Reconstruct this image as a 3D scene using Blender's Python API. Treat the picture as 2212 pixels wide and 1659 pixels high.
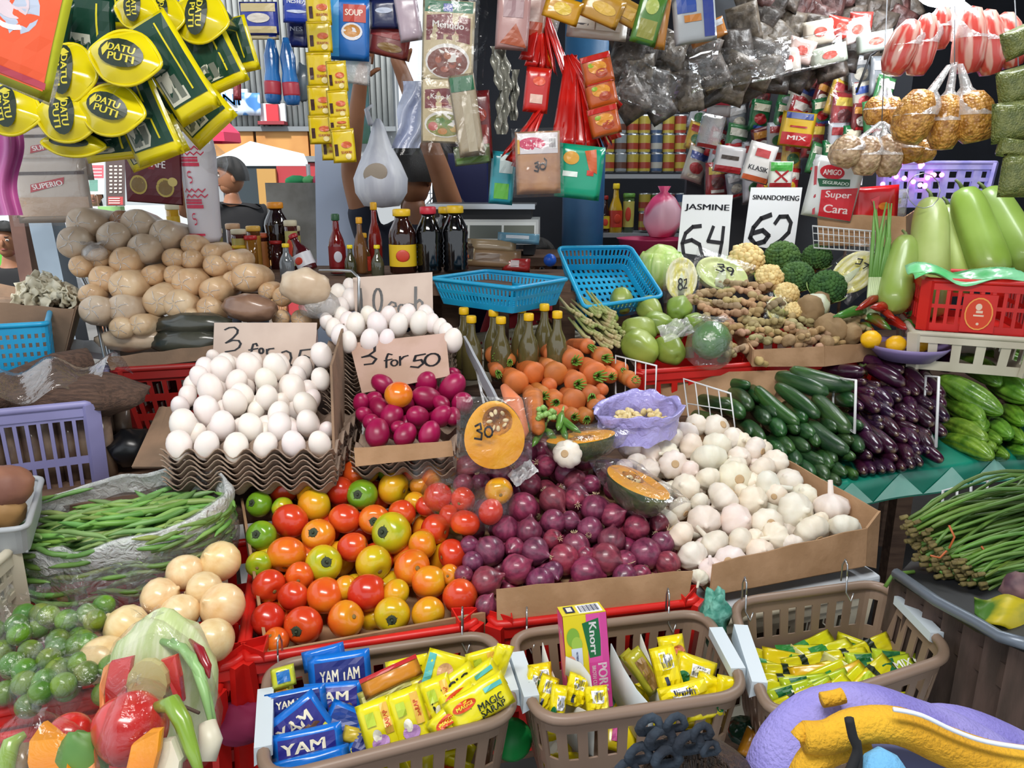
import bpy, bmesh, math, random
from mathutils import Vector as V, Matrix as MX, Euler, noise as NZ
R = random.Random(11)
PI = math.pi
SC = bpy.context.scene
COL = SC.collection
for _o in list(bpy.data.objects): bpy.data.objects.remove(_o)
# ------------------------------------------------------------------ camera
PIT = math.radians(15.0); FL = 1597.0; CAMP = V((0, 0, 1.6))
cd = bpy.data.cameras.new('camera'); cam = bpy.data.objects.new('camera', cd); COL.objects.link(cam)
cam.location = CAMP; cam.rotation_euler = (PI/2 - PIT, 0, 0)
cd.sensor_width = 36; cd.lens = 36*FL/2212; cd.clip_start = .02; cd.clip_end = 200
SC.camera = cam
# ------------------------------------------------------------------ world and light
W = bpy.data.worlds.new('world'); SC.world = W; W.use_nodes = True
_bg = W.node_tree.nodes['Background']; _bg.inputs[0].default_value = (.86, .93, 1, 1); _bg.inputs[1].default_value = 1.1
SC.view_settings.view_transform = 'Standard'; SC.view_settings.look = 'None'
SC.view_settings.exposure = .25; SC.view_settings.gamma = 1; SC.view_settings.use_curve_mapping = False
def area(name, loc, target, sx, sy, power, col=(1, 1, 1)):
    l = bpy.data.lights.new(name, 'AREA'); l.shape = 'RECTANGLE'; l.size = sx; l.size_y = sy; l.energy = power; l.color = col
    o = bpy.data.objects.new(name, l); COL.objects.link(o); o.location = loc
    o.rotation_euler = (V(target)-V(loc)).to_track_quat('-Z', 'Y').to_euler(); return o
area('fill_light_over_stall', (-.2, .2, 2.8), (0, 1.5, .95), 1.3, .35, 34, (1, .97, .93))  # added fill lamp, makes up for daylight the roof cuts off the produce
sn = bpy.data.lights.new('daylight_sun', 'SUN'); sn.energy = 4.5; sn.angle = .1; sn.color = (1, .98, .95); so_ = bpy.data.objects.new('daylight_sun', sn); COL.objects.link(so_); so_.location = (-3, -4, 8); so_.rotation_euler = V((.25, .75, -.95)).to_track_quat('-Z', 'Y').to_euler()
area('fill_light_inside', (1.3, 2.3, 2.75), (1.1, 2.2, 1.0), 1.2, .3, 22, (.95, .98, 1))  # extra area fill under the roof, separate from the visible lamp
area('fill_light_back', (.9, 3.4, 2.7), (.9, 3.3, 1.0), 1.2, .25, 14, (.95, .98, 1))  # added fill to brighten the rear shelves, no fixture stands here
try:
    SC.cycles.transparent_max_bounces = 24; SC.cycles.max_bounces = 6; SC.cycles.caustics_reflective = False; SC.cycles.caustics_refractive = False
except Exception: pass
# ------------------------------------------------------------------ picture <-> place
def ray(px, py):
    x = (px-1106)/FL; y = (py-829.5)/FL; c, s = math.cos(PIT), math.sin(PIT)
    return V((x, c-y*s, -s-y*c))
def P(px, py, d): return CAMP + ray(px, py)*d
def H(px, py, h):
    r = ray(px, py); return CAMP + r*((h-1.6)/r.z)
def depth(p): return (p-CAMP).dot(V((0, math.cos(PIT), -math.sin(PIT))))
CU = V((0, math.sin(PIT), math.cos(PIT))); CB = V((0, -math.cos(PIT), math.sin(PIT)))
class Pl:
    def __init__(s, a, b, c):
        s.a, s.b, s.c = P(*a), P(*b), P(*c); n = (s.b-s.a).cross(s.c-s.a).normalized()
        s.n = n if n.z > 0 else -n
    def at(s, px, py, off=0):
        r = ray(px, py); t = (s.a + s.n*off - CAMP).dot(s.n)/r.dot(s.n); return CAMP + r*t
def frame(p, yaw=0, roll=0, tilt=0):
    "local X right, Z up, -Y towards the viewer"
    return MX.Translation(p) @ Euler((0, 0, math.radians(yaw))).to_matrix().to_4x4() @ Euler((math.radians(tilt), 0, 0)).to_matrix().to_4x4() @ Euler((0, math.radians(roll), 0)).to_matrix().to_4x4()
def axis_m(p0, p1, sx=1, sz=1, spin=0):
    "Z axis runs p0 to p1"
    q = (p1-p0).to_track_quat('Z', 'Y')
    return MX.Translation((p0+p1)/2) @ q.to_matrix().to_4x4() @ MX.Rotation(spin, 4, 'Z') @ MX.Diagonal((sx, sx, sz, 1))
def rotm(a, b, c): return Euler((a, b, c)).to_matrix().to_4x4()
# ------------------------------------------------------------------ materials
def lin(c):
    if isinstance(c, str):
        c = c.lstrip('#'); c = [int(c[i:i+2], 16)/255 for i in (0, 2, 4)]
        c = [x/12.92 if x <= .04045 else ((x+.055)/1.055)**2.4 for x in c]
    return (c[0], c[1], c[2], 1)
MC = {}
def mat(name, col='808080', rough=.5, col2=None, ns=8, nd=3, lo=.4, hi=.6, bump=0, bs=60, metal=0, spec=.5, objc=False, coat=0, sss=0, vor=False, stretch=None, emit=0):
    if name in MC: return MC[name]
    m = bpy.data.materials.new(name); m.use_nodes = True; MC[name] = m
    nt = m.node_tree; N = nt.nodes; L = nt.links; b = N['Principled BSDF']
    b.inputs['Roughness'].default_value = rough; b.inputs['Metallic'].default_value = metal
    b.inputs['Specular IOR Level'].default_value = spec; b.inputs['Coat Weight'].default_value = coat
    b.inputs['Coat Roughness'].default_value = .08
    if sss: b.inputs['Subsurface Weight'].default_value = sss; b.inputs['Subsurface Scale'].default_value = .01
    tc = N.new('ShaderNodeTexCoord'); src = tc.outputs['Object']
    if stretch:
        mp = N.new('ShaderNodeMapping'); mp.inputs['Scale'].default_value = stretch; L.new(src, mp.inputs[0]); src = mp.outputs[0]
    cur = None
    if col2 is not None:
        n = N.new('ShaderNodeTexNoise'); n.inputs['Scale'].default_value = ns; n.inputs['Detail'].default_value = nd; L.new(src, n.inputs[0])
        r = N.new('ShaderNodeValToRGB'); r.color_ramp.elements[0].position = lo; r.color_ramp.elements[1].position = hi
        r.color_ramp.elements[0].color = lin(col); r.color_ramp.elements[1].color = lin(col2)
        L.new(n.outputs[0], r.inputs[0]); cur = r.outputs[0]
    if objc:
        oi = N.new('ShaderNodeObjectInfo'); mx = N.new('ShaderNodeMix'); mx.data_type = 'RGBA'; mx.blend_type = 'MULTIPLY'; mx.inputs[0].default_value = 1
        if cur: L.new(cur, mx.inputs[6])
        else: mx.inputs[6].default_value = lin(col)
        L.new(oi.outputs['Color'], mx.inputs[7]); cur = mx.outputs[2]
    if cur: L.new(cur, b.inputs['Base Color'])
    else: b.inputs['Base Color'].default_value = lin(col)
    if emit:
        b.inputs['Emission Color'].default_value = lin(col); b.inputs['Emission Strength'].default_value = emit
    if bump:
        n = N.new('ShaderNodeTexVoronoi' if vor else 'ShaderNodeTexNoise'); n.inputs['Scale'].default_value = bs; L.new(src, n.inputs[0])
        bp = N.new('ShaderNodeBump'); bp.inputs['Strength'].default_value = bump; bp.inputs['Distance'].default_value = .004
        if vor: bp.invert = True
        L.new(n.outputs[0], bp.inputs['Height']); L.new(bp.outputs[0], b.inputs['Normal'])
    return m
def ink(c, rough=.38): return mat('print ink '+c, c, rough)
def film(name, haze=.12, col=(1, 1, 1), rough=.12, bump=.6, bs=45, tint=(.97, .97, .97), gl=1.0):
    if name in MC: return MC[name]
    m = bpy.data.materials.new(name); m.use_nodes = True; MC[name] = m
    nt = m.node_tree; N = nt.nodes; L = nt.links; N.clear()
    o = N.new('ShaderNodeOutputMaterial'); tr = N.new('ShaderNodeBsdfTransparent'); tr.inputs[0].default_value = (*tint, 1)
    df = N.new('ShaderNodeBsdfDiffuse'); df.inputs[0].default_value = (*col, 1)
    g = N.new('ShaderNodeBsdfGlossy'); g.inputs['Roughness'].default_value = rough
    lw = N.new('ShaderNodeLayerWeight'); lw.inputs[0].default_value = .35
    tc = N.new('ShaderNodeTexCoord'); n = N.new('ShaderNodeTexNoise'); n.inputs['Scale'].default_value = bs; n.inputs['Detail'].default_value = 4; n.inputs['Distortion'].default_value = 1.2
    L.new(tc.outputs['Object'], n.inputs[0])
    bp = N.new('ShaderNodeBump'); bp.inputs['Strength'].default_value = bump; bp.inputs['Distance'].default_value = .01
    L.new(n.outputs[0], bp.inputs['Height'])
    for t in (g, df, lw): L.new(bp.outputs[0], t.inputs['Normal'])
    m1 = N.new('ShaderNodeMixShader'); m1.inputs[0].default_value = haze; L.new(tr.outputs[0], m1.inputs[1]); L.new(df.outputs[0], m1.inputs[2])
    mu = N.new('ShaderNodeMath'); mu.operation = 'MULTIPLY_ADD'; mu.inputs[1].default_value = .45*gl; mu.inputs[2].default_value = .05*gl
    L.new(lw.outputs['Facing'], mu.inputs[0])
    m2 = N.new('ShaderNodeMixShader'); L.new(mu.outputs[0], m2.inputs[0]); L.new(m1.outputs[0], m2.inputs[1]); L.new(g.outputs[0], m2.inputs[2])
    L.new(m2.outputs[0], o.inputs[0]); return m
FILM = film('clear plastic film', .015, gl=.5)
FILMH = film('hazy plastic film', .3)
FILMW = film('milky plastic film', .6, rough=.3)
FILMG = film('dusty plastic film', .3, col=(.75, .72, .68), rough=.2)
CARD = mat('corrugated cardboard', 'a98563', .85, col2='9a7755', ns=14, bump=.25, bs=90)
CARDD = mat('weathered cardboard', '8f735c', .9, col2='75604e', ns=9, bump=.3, bs=80)
REDP = mat('red crate plastic', 'd6231c', .38, col2='c01c18', ns=6, bump=.05)
REDD = mat('worn dark red plastic', '8f1d1a', .45, col2='a3201c', ns=6)
BROWNP = mat('taupe basket plastic', '8d7666', .42, col2='84705f', ns=5)
BLUEP = mat('cyan basket plastic', '1fa3cf', .38, col2='178fbf', ns=5)
WHITEP = mat('white plastic', 'dfe3e6', .4)
CREAMP = mat('cream crate plastic', 'cfc8b4', .45, col2='bfb7a2', ns=7)
LAVP = mat('lavender crate plastic', '8a87b5', .42, col2='7d7aa5', ns=6)
WIRE = mat('white coated wire', 'd9dadb', .35)
STEEL = mat('brushed steel', 'b8bcbf', .28, metal=.9)
PULP = mat('egg tray pulp', 'a08a78', .95, col2='8e7a6b', ns=20, bump=.5, bs=160)
BLACK = mat('black marker ink', '15141a', .5)
DARK = mat('dark plastic', '16171b', .5)
WOOD = mat('rough wooden board', '6e5442', .8, col2='574032', ns=6, bump=.3, stretch=(1, 8, 8))
# ------------------------------------------------------------------ meshes
class M:
    def __init__(s): s.v = []; s.f = []; s.m = []; s.k = 0
    def add(s, vs, fs, k=None):
        b = len(s.v); s.v += [tuple(x) for x in vs]; s.f += [tuple(b+i for i in f) for f in fs]; s.m += [s.k if k is None else k]*len(fs); return s
    def box(s, c, d, rot=None, k=None):
        c = V(c); hx, hy, hz = d[0]/2, d[1]/2, d[2]/2
        vs = [V((x, y, z)) for x in (-hx, hx) for y in (-hy, hy) for z in (-hz, hz)]
        if rot is not None: vs = [rot @ v for v in vs]
        return s.add([v+c for v in vs], [(0, 1, 3, 2), (4, 6, 7, 5), (0, 4, 5, 1), (2, 3, 7, 6), (0, 2, 6, 4), (1, 5, 7, 3)], k)
    def bar(s, a, b, w, h, k=None):
        a, b = V(a), V(b); q = (b-a).to_track_quat('Y', 'Z').to_matrix()
        return s.box((a+b)/2, (w, (b-a).length, h), q, k)
    def hexa(s, p, k=None):
        "eight corners: bottom 0-3 and top 4-7, both counter-clockwise"
        return s.add(p, [(3, 2, 1, 0), (4, 5, 6, 7), (0, 1, 5, 4), (1, 2, 6, 5), (2, 3, 7, 6), (3, 0, 4, 7)], k)
    def tube(s, pts, r, n=8, k=None, closed=False, cap=True):
        pts = [V(p) for p in pts]; L = len(pts); rs = r if hasattr(r, '__len__') else [r]*L; vs = []; up = None
        for i, p in enumerate(pts):
            t = (pts[(i+1) % L]-pts[i-1]) if closed else (pts[min(i+1, L-1)]-pts[max(i-1, 0)])
            t = t.normalized() if t.length > 1e-9 else V((0, 0, 1))
            if up is None: up = t.orthogonal().normalized()
            up = (up - t*up.dot(t)); up = up.normalized() if up.length > 1e-6 else t.orthogonal().normalized()
            w = t.cross(up)
            vs += [p + (up*math.cos(2*PI*j/n)+w*math.sin(2*PI*j/n))*rs[i] for j in range(n)]
        fs = []
        for i in range(L if closed else L-1):
            for j in range(n):
                a, b = i*n+j, i*n+(j+1) % n; c, d = ((i+1) % L)*n+(j+1) % n, ((i+1) % L)*n+j
                fs.append((a, b, c, d))
        if cap and not closed: fs += [tuple(range(n))[::-1], tuple((L-1)*n+j for j in range(n))]
        return s.add(vs, fs, k)
    def lathe(s, prof, n=20, k=None, c=(0, 0, 0), fn=None):
        "profile of (r, z); fn(theta, i, r, z) -> (r, z)"
        vs = []; L = len(prof)
        for i, (r, z) in enumerate(prof):
            for j in range(n):
                t = 2*PI*j/n; rr, zz = fn(t, i/(L-1), r, z) if fn else (r, z)
                vs.append((c[0]+rr*math.cos(t), c[1]+rr*math.sin(t), c[2]+zz))
        fs = [(i*n+j, i*n+(j+1) % n, (i+1)*n+(j+1) % n, (i+1)*n+j) for i in range(L-1) for j in range(n)]
        fs += [tuple(range(n))[::-1], tuple((L-1)*n+j for j in range(n))]
        return s.add(vs, fs, k)
    def grid(s, fn, nu, nv, k=None, hole=None, wrapu=False):
        vs = [fn(i/nu, j/nv) for j in range(nv+1) for i in range(nu+1)]
        fs = [(j*(nu+1)+i, j*(nu+1)+i+1, (j+1)*(nu+1)+i+1, (j+1)*(nu+1)+i) for j in range(nv) for i in range(nu) if not (hole and hole(i, j))]
        return s.add(vs, fs, k)
    def ell(s, c, r, n=12, m=8, k=None, rot=None, amp=0, seed=0):
        c = V(c); vs = []
        for i in range(m+1):
            f = PI*i/m
            for j in range(n):
                t = 2*PI*j/n; p = V((math.sin(f)*math.cos(t), math.sin(f)*math.sin(t), math.cos(f)))
                if amp: p *= 1+amp*NZ.noise(p*2.2+V((seed*3.1, seed, 0)))
                q = V((p.x*r[0], p.y*r[1], p.z*r[2]))
                vs.append(c+(rot @ q if rot is not None else q))
        fs = [(i*n+j, (i+1)*n+j, (i+1)*n+(j+1) % n, i*n+(j+1) % n) for i in range(m) for j in range(n)]
        return s.add(vs, fs, k)
    def mesh(s, name, mats, smooth=True, weld=False):
        me = bpy.data.meshes.new(name); me.from_pydata(s.v, [], s.f); me.validate()
        for x in (mats if isinstance(mats, (list, tuple)) else [mats]): me.materials.append(x)
        if len(me.polygons) == len(s.m): me.polygons.foreach_set('material_index', s.m)
        if smooth: me.polygons.foreach_set('use_smooth', [True]*len(me.polygons))
        if weld:
            b = bmesh.new(); b.from_mesh(me); bmesh.ops.remove_doubles(b, verts=b.verts, dist=1e-5); b.to_mesh(me); b.free()
        me.update(); return me
    def build(s, name, mats, parent=None, smooth=True, mw=None, weld=False, solid=0):
        o = bpy.data.objects.new(name, s.mesh(name, mats, smooth, weld)); COL.objects.link(o)
        if parent: o.parent = parent
        if mw is not None: o.matrix_basis = mw
        if solid:
            md = o.modifiers.new('thickness', 'SOLIDIFY'); md.thickness = solid; md.offset = 0
        return o
def T(o, label, cat, group=None, kind=None):
    o['label'] = label
    if cat: o['category'] = cat
    if group: o['group'] = group
    if kind: o['kind'] = kind
    return o
def E(name, label, cat, mw=None, group=None):
    o = bpy.data.objects.new(name, None); COL.objects.link(o); o.empty_display_size = .02
    if mw is not None: o.matrix_basis = mw
    return T(o, label, cat, group)
KIDS = {}
def dup(o, mw, label=None, group=None, color=None, parent=None):
    c = o.copy(); COL.objects.link(c); c.matrix_basis = mw; c.parent = parent
    if color: c.color = color
    if label: c['label'] = label
    if group: c['group'] = group
    if o.name not in KIDS: KIDS[o.name] = list(o.children)
    for k in KIDS[o.name]:
        d = k.copy(); COL.objects.link(d); d.parent = c
        if color: d.color = color
        if k.name not in KIDS: KIDS[k.name] = list(k.children)
        for g in KIDS[k.name]:
            e = g.copy(); COL.objects.link(e); e.parent = d
    return c
USED = set()
def put(proto, mw, label, group=None, color=None):
    "first use moves the proto itself, later uses copy it"
    if proto.name in USED: return dup(proto, mw, label, group, color)
    USED.add(proto.name)
    # remember an untouched state: the proto is placed for good
    proto.matrix_basis = mw; proto['label'] = label
    if group: proto['group'] = group
    if color:
        proto.color = color
        for k in proto.children: k.color = color
    return proto
def struct(o): o['kind'] = 'structure'; return o
ORD = 'first second third fourth fifth sixth seventh eighth ninth tenth eleventh twelfth thirteenth fourteenth fifteenth sixteenth seventeenth eighteenth nineteenth twentieth twenty-first twenty-second twenty-third twenty-fourth twenty-fifth twenty-sixth twenty-seventh twenty-eighth'.split()
def ranks(pts, rowh):
    "row and place words for a list of (px,py): rows counted from the front, places from the left"
    idx = sorted(range(len(pts)), key=lambda i: -pts[i][1]); rows = []; 
    for i in idx:
        if rows and rows[-1][0]-pts[i][1] < rowh: rows[-1][1].append(i)
        else: rows.append([pts[i][1], [i]])
    out = [None]*len(pts)
    for r, (_, m) in enumerate(rows):
        for c, i in enumerate(sorted(m, key=lambda i: pts[i][0])):
            out[i] = ('front row' if r == 0 else ORD[min(r, 27)]+' row up') + ', ' + (ORD[min(c, 27)]+' from left')
    return out
# ------------------------------------------------------------------ text and print
TX = {}
def glyphs(s, bold=.0):
    key = (s, bold)
    if key in TX: return TX[key]
    cu = bpy.data.curves.new('t', 'FONT'); cu.body = s; cu.resolution_u = 3; cu.offset = bold; cu.align_x = 'CENTER'; cu.align_y = 'CENTER'
    o = bpy.data.objects.new('t', cu); COL.objects.link(o); dg = bpy.context.evaluated_depsgraph_get(); dg.update()
    me = bpy.data.meshes.new_from_object(o.evaluated_get(dg)); me.calc_loop_triangles()
    vs = [v.co.copy() for v in me.vertices]; fs = [tuple(t.vertices) for t in me.loop_triangles]
    x0, x1 = min(v.x for v in vs), max(v.x for v in vs); y0, y1 = min(v.y for v in vs), max(v.y for v in vs)
    vs = [((v.x-(x0+x1)/2)/(x1-x0), (v.y-(y0+y1)/2)/(y1-y0)) for v in vs]
    bpy.data.objects.remove(o); bpy.data.curves.remove(cu); bpy.data.meshes.remove(me)
    TX[key] = (vs, fs); return TX[key]
def printing(surf, items, parent=None, name='printed_face', lift=.0016):
    """items in fractions (-1..1 across and up): ('rect',x0,y0,x1,y1,col) ('ell',cx,cy,rx,ry,col) ('poly',pts,col)
    ('txt',cx,cy,w,h,text,col[,rotdeg]) ('str',[pts],width,col).  surf(x,y,lift)->point"""
    m = M(); cols = []
    def ci(c):
        if c not in cols: cols.append(c)
        return cols.index(c)
    z = lift; mps = []
    for it in items:
        k = it[0]; z += lift*.12
        if k == 'rect':
            x0, y0, x1, y1, c = it[1:6]; nx = max(1, min(8, int(abs(x1-x0)*4+.5))); ny = max(1, min(8, int(abs(y1-y0)*4+.5)))
            m.grid(lambda u, v: surf(x0+(x1-x0)*u, y0+(y1-y0)*v, z), nx, ny, ci(c))
        elif k == 'ell':
            cx, cy, rx, ry, c = it[1:6]; n = 18; vs = [surf(cx, cy, z)]
            for q in (.55, 1): vs += [surf(cx+rx*q*math.cos(2*PI*i/n), cy+ry*q*math.sin(2*PI*i/n), z) for i in range(n)]
            fs = [(0, 1+i, 1+(i+1) % n) for i in range(n)] + [(1+i, 1+n+i, 1+n+(i+1) % n, 1+(i+1) % n) for i in range(n)]
            m.add(vs, fs, ci(c))
        elif k == 'poly':
            q = it[1]
            if len(q) in (3, 4):
                q = list(q)+[q[-1]]*(4-len(q)); m.grid(lambda u, v: surf(*[(q[0][i]*(1-u)+q[1][i]*u)*(1-v)+(q[3][i]*(1-u)+q[2][i]*u)*v for i in (0, 1)], z), 6, 6, ci(it[2]))
            else:
                n = len(q); c = (sum(p[0] for p in q)/n, sum(p[1] for p in q)/n); vs = [surf(*c, z)]
                for k in (.5, 1): vs += [surf(c[0]+(p[0]-c[0])*k, c[1]+(p[1]-c[1])*k, z) for p in q]
                m.add(vs, [(0, 1+i, 1+(i+1) % n) for i in range(n)]+[(1+i, 1+n+i, 1+n+(i+1) % n, 1+(i+1) % n) for i in range(n)], ci(it[2]))
        elif k == 'txt':
            cx, cy, w, h, s, c = it[1:7]; a = math.radians(it[7]) if len(it) > 7 else 0; asp = it[8] if len(it) > 8 else 1
            gv, gf = glyphs(s, 0); ca, sa = math.cos(a), math.sin(a)
            bo_ = .05/max(2, len(s))
            for dx in (-bo_, 0, bo_): m.add([surf(cx+((x+dx)*w*ca-y*h*sa), cy+((x+dx)*w*sa+y*h*ca)*asp, z+lift*.3) for x, y in gv], gf, ci(c))
        elif k == 'str':
            pts, wd, c = it[1:4]; wd *= 1.25
            for (x0, y0), (x1, y1) in zip(pts, pts[1:]):
                dx, dy = x1-x0, y1-y0; l = math.hypot(dx, dy) or 1; nx, ny = -dy/l*wd/2, dx/l*wd/2; ex, ey = dx/l*wd*.3, dy/l*wd*.3
                m.add([surf(x0+nx-ex, y0+ny-ey, z), surf(x0-nx-ex, y0-ny-ey, z), surf(x1-nx+ex, y1-ny+ey, z), surf(x1+nx+ex, y1+ny+ey, z)], [(0, 1, 2, 3)], ci(c))
    o = m.build(name, [ink(c) if isinstance(c, str) else c for c in cols], parent, smooth=False)
    return o
def arc(cx, cy, rx, ry, a0, a1, n=10):
    return [(cx+rx*math.cos(math.radians(a0+(a1-a0)*i/n)), cy+ry*math.sin(math.radians(a0+(a1-a0)*i/n))) for i in range(n+1)]
def pillow(w, h, t, seed=0, wr=.0012, nx=8, ny=10):
    def s(x, y, off=0, back=False):
        xx, yy = max(-1, min(1, x)), max(-1, min(1, y))
        b = max(0, 1-abs(xx)**5)*max(0, 1-abs(yy)**6)
        d = t/2*b**.8 + off
        wn = wr*NZ.noise(V((x*2.6+seed*7.7, y*3.1+seed*1.3, seed)))*2*(0.3+b) if wr else 0
        return V((x*w/2, (d if back else -d)+wn, y*h/2*(1-.02*b)))
    return s
def pouch(name, label, cat, mw, w, h, t, base, items, group=None, seed=0, wr=.0012, crimp='f0f0f0', rough=.25, sleeve=None):
    "flat printed packet: body (front and back skins, crimped ends) and its print"
    r = E(name, label, cat, mw, group); s = pillow(w, h, t, seed, wr); m = M()
    m.grid(lambda u, v: s(u*2-1, v*2-1), 8, 10); m.grid(lambda u, v: s(1-u*2, v*2-1, 0, True), 8, 10)
    m.build('wrapper', mat('wrapper '+str(base), base, rough, bump=.15, bs=40, coat=.3) if isinstance(base, str) else base, r, weld=True)
    if items: printing(s, items, r)
    if sleeve:
        s2 = pillow(w*1.15, h*1.1, t+.008, seed+5, .004); q = M(); q.grid(lambda u, v: s2(u*2-1, v*2-1, .003), 10, 12)
        q.build('clear_sleeve', film('clear sleeve film', .02, bump=.5, bs=20, gl=.6), r)
    return r
# ------------------------------------------------------------------ stall axes
U = V((math.cos(math.radians(15)), math.sin(math.radians(15)), 0)); NN = V((-U.y, U.x, 0)); O0 = H(528, 1425, .895); O0.z = 0
def S(a, b, z): return O0 + U*a + NN*b + V((0, 0, z))
def quad_top(a0, a1, b0, b1, z): return [S(a0, b0, z), S(a1, b0, z), S(a1, b1, z), S(a0, b1, z)]
def solidquad(m, c4, h, k=None):
    lo = [p-V((0, 0, h)) for p in c4]; m.hexa(lo+list(c4), k)
# ------------------------------------------------------------------ the setting
m = M(); m.box((0, 8, -.05), (30, 30, .1)); struct(m.build('floor', mat('wet market concrete', '6d6a66', .5, col2='54514e', ns=2.5, bump=.2, bs=20), smooth=False))
WALLM = mat('dark painted shop wall', '23262e', .8, col2='2c2f38', ns=3)
m = M(); m.box((1.6, 4.85, 1.5), (4.0, .1, 3.0)); struct(m.build('wall_back', WALLM, smooth=False))
m = M(); m.box((3.6, 3.0, 1.5), (.1, 3.7, 3.0)); struct(m.build('wall_right', WALLM, smooth=False))
m = M(); m.box((1.1, 1.5, 2.98), (5.6, 7.1, .06)); struct(m.build('ceiling', mat('grey roofing sheet', '4c4f55', .8), smooth=False))  # unseen roof, front end stretched forward to keep the sun off the stall
m = M(); m.box((-.42, 4.75, 1.5), (.12, .3, 3.0)); struct(m.build('trim_1', mat('dark timber post', '2c2523', .8), smooth=False))
# steel post on the left and the wooden post before it
pp = P(128, 640, 2.35); m = M(); m.box((0, 0, 0), (.07, .07, 2.9)); m.box((0, 0, -1.44), (.16, .16, .012)); m.box((0, 0, 1.44), (.16, .16, .012))
T(m.build('steel_post', mat('blue grey painted steel', '8d9dab', .5, col2='74828f', ns=4), mw=MX.Translation((pp.x, pp.y, 1.46)) @ rotm(0, math.radians(-3), 0), smooth=False), 'blue grey steel post at the left edge of the stall', 'post')
pp = P(60, 560, 2.6); m = M(); m.box((0, 0, 1.18), (.05, .05, 2.36)); m.box((0, 0, 2.38), (.09, .09, .05))
T(m.build('wooden_post', mat('brown weathered post', '6b4f44', .8, col2='5a4038', ns=6), mw=MX.Translation((pp.x, pp.y, 0)), smooth=False), 'thin brown wooden post behind the hanging noodle packs', 'post')
# plumbing pipe column (blue)
pc = P(1260, 430, 2.95); m = M(); m.lathe([(.083, 0), (.083, 2.9)], 32); m.lathe([(.09, 1.0), (.09, 1.05)], 32); m.lathe([(.1, 0), (.1, .08), (.085, .1)], 32)
T(m.build('blue_column', mat('blue painted column', '1d4f78', .5, col2='2a5d84', ns=5, bump=.1), mw=MX.Translation((pc.x, pc.y, 0))), 'round blue painted column behind the green detergent bags', 'column')
# ------------------------------------------------------------------ stall tables
def table(name, label, c4, z, leg=True, matl=WOOD):
    r = E(name, label, 'table', MX.Translation((0, 0, 0))); m = M(); solidquad(m, [V((p.x, p.y, z)) for p in c4], .03); m.build('tabletop', matl, r, smooth=False)
    cen = sum(c4, V())/4
    for p in c4:
        q = p.lerp(cen, .06); m = M(); m.box((q.x, q.y, (z-.03)/2), (.05, .05, z-.03)); m.build('leg', matl, r, smooth=False)
    return r
table('display_table', 'low wooden stall table carrying the front red crates', quad_top(-.72, 1.16, .03, .36, 0), .61)
table('display_table', 'middle wooden stall table under egg trays and carrots', quad_top(-.40, .92, .40, .80, 0), .97)
table('display_table', 'rear wooden stall table under bottles and baskets', quad_top(-.62, .9, .86, 1.5, 0), 1.02)
# ------------------------------------------------------------------ crates and baskets
def outline(c4, r, n):
    pts = []
    for i in range(4):
        a, b, c = c4[i-1], c4[i], c4[(i+1) % 4]; d0 = (a-b).normalized()*r; d1 = (c-b).normalized()*r
        for k in range(7):
            t = k/6; pts.append((b+d0)*(1-t)**2 + b*2*t*(1-t) + (b+d1)*t*t)
    L = [0]
    for i in range(len(pts)): L.append(L[-1]+(pts[(i+1) % len(pts)]-pts[i]).length)
    out = []; j = 0
    for k in range(n):
        s = L[-1]*k/n
        while L[j+1] < s: j += 1
        t = (s-L[j])/max(1e-9, L[j+1]-L[j]); out.append(pts[j].lerp(pts[(j+1) % len(pts)], t))
    return out
def basket(name, label, cat, c4, h, ma, n=120, nv=10, taper=.86, r=.04, hole=None, rim=.007, th=.0035, group=None, base_hole=None, up=None, rimflat=None):
    cen = sum(c4, V())/4; nrm = (c4[1]-c4[0]).cross(c4[3]-c4[0]).normalized(); nrm = nrm if nrm.z > 0 else -nrm
    if up is not None: nrm = up
    o = E(name, label, cat, MX.Translation(cen-nrm*h), group); off = cen-nrm*h
    top = [p-off for p in outline(c4, r, n)]; cc = cen-off; bc = V((0, 0, 0))
    bot = [bc+(p-cc)*taper for p in top]
    m = M(); m.grid(lambda u, v: top[int(round(u*n)) % n].lerp(bot[int(round(u*n)) % n], v), n, nv, hole=hole)
    m.build('side_wall', ma, o, solid=th, smooth=False, weld=True)
    m = M(); m.tube(top, rim, 8, closed=True); m.build('rim', ma, o)
    q = n//4; m = M()
    k0 = int(round(n/8))
    def bp(u, v):  # base as a bilinear patch over the bottom corners
        cs = [bc+(p-cen)*taper*.97 for p in c4]; return (cs[0]*(1-u)+cs[1]*u)*(1-v)+(cs[3]*(1-u)+cs[2]*u)*v
    m.grid(bp, 24, 16, hole=base_hole); m.build('base', ma, o, solid=th, smooth=False)
    return o
slots = lambda i, j: (j in (1, 2, 3) or j in (5, 6, 7)) and i % 4 in (1, 2)
def hook(o, p, d=.05, side=1):
    m = M(); m.tube([p+V((0, 0, .0))+CB*0, p+V((0, .004, .02)), p+V((0, .014, .025)), p+V((0, .022, .01)), p+V((0, .02, -.02))], .0016, 6); m.tube([p, p+V((0, -.003, -.03)), p+V((.008, -.008, -.045)), p+V((.012, -.006, -.03))], .0016, 6)
    T(m.build('wire_hook', STEEL, mw=None), o, 'hook')
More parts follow.
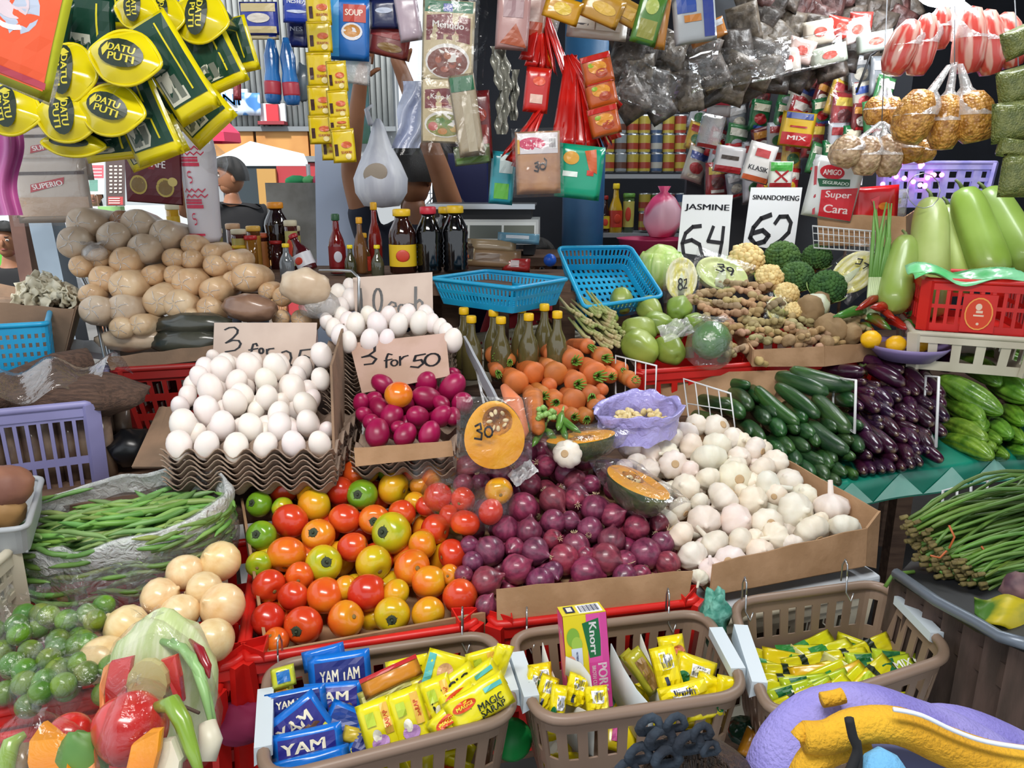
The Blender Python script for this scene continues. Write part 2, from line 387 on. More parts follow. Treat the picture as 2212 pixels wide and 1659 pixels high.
def taupe(label, px, h=.9, H_=.17, gripn=2, holes=True):
    c4 = [H(x, y, h) for x, y in px]      # fl fr br bl
    cen = sum(c4, V())/4; n = 132
    def hl(i, j): return ((2 <= j <= 5) or (8 <= j <= 11)) and i % 4 in (1, 2)
    o = basket('plastic_basket', label, 'basket', c4, H_, BROWNP, n, 14, .84, .05, hl, .0085, .003)
    off = o.matrix_basis.translation
    for a, b in ((c4[0], c4[3]), (c4[1], c4[2])):
        p, q = a.lerp(b, .22)-off, a.lerp(b, .72)-off; d = (q-p).normalized(); s = V((0, 0, 1)); t = d.cross(s)
        out = ((p+q)/2-(cen-off)); t = t if t.dot(out) > 0 else -t
        m = M(); pr = [(-.011, .0095), (.011, .0095), (.013, -.018), (-.011, -.006)]
        A = [p+t*x+s*z for x, z in pr]; B = [q+t*x+s*z for x, z in pr]
        m.add(A+B, [(0, 1, 5, 4), (1, 2, 6, 5), (2, 3, 7, 6), (3, 0, 4, 7), (3, 2, 1, 0), (4, 5, 6, 7)]); m.build('grip', mat('white grip tape', 'cfdbe3', .45), o, smooth=False)['label'] = 'white sleeve wrapped on the basket rim'
    return o, c4
BK1 = taupe('taupe plastic basket of yellow and blue sachets, leftmost', [(566, 1692), (1118, 1550), (1062, 1368), (578, 1438)])
BK2 = taupe('taupe plastic basket of stock cubes in the middle', [(1165, 1565), (1618, 1500), (1522, 1322), (1100, 1372)])
BK3 = taupe('taupe plastic basket of thin yellow sachets on the right', [(1662, 1552), (2062, 1418), (1905, 1258), (1580, 1302)])
for lab, x, y, d in (('wire hook at left back rim of the leftmost basket', 600, 1415, 1.13), ('wire hook at right back rim of the leftmost basket', 998, 1352, 1.18), ('wire hook with white tie on the middle basket', 1138, 1352, 1.2), ('wire hook at right back rim of the middle basket', 1445, 1310, 1.24),
                     ('wire hook at left back rim of the right basket', 1612, 1285, 1.25), ('wire hook at right back rim of the right basket', 1830, 1245, 1.3)):
    hook(lab, P(x, y, d))
def crate(label, c4, h, ma=REDP, n=96, nv=12, hole=None, taper=.93, name='plastic_crate', r=.015, rim=.008, ribs=True, tabs=(), th=.004, group=None):
    hole = hole or (lambda i, j: j in (2, 3, 5, 6, 8, 9) and i % 3 != 0)
    o = basket(name, label, 'crate', c4, h, ma, n, nv, taper, r, hole, rim, th, group)
    off = o.matrix_basis.translation; cen = sum(c4, V())/4
    m = M()
    for i in range(4):   # corner posts and rim band
        a, b = c4[i]-off, c4[(i+1) % 4]-off; at = (c4[i]-cen)*taper
        m.bar(a, at, .03, .012); m.bar(a+V((0, 0, -.012)), b+V((0, 0, -.012)), .008, .024)
    m.build('corner_rib', ma, o, smooth=False)
    for i in tabs:
        a = c4[i]-off; d = (cen-c4[i]); d.z = 0; d.normalize(); e = V((-d.y, d.x, 0)); b = a+d*.014; t = M()
        P3 = [b+e*.026, b-e*.026, b+d*.036]; t.add([p for p in P3]+[p+V((0, 0, .016)) for p in P3], [(0, 1, 4, 3), (1, 2, 5, 4), (2, 0, 3, 5), (0, 2, 1)]); t.build('stacking_tab', ma, o, smooth=False, solid=.004)
    return o
crate('red crate beneath the tomatoes', quad_top(-.0, .365, 0, .40, .893), .27, tabs=(0, 1))
crate('red crate beneath the red onions', [H(1068, 1352, .893), H(1508, 1300, .893), H(1508, 1300, .893)+NN*.4, H(1068, 1352, .893)+NN*.4], .27, tabs=(0, 1))
c = [H(300, 1500, .893), H(518, 1432, .893)]; crate('red crate beneath the white onions and bean bag', [c[0]-U*.28, c[1], c[1]+NN*.42, c[0]-U*.28+NN*.42], .27, tabs=(1,))
# lower red crate at the left, holding the small lime bags
c = [H(-60, 1608, .86), H(470, 1500, .86)]; 
crate('red crate at lower left holding bagged limes', [c[0]-NN*.0, c[1]-NN*.0, c[1]+NN*.2, c[0]+NN*.2], .25)
# lower crates beneath, seen in the gap
crate('lower red crate beneath the tomato crate', quad_top(0, .36, .03, .36, .608), .27)
# ------------------------------------------------------------------ cardboard boxes
def card(o, pts, name='side_panel', th=.005, ma=CARD, nx=6):
    off = o.matrix_basis.translation; pts = [p-off for p in pts]; m = M()
    if len(pts) == 4: m.grid(lambda u, v: (pts[0]*(1-u)+pts[1]*u)*(1-v)+(pts[3]*(1-u)+pts[2]*u)*v+V((0, 0, .0015*math.sin(u*19+pts[0].x*50)*v)), nx, 3)
    else: m.add(pts, [tuple(range(len(pts)))])
    return m.build(name, ma, o, smooth=False, solid=th)
o = E('cardboard_box', 'cut cardboard liner holding the tomatoes', 'box', MX.Translation(P(790, 1250, 1.3)-V((0, 0, .06))))
A, B_, C_, D_ = P(577, 1408, 1.165), P(1048, 1322, 1.245), P(522, 1075, 1.50), P(980, 1010, 1.60)
dn = V((0, 0, -.06)); card(o, [A+dn, B_+dn, B_, A], 'front_panel'); card(o, [C_+dn, A+dn, A, C_]); card(o, [A+dn, B_+dn, D_+dn*1.3, C_+dn*1.3], 'bottom_panel')
o = E('cardboard_box', 'cardboard box front lip holding the red onions', 'box', MX.Translation(P(1280, 1250, 1.36)-V((0, 0, .06))))
card(o, [P(1074, 1350, 1.235), P(1486, 1292, 1.30), P(1496, 1232, 1.305), P(1072, 1272, 1.24)], 'front_panel', nx=10)
card(o, [P(1074, 1350, 1.24), P(1486, 1292, 1.305), P(1480, 1000, 1.72)+dn, P(1000, 1020, 1.62)+dn], 'bottom_panel')
o = E('cardboard_box', 'cardboard box with tall right wall full of garlic', 'box', MX.Translation(P(1650, 1150, 1.5)-V((0, 0, .08))))
card(o, [P(1533, 1286, 1.32), P(1868, 1222, 1.425), P(1872, 1140, 1.43), P(1540, 1218, 1.325)], 'front_panel')
card(o, [P(1872, 1140, 1.432), P(1868, 1222, 1.427), P(1890, 1228, 1.45), P(1900, 1104, 1.455)], 'corner_flap')
card(o, [P(1890, 1226, 1.452), P(1590, 1040, 1.83), P(1572, 922, 1.83), P(1900, 1104, 1.458)])
card(o, [P(1533, 1286, 1.325), P(1868, 1222, 1.43), P(1590, 1040, 1.82), P(1330, 1040, 1.74)], 'bottom_panel')
c4 = [P(1512, 1322, 1.315), P(1905, 1243, 1.44), P(1905, 1243, 1.44)+NN*.4, P(1512, 1322, 1.315)+NN*.42]
FOAM = mat('marbled white foam board', 'd9dee3', .6, col2='b9c2cc', ns=7, lo=.35, hi=.7)
m = M(); off = (c4[0]+c4[2])/2; solidquad(m, [p-off for p in c4], .022); o = T(m.build('foam_tray', FOAM, mw=MX.Translation(off), smooth=False), 'white marbled foam tray under the garlic box', 'tray')
bv = o.modifiers.new('bevel', 'BEVEL'); bv.width = .006; bv.segments = 2
c4b = [p-V((0, 0, .03)) for p in c4]; crate('pale crate under the white foam tray', [c4b[0]+U*.02, c4b[1]-U*.02, c4b[2]-U*.02, c4b[3]+U*.02], .24, CREAMP)
# ------------------------------------------------------------------ right hand vegetable table with green cloth
VF = [H(1785, 1048, .955), H(2330, 962, .955)]; VN = V((-(VF[1]-VF[0]).y, (VF[1]-VF[0]).x, 0)).normalized()
vt = table('vegetable_table', 'wooden table under the green patterned oilcloth', [VF[0], VF[1], VF[1]+VN*.5, VF[0]+VN*.5], .95)
cl = E('oilcloth', 'green oilcloth with pale triangles on the vegetable table', 'tablecloth', MX.Translation(VF[0]))
VU = (VF[1]-VF[0]).normalized(); VL = (VF[1]-VF[0]).length; GRN = mat('green oilcloth', '17866f', .35, col2='127560', ns=5); MINT = mat('mint oilcloth print', '8fd0c0', .4, col2='a6dccd', ns=8)
def clp(a, b, off=0): # b>0 back over the table, b<0 hangs down the front
    return VU*a + (VN*b if b > 0 else V((0, 0, b)) - VN*(.006+.004*math.sin(a*23))) + V((0, 0, .004+ (off if b > 0 else 0))) - (VN*off if b <= 0 else V())
bs_ = [-.066, -.03, -.004, .003, .2, .5]; m = M(); m.grid(lambda u, v: clp(-.005+u*(VL+.02), bs_[int(round(v*5))]), 30, 5); m.build('cloth', GRN, cl)
for k in range(5):
    a0 = .06+k*.148; m = M(); m.grid(lambda u, v: clp(a0+(u-.5)*(.142*(1-v)+.004), -.061+v*.058, .002), 6, 4); m.build('printed_triangle', MINT, cl)
# dark fill behind and cardboard behind cucumbers
o = E('cardboard_box', 'long cardboard box wall behind the cucumbers', 'box', MX.Translation(P(1560, 840, 2.05)-V((0, 0, .05))))
card(o, [P(1330, 960, 1.98), P(1600, 960, 1.93), P(1860, 860, 2.12), P(1860, 770, 2.15)], 'front_panel')
card(o, [P(1320, 970, 1.99), P(1620, 960, 1.96), P(1700, 800, 2.05), P(1410, 808, 2.03)], 'front_panel')
# shelf table behind for chayote and ginger
table('display_table', 'rear right wooden table under ginger and gourds', [V((.42, 1.88, 0)), V((1.75, 2.02, 0)), V((1.75, 3.15, 0)), V((.42, 3.05, 0))], 1.0)
crate('red crate beneath the chayotes', [H(1380, 805, 1.12), H(1640, 786, 1.12), H(1610, 720, 1.12), H(1380, 730, 1.12)], .11, nv=6, hole=lambda i, j: j in (2, 3) and i % 3)
crate('red crate beneath the ginger box', [H(1650, 786, 1.12), H(1905, 772, 1.12), H(1860, 706, 1.12), H(1625, 718, 1.12)], .11, nv=6, hole=lambda i, j: j in (2, 3) and i % 3)
o = E('cardboard_box', 'cardboard box holding the ginger and potatoes', 'box', MX.Translation(P(1750, 730, 2.1)-V((0, 0, .05))))
card(o, [P(1625, 792, 2.03), P(1780, 792, 2.05), P(1780, 748, 2.05), P(1628, 755, 2.03)], 'front_panel'); card(o, [P(1780, 792, 2.05), P(1905, 775, 2.12), P(1915, 738, 2.12), P(1780, 748, 2.05)], 'front_panel'); card(o, [P(1625, 790, 2.03), P(1560, 690, 2.4), P(1560, 660, 2.4), P(1628, 755, 2.03)])
# ------------------------------------------------------------------ produce kinds
def ripe_mat():
    m = bpy.data.materials.new('tomato skin'); m.use_nodes = True; nt = m.node_tree; N = nt.nodes; L = nt.links; b = N['Principled BSDF']
    tc = N.new('ShaderNodeTexCoord'); oi = N.new('ShaderNodeObjectInfo'); sp = N.new('ShaderNodeSeparateXYZ'); L.new(tc.outputs['Object'], sp.inputs[0])
    sc = N.new('ShaderNodeSeparateColor'); L.new(oi.outputs['Color'], sc.inputs[0])
    n = N.new('ShaderNodeTexNoise'); n.inputs['Scale'].default_value = 22; n.inputs['Detail'].default_value = 2; L.new(tc.outputs['Object'], n.inputs[0])
    a = N.new('ShaderNodeMath'); a.operation = 'MULTIPLY_ADD'; a.inputs[1].default_value = -3.5; L.new(sp.outputs[2], a.inputs[0]); L.new(sc.outputs[0], a.inputs[2])
    c = N.new('ShaderNodeMath'); c.operation = 'MULTIPLY_ADD'; c.inputs[1].default_value = .34; L.new(n.outputs[0], c.inputs[0]); L.new(a.outputs[0], c.inputs[2])
    d = N.new('ShaderNodeMath'); d.operation = 'SUBTRACT'; d.inputs[1].default_value = .17; L.new(c.outputs[0], d.inputs[0])
    r = N.new('ShaderNodeValToRGB'); els = r.color_ramp.elements; els[0].position = 0; els[0].color = lin('6f9c22'); els[1].position = 1; els[1].color = lin('c9301c')
    for p, k in ((.1, '93b122'), (.22, 'cdbb1c'), (.45, 'e29a1d'), (.64, 'e2661e'), (.82, 'd5431f')): e = els.new(p); e.color = lin(k)
    L.new(d.outputs[0], r.inputs[0]); L.new(r.outputs[0], b.inputs['Base Color']); b.inputs['Roughness'].default_value = .22; b.inputs['Coat Weight'].default_value = .3
    b.inputs['Subsurface Weight'].default_value = .08; b.inputs['Subsurface Scale'].default_value = .01; return m
TOM = ripe_mat()
def ball_prof(r, z, n=12, top=.12, bot=.03, p=1.0):
    out = []
    for i in range(n+1):
        f = PI*i/n; rr = r*math.sin(f)**p; zz = -z*math.cos(f)
        if i > n*.6: zz -= top*z*math.exp(-(rr/(r*.35))**2)
        if i < n*.4: zz += bot*z*math.exp(-(rr/(r*.35))**2)
        out.append((max(rr, .0003), zz))
    return out
def tomato(seed, scar, elong=1):
    m = M(); rr = random.Random(seed); lob = rr.choice([0, 4, 5, 6]); am = rr.uniform(.0, .035)
    m.lathe(ball_prof(.034, .031*elong, 14, .22), 24, fn=lambda t, u, r, z: (r*(1+am*math.cos(lob*t)*u+.02*math.sin(t*2+seed)), z))
    o = m.build('tomato', TOM); T(o, 'tomato', 'tomato')
    m = M()
    if scar:
        m.lathe([(.0095, .0262), (.008, .0268), (.003, .0262), (.0005, .0255)], 12)
        for k in range(5):
            a = 2*PI*k/5+.3; c, s = math.cos(a), math.sin(a)
            m.add([(c*.004-s*.003, s*.004+c*.003, .0268), (c*.004+s*.003, s*.004-c*.003, .0268), (c*.0125, s*.0125, .0262+rr.uniform(-.001, .002))], [(0, 1, 2)])
        m.tube([(0, 0, .025), (.001, 0, .031)], .0022, 6); m.build('calyx', mat('dry tomato calyx', '3f4a35', .8, col2='2e3626'), o)
    else:
        m.lathe([(.0045, .0255*elong), (.003, .0262*elong), (.0004, .0256*elong)], 8); m.build('stem_scar', mat('tomato scar', '8a7340', .8), o)
    return o
TP = [tomato(1, 0), tomato(2, 1), tomato(3, 0, 1.18), tomato(4, 1), tomato(5, 0)]
def rq(rr): return Euler((rr.uniform(0, 6.3), rr.uniform(0, 6.3), rr.uniform(0, 6.3))).to_matrix().to_4x4()
RIPE = [(.18, 'green'), (.42, 'yellow'), (.62, 'orange'), (.78, 'orange red'), (9, 'red')]
TL = [(230,460,220,.03,1),(425,490,180,.1,0),(435,320,260,.75,0),(755,210,300,.7,0),(665,370,250,.38,0),(690,470,290,.33,0),(1035,210,240,.75,0),(905,350,240,.85,0),(1090,380,260,.08,1),(1150,200,170,.4,0),(1305,160,220,.15,0),(1350,325,275,.38,0),
(490,600,300,.85,0),(250,720,250,.08,1),(725,720,280,.6,1),(945,580,265,.75,0),(1190,590,260,.68,1),(1420,540,240,.8,0),(1530,440,180,.3,0),(1335,700,345,.25,3),(1590,800,240,.42,0),(460,880,320,.58,0),(770,955,310,.27,3),(1015,820,250,.8,2),(1185,955,310,.32,0),(1505,990,310,.65,0),(230,960,220,.2,0),
(310,1140,280,.92,0),(570,1060,240,.75,0),(515,1230,260,.82,0),(780,1220,310,.58,0),(950,1160,220,.42,0),(1135,1200,320,.97,2),(1370,1200,240,.3,0),(1650,1110,280,.5,2),(1905,1230,300,.75,0),(305,1420,280,.97,0),(600,1470,320,.85,1),(955,1420,310,.6,0),(1340,1380,300,.36,1),(1640,1370,290,.44,0),(370,1600,230,.7,0),
(1700,670,260,.88,0),(1840,880,260,.9,0),(1580,300,200,.5,0),(1600,760,200,.6,0),(1820,1050,180,.6,0)]
TPL = Pl((560, 1380, 1.20), (1040, 1300, 1.28), (640, 1010, 1.57))
def pile(kind, items, conv, plane, protos, base, cat, where, rowh, colf, orient, group, realf=1.0, namef=None):
    pts = [conv(i[0], i[1]) for i in items]; rk = ranks(pts, rowh); rr = random.Random(hash(kind) % 7 if 0 else len(items)); out = []
    for it, (px, py), rw in zip(items, pts, rk):
        p = plane.at(px, py, it[5] if len(it) > 5 else 0); s = it[2]*conv.k*depth(p)/FL/base*realf
        pr, col, word = colf(it, rr)
        mw = MX.Translation(p) @ orient(it, rr) @ MX.Diagonal((s, s, s, 1))
        out.append(put(pr, mw, '%s %s, %s' % (word, where, rw), group, col))
    return out
class Conv:
    def __init__(s, x0, y0, z): s.x0, s.y0, s.z = x0, y0, z; s.k = 1/z
    def __call__(s, x, y): return (s.x0+x/s.z, s.y0+y/s.z)
def look(p=0): return None
def tomo(it, rr):
    if it[4] in (1, 3): # calyx turned to the viewer, a bit up or sideways
        return (V((rr.uniform(-.5, .5), -.8, rr.uniform(.1, .8)))).to_track_quat('Z', 'Y').to_matrix().to_4x4()
    return rq(rr) if it[4] != 2 else (V((1, .1, .15))).to_track_quat('Z', 'Y').to_matrix().to_4x4()
def tcf(it, rr):
    pr = TP[{0: rr.choice([0, 4]), 1: 1, 2: 2, 3: 3}[it[4]]]; w = [n for a, n in RIPE if it[3] < a][0]; return pr, (it[3], 0, 0, 1), w+' tomato'
pile('t', TL, Conv(500, 970, 3.859), TPL, TP, .068, 'tomato', 'in the tomato box', 26, tcf, tomo, 'loose tomatoes in the tomato box')
# fillers under the surface of a pile
def filler(poly, step, plane, off, protos, base, size_px, label, group, colf, orient, near=None, seed=3):
    rr = random.Random(seed); x0, x1 = min(p[0] for p in poly), max(p[0] for p in poly); y0, y1 = min(p[1] for p in poly), max(p[1] for p in poly)
    def ins(x, y):
        c = False
        for i in range(len(poly)):
            (a, b), (d, e) = poly[i-1], poly[i]
            if (b > y) != (e > y) and x < (d-a)*(y-b)/(e-b)+a: c = not c
        return c
    y = y0; k = 0; out = []; pos = []
    while y < y1:
        x = x0+(k % 2)*step/2
        while x < x1:
            if ins(x, y):
                p = plane.at(x, y, off); s = size_px*depth(p)/FL/base*rr.uniform(.9, 1.1); pr, col = colf(rr)
                out.append(put(pr, MX.Translation(p+V((rr.uniform(-.006, .006), rr.uniform(-.006, .006), 0))) @ orient(rr) @ MX.Diagonal((s, s, s, 1)), label, group, col)); pos.append((x, y))
            x += step
        y += step*.86; k += 1
    for o_, rw in zip(out, ranks(pos, step*.4)): o_['label'] = label+', '+rw
filler([(560, 1380), (1035, 1300), (960, 1010), (640, 1010), (545, 1100)], 76, TPL, -.045, TP, .068, 74, 'tomato wedged low in the tomato box', 'buried tomatoes in the tomato box', lambda rr: (TP[rr.choice([0, 4])], (rr.uniform(.25, .9), 0, 0, 1)), rq)
TB = [(1525,150,235,.88,0,.02),(1690,220,235,.58,0,.02),(1820,140,190,.45,0,.02),(1720,400,245,.88,0,.03),(1930,420,210,.92,0,.03),(1950,620,245,.82,0,.03),(1820,560,200,.9,0,.01),(1620,480,180,.9,0,.01)]
pile('tb', TB, Conv(500, 970, 3.859), TPL, TP, .068, 'tomato', 'in the film tomato bag', 12, tcf, tomo, 'tomatoes in film bags', namef=None)
pile('tc', [(410,760,235,.92,0,.03),(480,575,250,.5,0,.04)], Conv(960, 920, 4.096), Pl((1090, 1290, 1.28), (1460, 1220, 1.37), (1200, 960, 1.63)), TP, .068, 'tomato', 'on the red onions in film', 12, tcf, tomo, 'tomatoes lying on the onions')
# ---- red onions
def onion(seed, nm, ma, roots, rnd=0):
    rr = random.Random(seed); m = M()
    pr = [(.0006, -.027), (.008, -.0265), (.019, -.021), (.027, -.011), (.0300, 0), (.028, .011), (.021, .020), (.011, .0255), (.004, .028), (.0028, .031), (.0006, .032)] if rnd else [(.0006, -.027), (.006, -.0265), (.017, -.022), (.026, -.012), (.0295, 0), (.027, .011), (.019, .021), (.010, .0275), (.005, .033), (.0035, .037), (.0006, .039)]
    m.lathe(pr, 22, fn=lambda t, u, r, z: (r*(1+.02*math.sin(3*t+seed)+.012*math.sin(11*t)), z)); o = m.build(nm, ma); T(o, nm, 'onion')
    m = M()
    for k in range(7): a = k*.9; m.tube([(.002*math.cos(a), .002*math.sin(a), .030 if rnd else .034), (.004*math.cos(a), .004*math.sin(a), .040+rr.uniform(0, .006)), (.009*math.cos(a), .009*math.sin(a), .044+rr.uniform(0, .008))], [.0012, .001, .0005], 4)
    if roots: 
        for k in range(10): a = k*.63; m.tube([(.002*math.cos(a), .002*math.sin(a), -.026), (.007*math.cos(a), .007*math.sin(a), -.031)], .0006, 4)
        m.build('dry_tuft', mat('dry onion tuft', 'c9b48f', .85), o)
    return o
ROM = mat('red onion skin', '96405c', .36, col2='541d36', ns=30, nd=6, lo=.3, hi=.7, objc=True, stretch=(3, 3, .5), bump=.12, bs=40, coat=.25)
OP = [onion(1, 'red_onion', ROM, 0), onion(2, 'red_onion', ROM, 1), onion(3, 'red_onion', ROM, 0)]
OL = [(200,370,210),(170,520,180),(320,500,170),(490,420,200),(740,220,190),(860,210,170),(650,310,190),(610,400,180),(890,350,190),(1240,300,200),(1070,420,190),(760,520,200),(960,650,240),(1160,490,200),(1170,610,200),(1300,520,170),(690,720,265),(1330,730,250),(960,850,215),(1110,840,170),(1490,800,220),(1700,900,220),(540,910,230),(745,940,235),(1290,920,220),(1480,1020,240),(960,1010,180),(400,1110,265),(800,1110,245),(1160,1060,240),(250,1200,180),(1060,1180,265),(1430,1180,280),(1780,1130,270),(1930,1040,200),(370,1380,260),(635,1270,260),(1250,1300,275),(1980,1220,220),(850,1380,240),(960,1290,180),(1600,1340,220),(1740,1320,180),(220,1060,170),(370,1590,190),(1150,660,190),(1600,1200,190),(620,1080,180),(1240,1150,170),(1900,860,170),(170,1320,160)]
OPL = Pl((1090, 1290, 1.28), (1460, 1220, 1.37), (1200, 960, 1.63))
ocol = lambda rr: (rr.uniform(.75, 1.25), rr.uniform(.7, 1.15), rr.uniform(.75, 1.15), 1)
pile('o', OL, Conv(960, 920, 4.096), OPL, OP, .0545, 'onion', 'in the red onion box', 24, lambda it, rr: (rr.choice(OP), ocol(rr), rr.choice(['purple onion', 'glossy red onion', 'dull red onion'])), lambda it, rr: rq(rr), 'red onions heaped in their box')
filler([(1060, 1300), (1480, 1250), (1470, 1150), (1290, 980), (1150, 930), (1000, 990), (1000, 1060), (1020, 1200)], 50, OPL, -.033, OP, .059, 52, 'red onion half hidden in the onion box', 'buried red onions', lambda rr: (rr.choice(OP), ocol(rr)), rq)
# ---- garlic
GAR = mat('garlic skin', 'f1ebe0', .5, col2='ddd0be', ns=18, nd=5, lo=.35, hi=.75, stretch=(2, 2, .5), bump=.1, bs=60, objc=True, sss=.05)
def garlic(seed, stem=.005):
    m = M(); n = 9
    pr = [(.0006, -.017), (.008, -.019), (.018, -.0165), (.0262, -.008), (.0275, .001), (.0235, .0095), (.0145, .0150), (.0075, .0178), (.0042, .0195), (.0034, .0195+stem), (.0006, .020+stem)]
    m.lathe(pr, 36, fn=lambda t, u, r, z: (r*(1-.13*(1-abs(math.sin(t*n/2+seed)))**2*math.sin(PI*min(1, u*1.15))+.03*math.sin(2*t+seed)), z))
    o = m.build('garlic_bulb', GAR); T(o, 'g', 'garlic'); m = M(); m.lathe([(.0075, -.0185), (.0068, -.0202), (.004, -.0192), (.0005, -.0198)], 12); m.build('root_plate', mat('garlic root plate', 'c4a57e', .9), o); return o
GP = [garlic(1), garlic(2, .002), garlic(3.3, .02)]
GL = [(260,160,170),(430,150,210),(480,230,190),(300,290,195),(350,400,160),(440,460,175),(250,440,140),(620,130,160),(830,100,170),(985,130,215),(740,170,190),(655,220,175),(790,280,215),(990,270,215),(1120,220,190),(1190,240,160),(590,330,190),(470,340,175),(640,420,220),(930,380,270),(1290,300,195),(1360,280,140),(1170,370,190),(780,470,160),(920,540,210),(1130,430,190),(1130,530,270),(1350,460,215),(1450,400,200),(740,600,215),(1400,590,240),(1560,550,210),(1040,690,260),(1280,710,235),(1460,660,170),(690,770,190),(850,720,160),(590,850,175),(1680,660,190),(1620,790,290),(1900,750,270,1),(890,870,250),(1150,870,275),(1390,890,240),(1800,870,160),(700,990,240),(960,1050,240),(1180,1040,230),(1450,1000,230),(1740,950,270),(2000,930,240),(800,1150,240),(1340,1120,220),(1100,1190,240),(950,1260,210),(1590,1060,180),(850,1320,140),(1300,1000,150),(1270,560,160),(560,610,120),(1200,640,150)]
GPL = Pl((1500, 1220, 1.36), (1850, 1150, 1.455), (1400, 930, 1.74))
gcol = lambda rr: (rr.uniform(.92, 1.02), rr.uniform(.9, 1.0), rr.uniform(.86, 1.0), 1)
def gor(it, rr):
    if len(it) > 3: return rotm(-.15, .1, 1)
    v = V((rr.uniform(-.8, .8), -rr.uniform(.1, 1), rr.uniform(-.6, .8))) if rr.random() < .75 else V((rr.uniform(-1, 1), 1, rr.uniform(-1, 1)))
    return v.to_track_quat('Z', 'Y').to_matrix().to_4x4()
pile('g', GL, Conv(1280, 890, 3.687), GPL, GP, .0505, 'garlic', 'in the garlic box', 22, lambda it, rr: (GP[2] if len(it) > 3 else rr.choice(GP), gcol(rr), 'white garlic bulb'), gor, 'garlic bulbs heaped in their box')
filler([(1480, 1215), (1840, 1150), (1560, 950), (1380, 930), (1370, 1030), (1400, 1090)], 50, GPL, -.03, GP, .054, 52, 'garlic bulb wedged low in the garlic box', 'buried garlic bulbs', lambda rr: (rr.choice(GP), gcol(rr)), lambda rr: rq(rr))
put(GP[0], MX.Translation(P(1226, 981, 1.50)) @ V((-.35, -.85, .35)).to_track_quat('-Z', 'Y').to_matrix().to_4x4() @ MX.Diagonal((1.1, 1.1, 1.1, 1)), 'single white garlic bulb lying on the red onions', None, (1, 1, 1, 1))
# ---- eggs
EGGM = mat('white eggshell', 'f0e9e4', .42, objc=True, sss=.06)
m = M(); m.lathe([(.0005, -.0265), (.007, -.0255), (.0135, -.0215), (.0185, -.0145), (.0212, -.006), (.0218, .001), (.0205, .010), (.0175, .0185), (.0125, .0255), (.0065, .0295), (.0005, .031)], 24)
EGG = m.build('egg', EGGM); T(EGG, 'egg', 'egg')
EL = [(680,570,250),(975,565,275),(1240,560,260),(1430,770,270),(835,720,240),(1145,700,240),(560,790,280),(900,850,240),(1155,880,250),(820,930,270),(520,1000,280),(1310,930,190),(1040,1010,190),(1280,1040,240),(1560,960,260),(270,1150,295),(690,1180,280),(980,1180,270),(1290,1170,270),(1590,1150,260),(230,1370,285),(520,1390,275),(830,1390,275),(1140,1380,265),(1440,1380,265),(1715,1370,255),(1780,1230,190),(500,560,210),(440,650,210),(370,740,200),(320,850,200),(240,970,200),(1600,800,200),(1630,890,200),(1730,420,240),(1720,670,210),(590,450,150),(1010,500,200),(720,520,220),(1480,660,200),(700,1000,200),(420,1250,200),(1420,1230,200),(1130,1230,180)]
EPL = Pl((400, 965, 1.45), (700, 965, 1.47), (550, 780, 1.69))
eor = lambda it, rr: V((rr.uniform(-.35, .35), -rr.uniform(.0, .7), -1 if rr.random() < .5 else 1)).to_track_quat('Z', 'Y').to_matrix().to_4x4()
pile('e', [i[:3]+(0, 0, -.02 if i[2] <= 200 else 0) for i in EL], Conv(340, 680, 4.88), EPL, [EGG], .047, 'egg', 'before the 3 for 25 sign', 17, lambda it, rr: (EGG, (1, rr.uniform(.95, 1), rr.uniform(.92, .99), 1), 'white egg'), eor, 'white eggs piled on the left tray')
filler([(400, 960), (705, 960), (660, 800), (470, 800)], 50, EPL, -.04, [EGG], .047, 52, 'white egg hidden low in the left egg pile', 'buried eggs in the left pile', lambda rr: (EGG, (1, .97, .95, 1)), lambda rr: rotm(rr.uniform(-.4, .4), rr.uniform(-.4, .4), 0))
E2 = [(200,600,135),(340,600,140),(475,600,130),(610,590,140),(285,545,115),(410,545,115),(530,540,125),(650,545,125),(150,585,120),(115,550,115),(95,410,125),(165,360,100),(170,440,125),(40,500,120),(820,700,135),(780,650,110),(740,615,100),(100,665,120),(155,710,120),(60,620,110),(290,700,130),(20,580,100),(690,590,110),(110,490,110),(5,440,100),(400,690,110)]
E2P = Pl((760, 705, 1.83), (920, 705, 1.84), (740, 620, 2.04))
pile('e2', E2, Conv(700, 500, 2.949), E2P, [EGG], .047, 'egg', 'beside the 10 each sign', 9, lambda it, rr: (EGG, (1, rr.uniform(.95, 1), rr.uniform(.93, 1), 1), 'white egg'), lambda it, rr: rotm(rr.uniform(-.25, .15), rr.uniform(-.2, .2), 0), 'white eggs under the 10 each sign')
REDE = mat('magenta dyed eggshell', 'a3114f', .36, col2='8a0d3e', ns=12)
m = M(); m.lathe([(.0005, -.0265), (.007, -.0255), (.0135, -.0215), (.0185, -.0145), (.0212, -.006), (.0218, .001), (.0205, .010), (.0175, .0185), (.0125, .0255), (.0065, .0295), (.0005, .031)], 24); RE = m.build('salted_egg', REDE); T(RE, 'salted_egg', 'egg')
RL = [(380,980,135),(650,975,150),(815,1000,170),(660,1065,165),(310,1080,120),(355,1130,135),(430,1180,158),(600,1185,155),(745,1180,140),(880,1100,150),(750,1100,110),(240,1100,120),(300,1215,120),(340,1290,170),(515,1300,150),(670,1300,150),(260,1170,110),(830,905,80),(520,1100,120),(820,1180,110),(480,1250,100)]
RP = Pl((780, 945, 1.5), (940, 945, 1.51), (860, 830, 1.71))
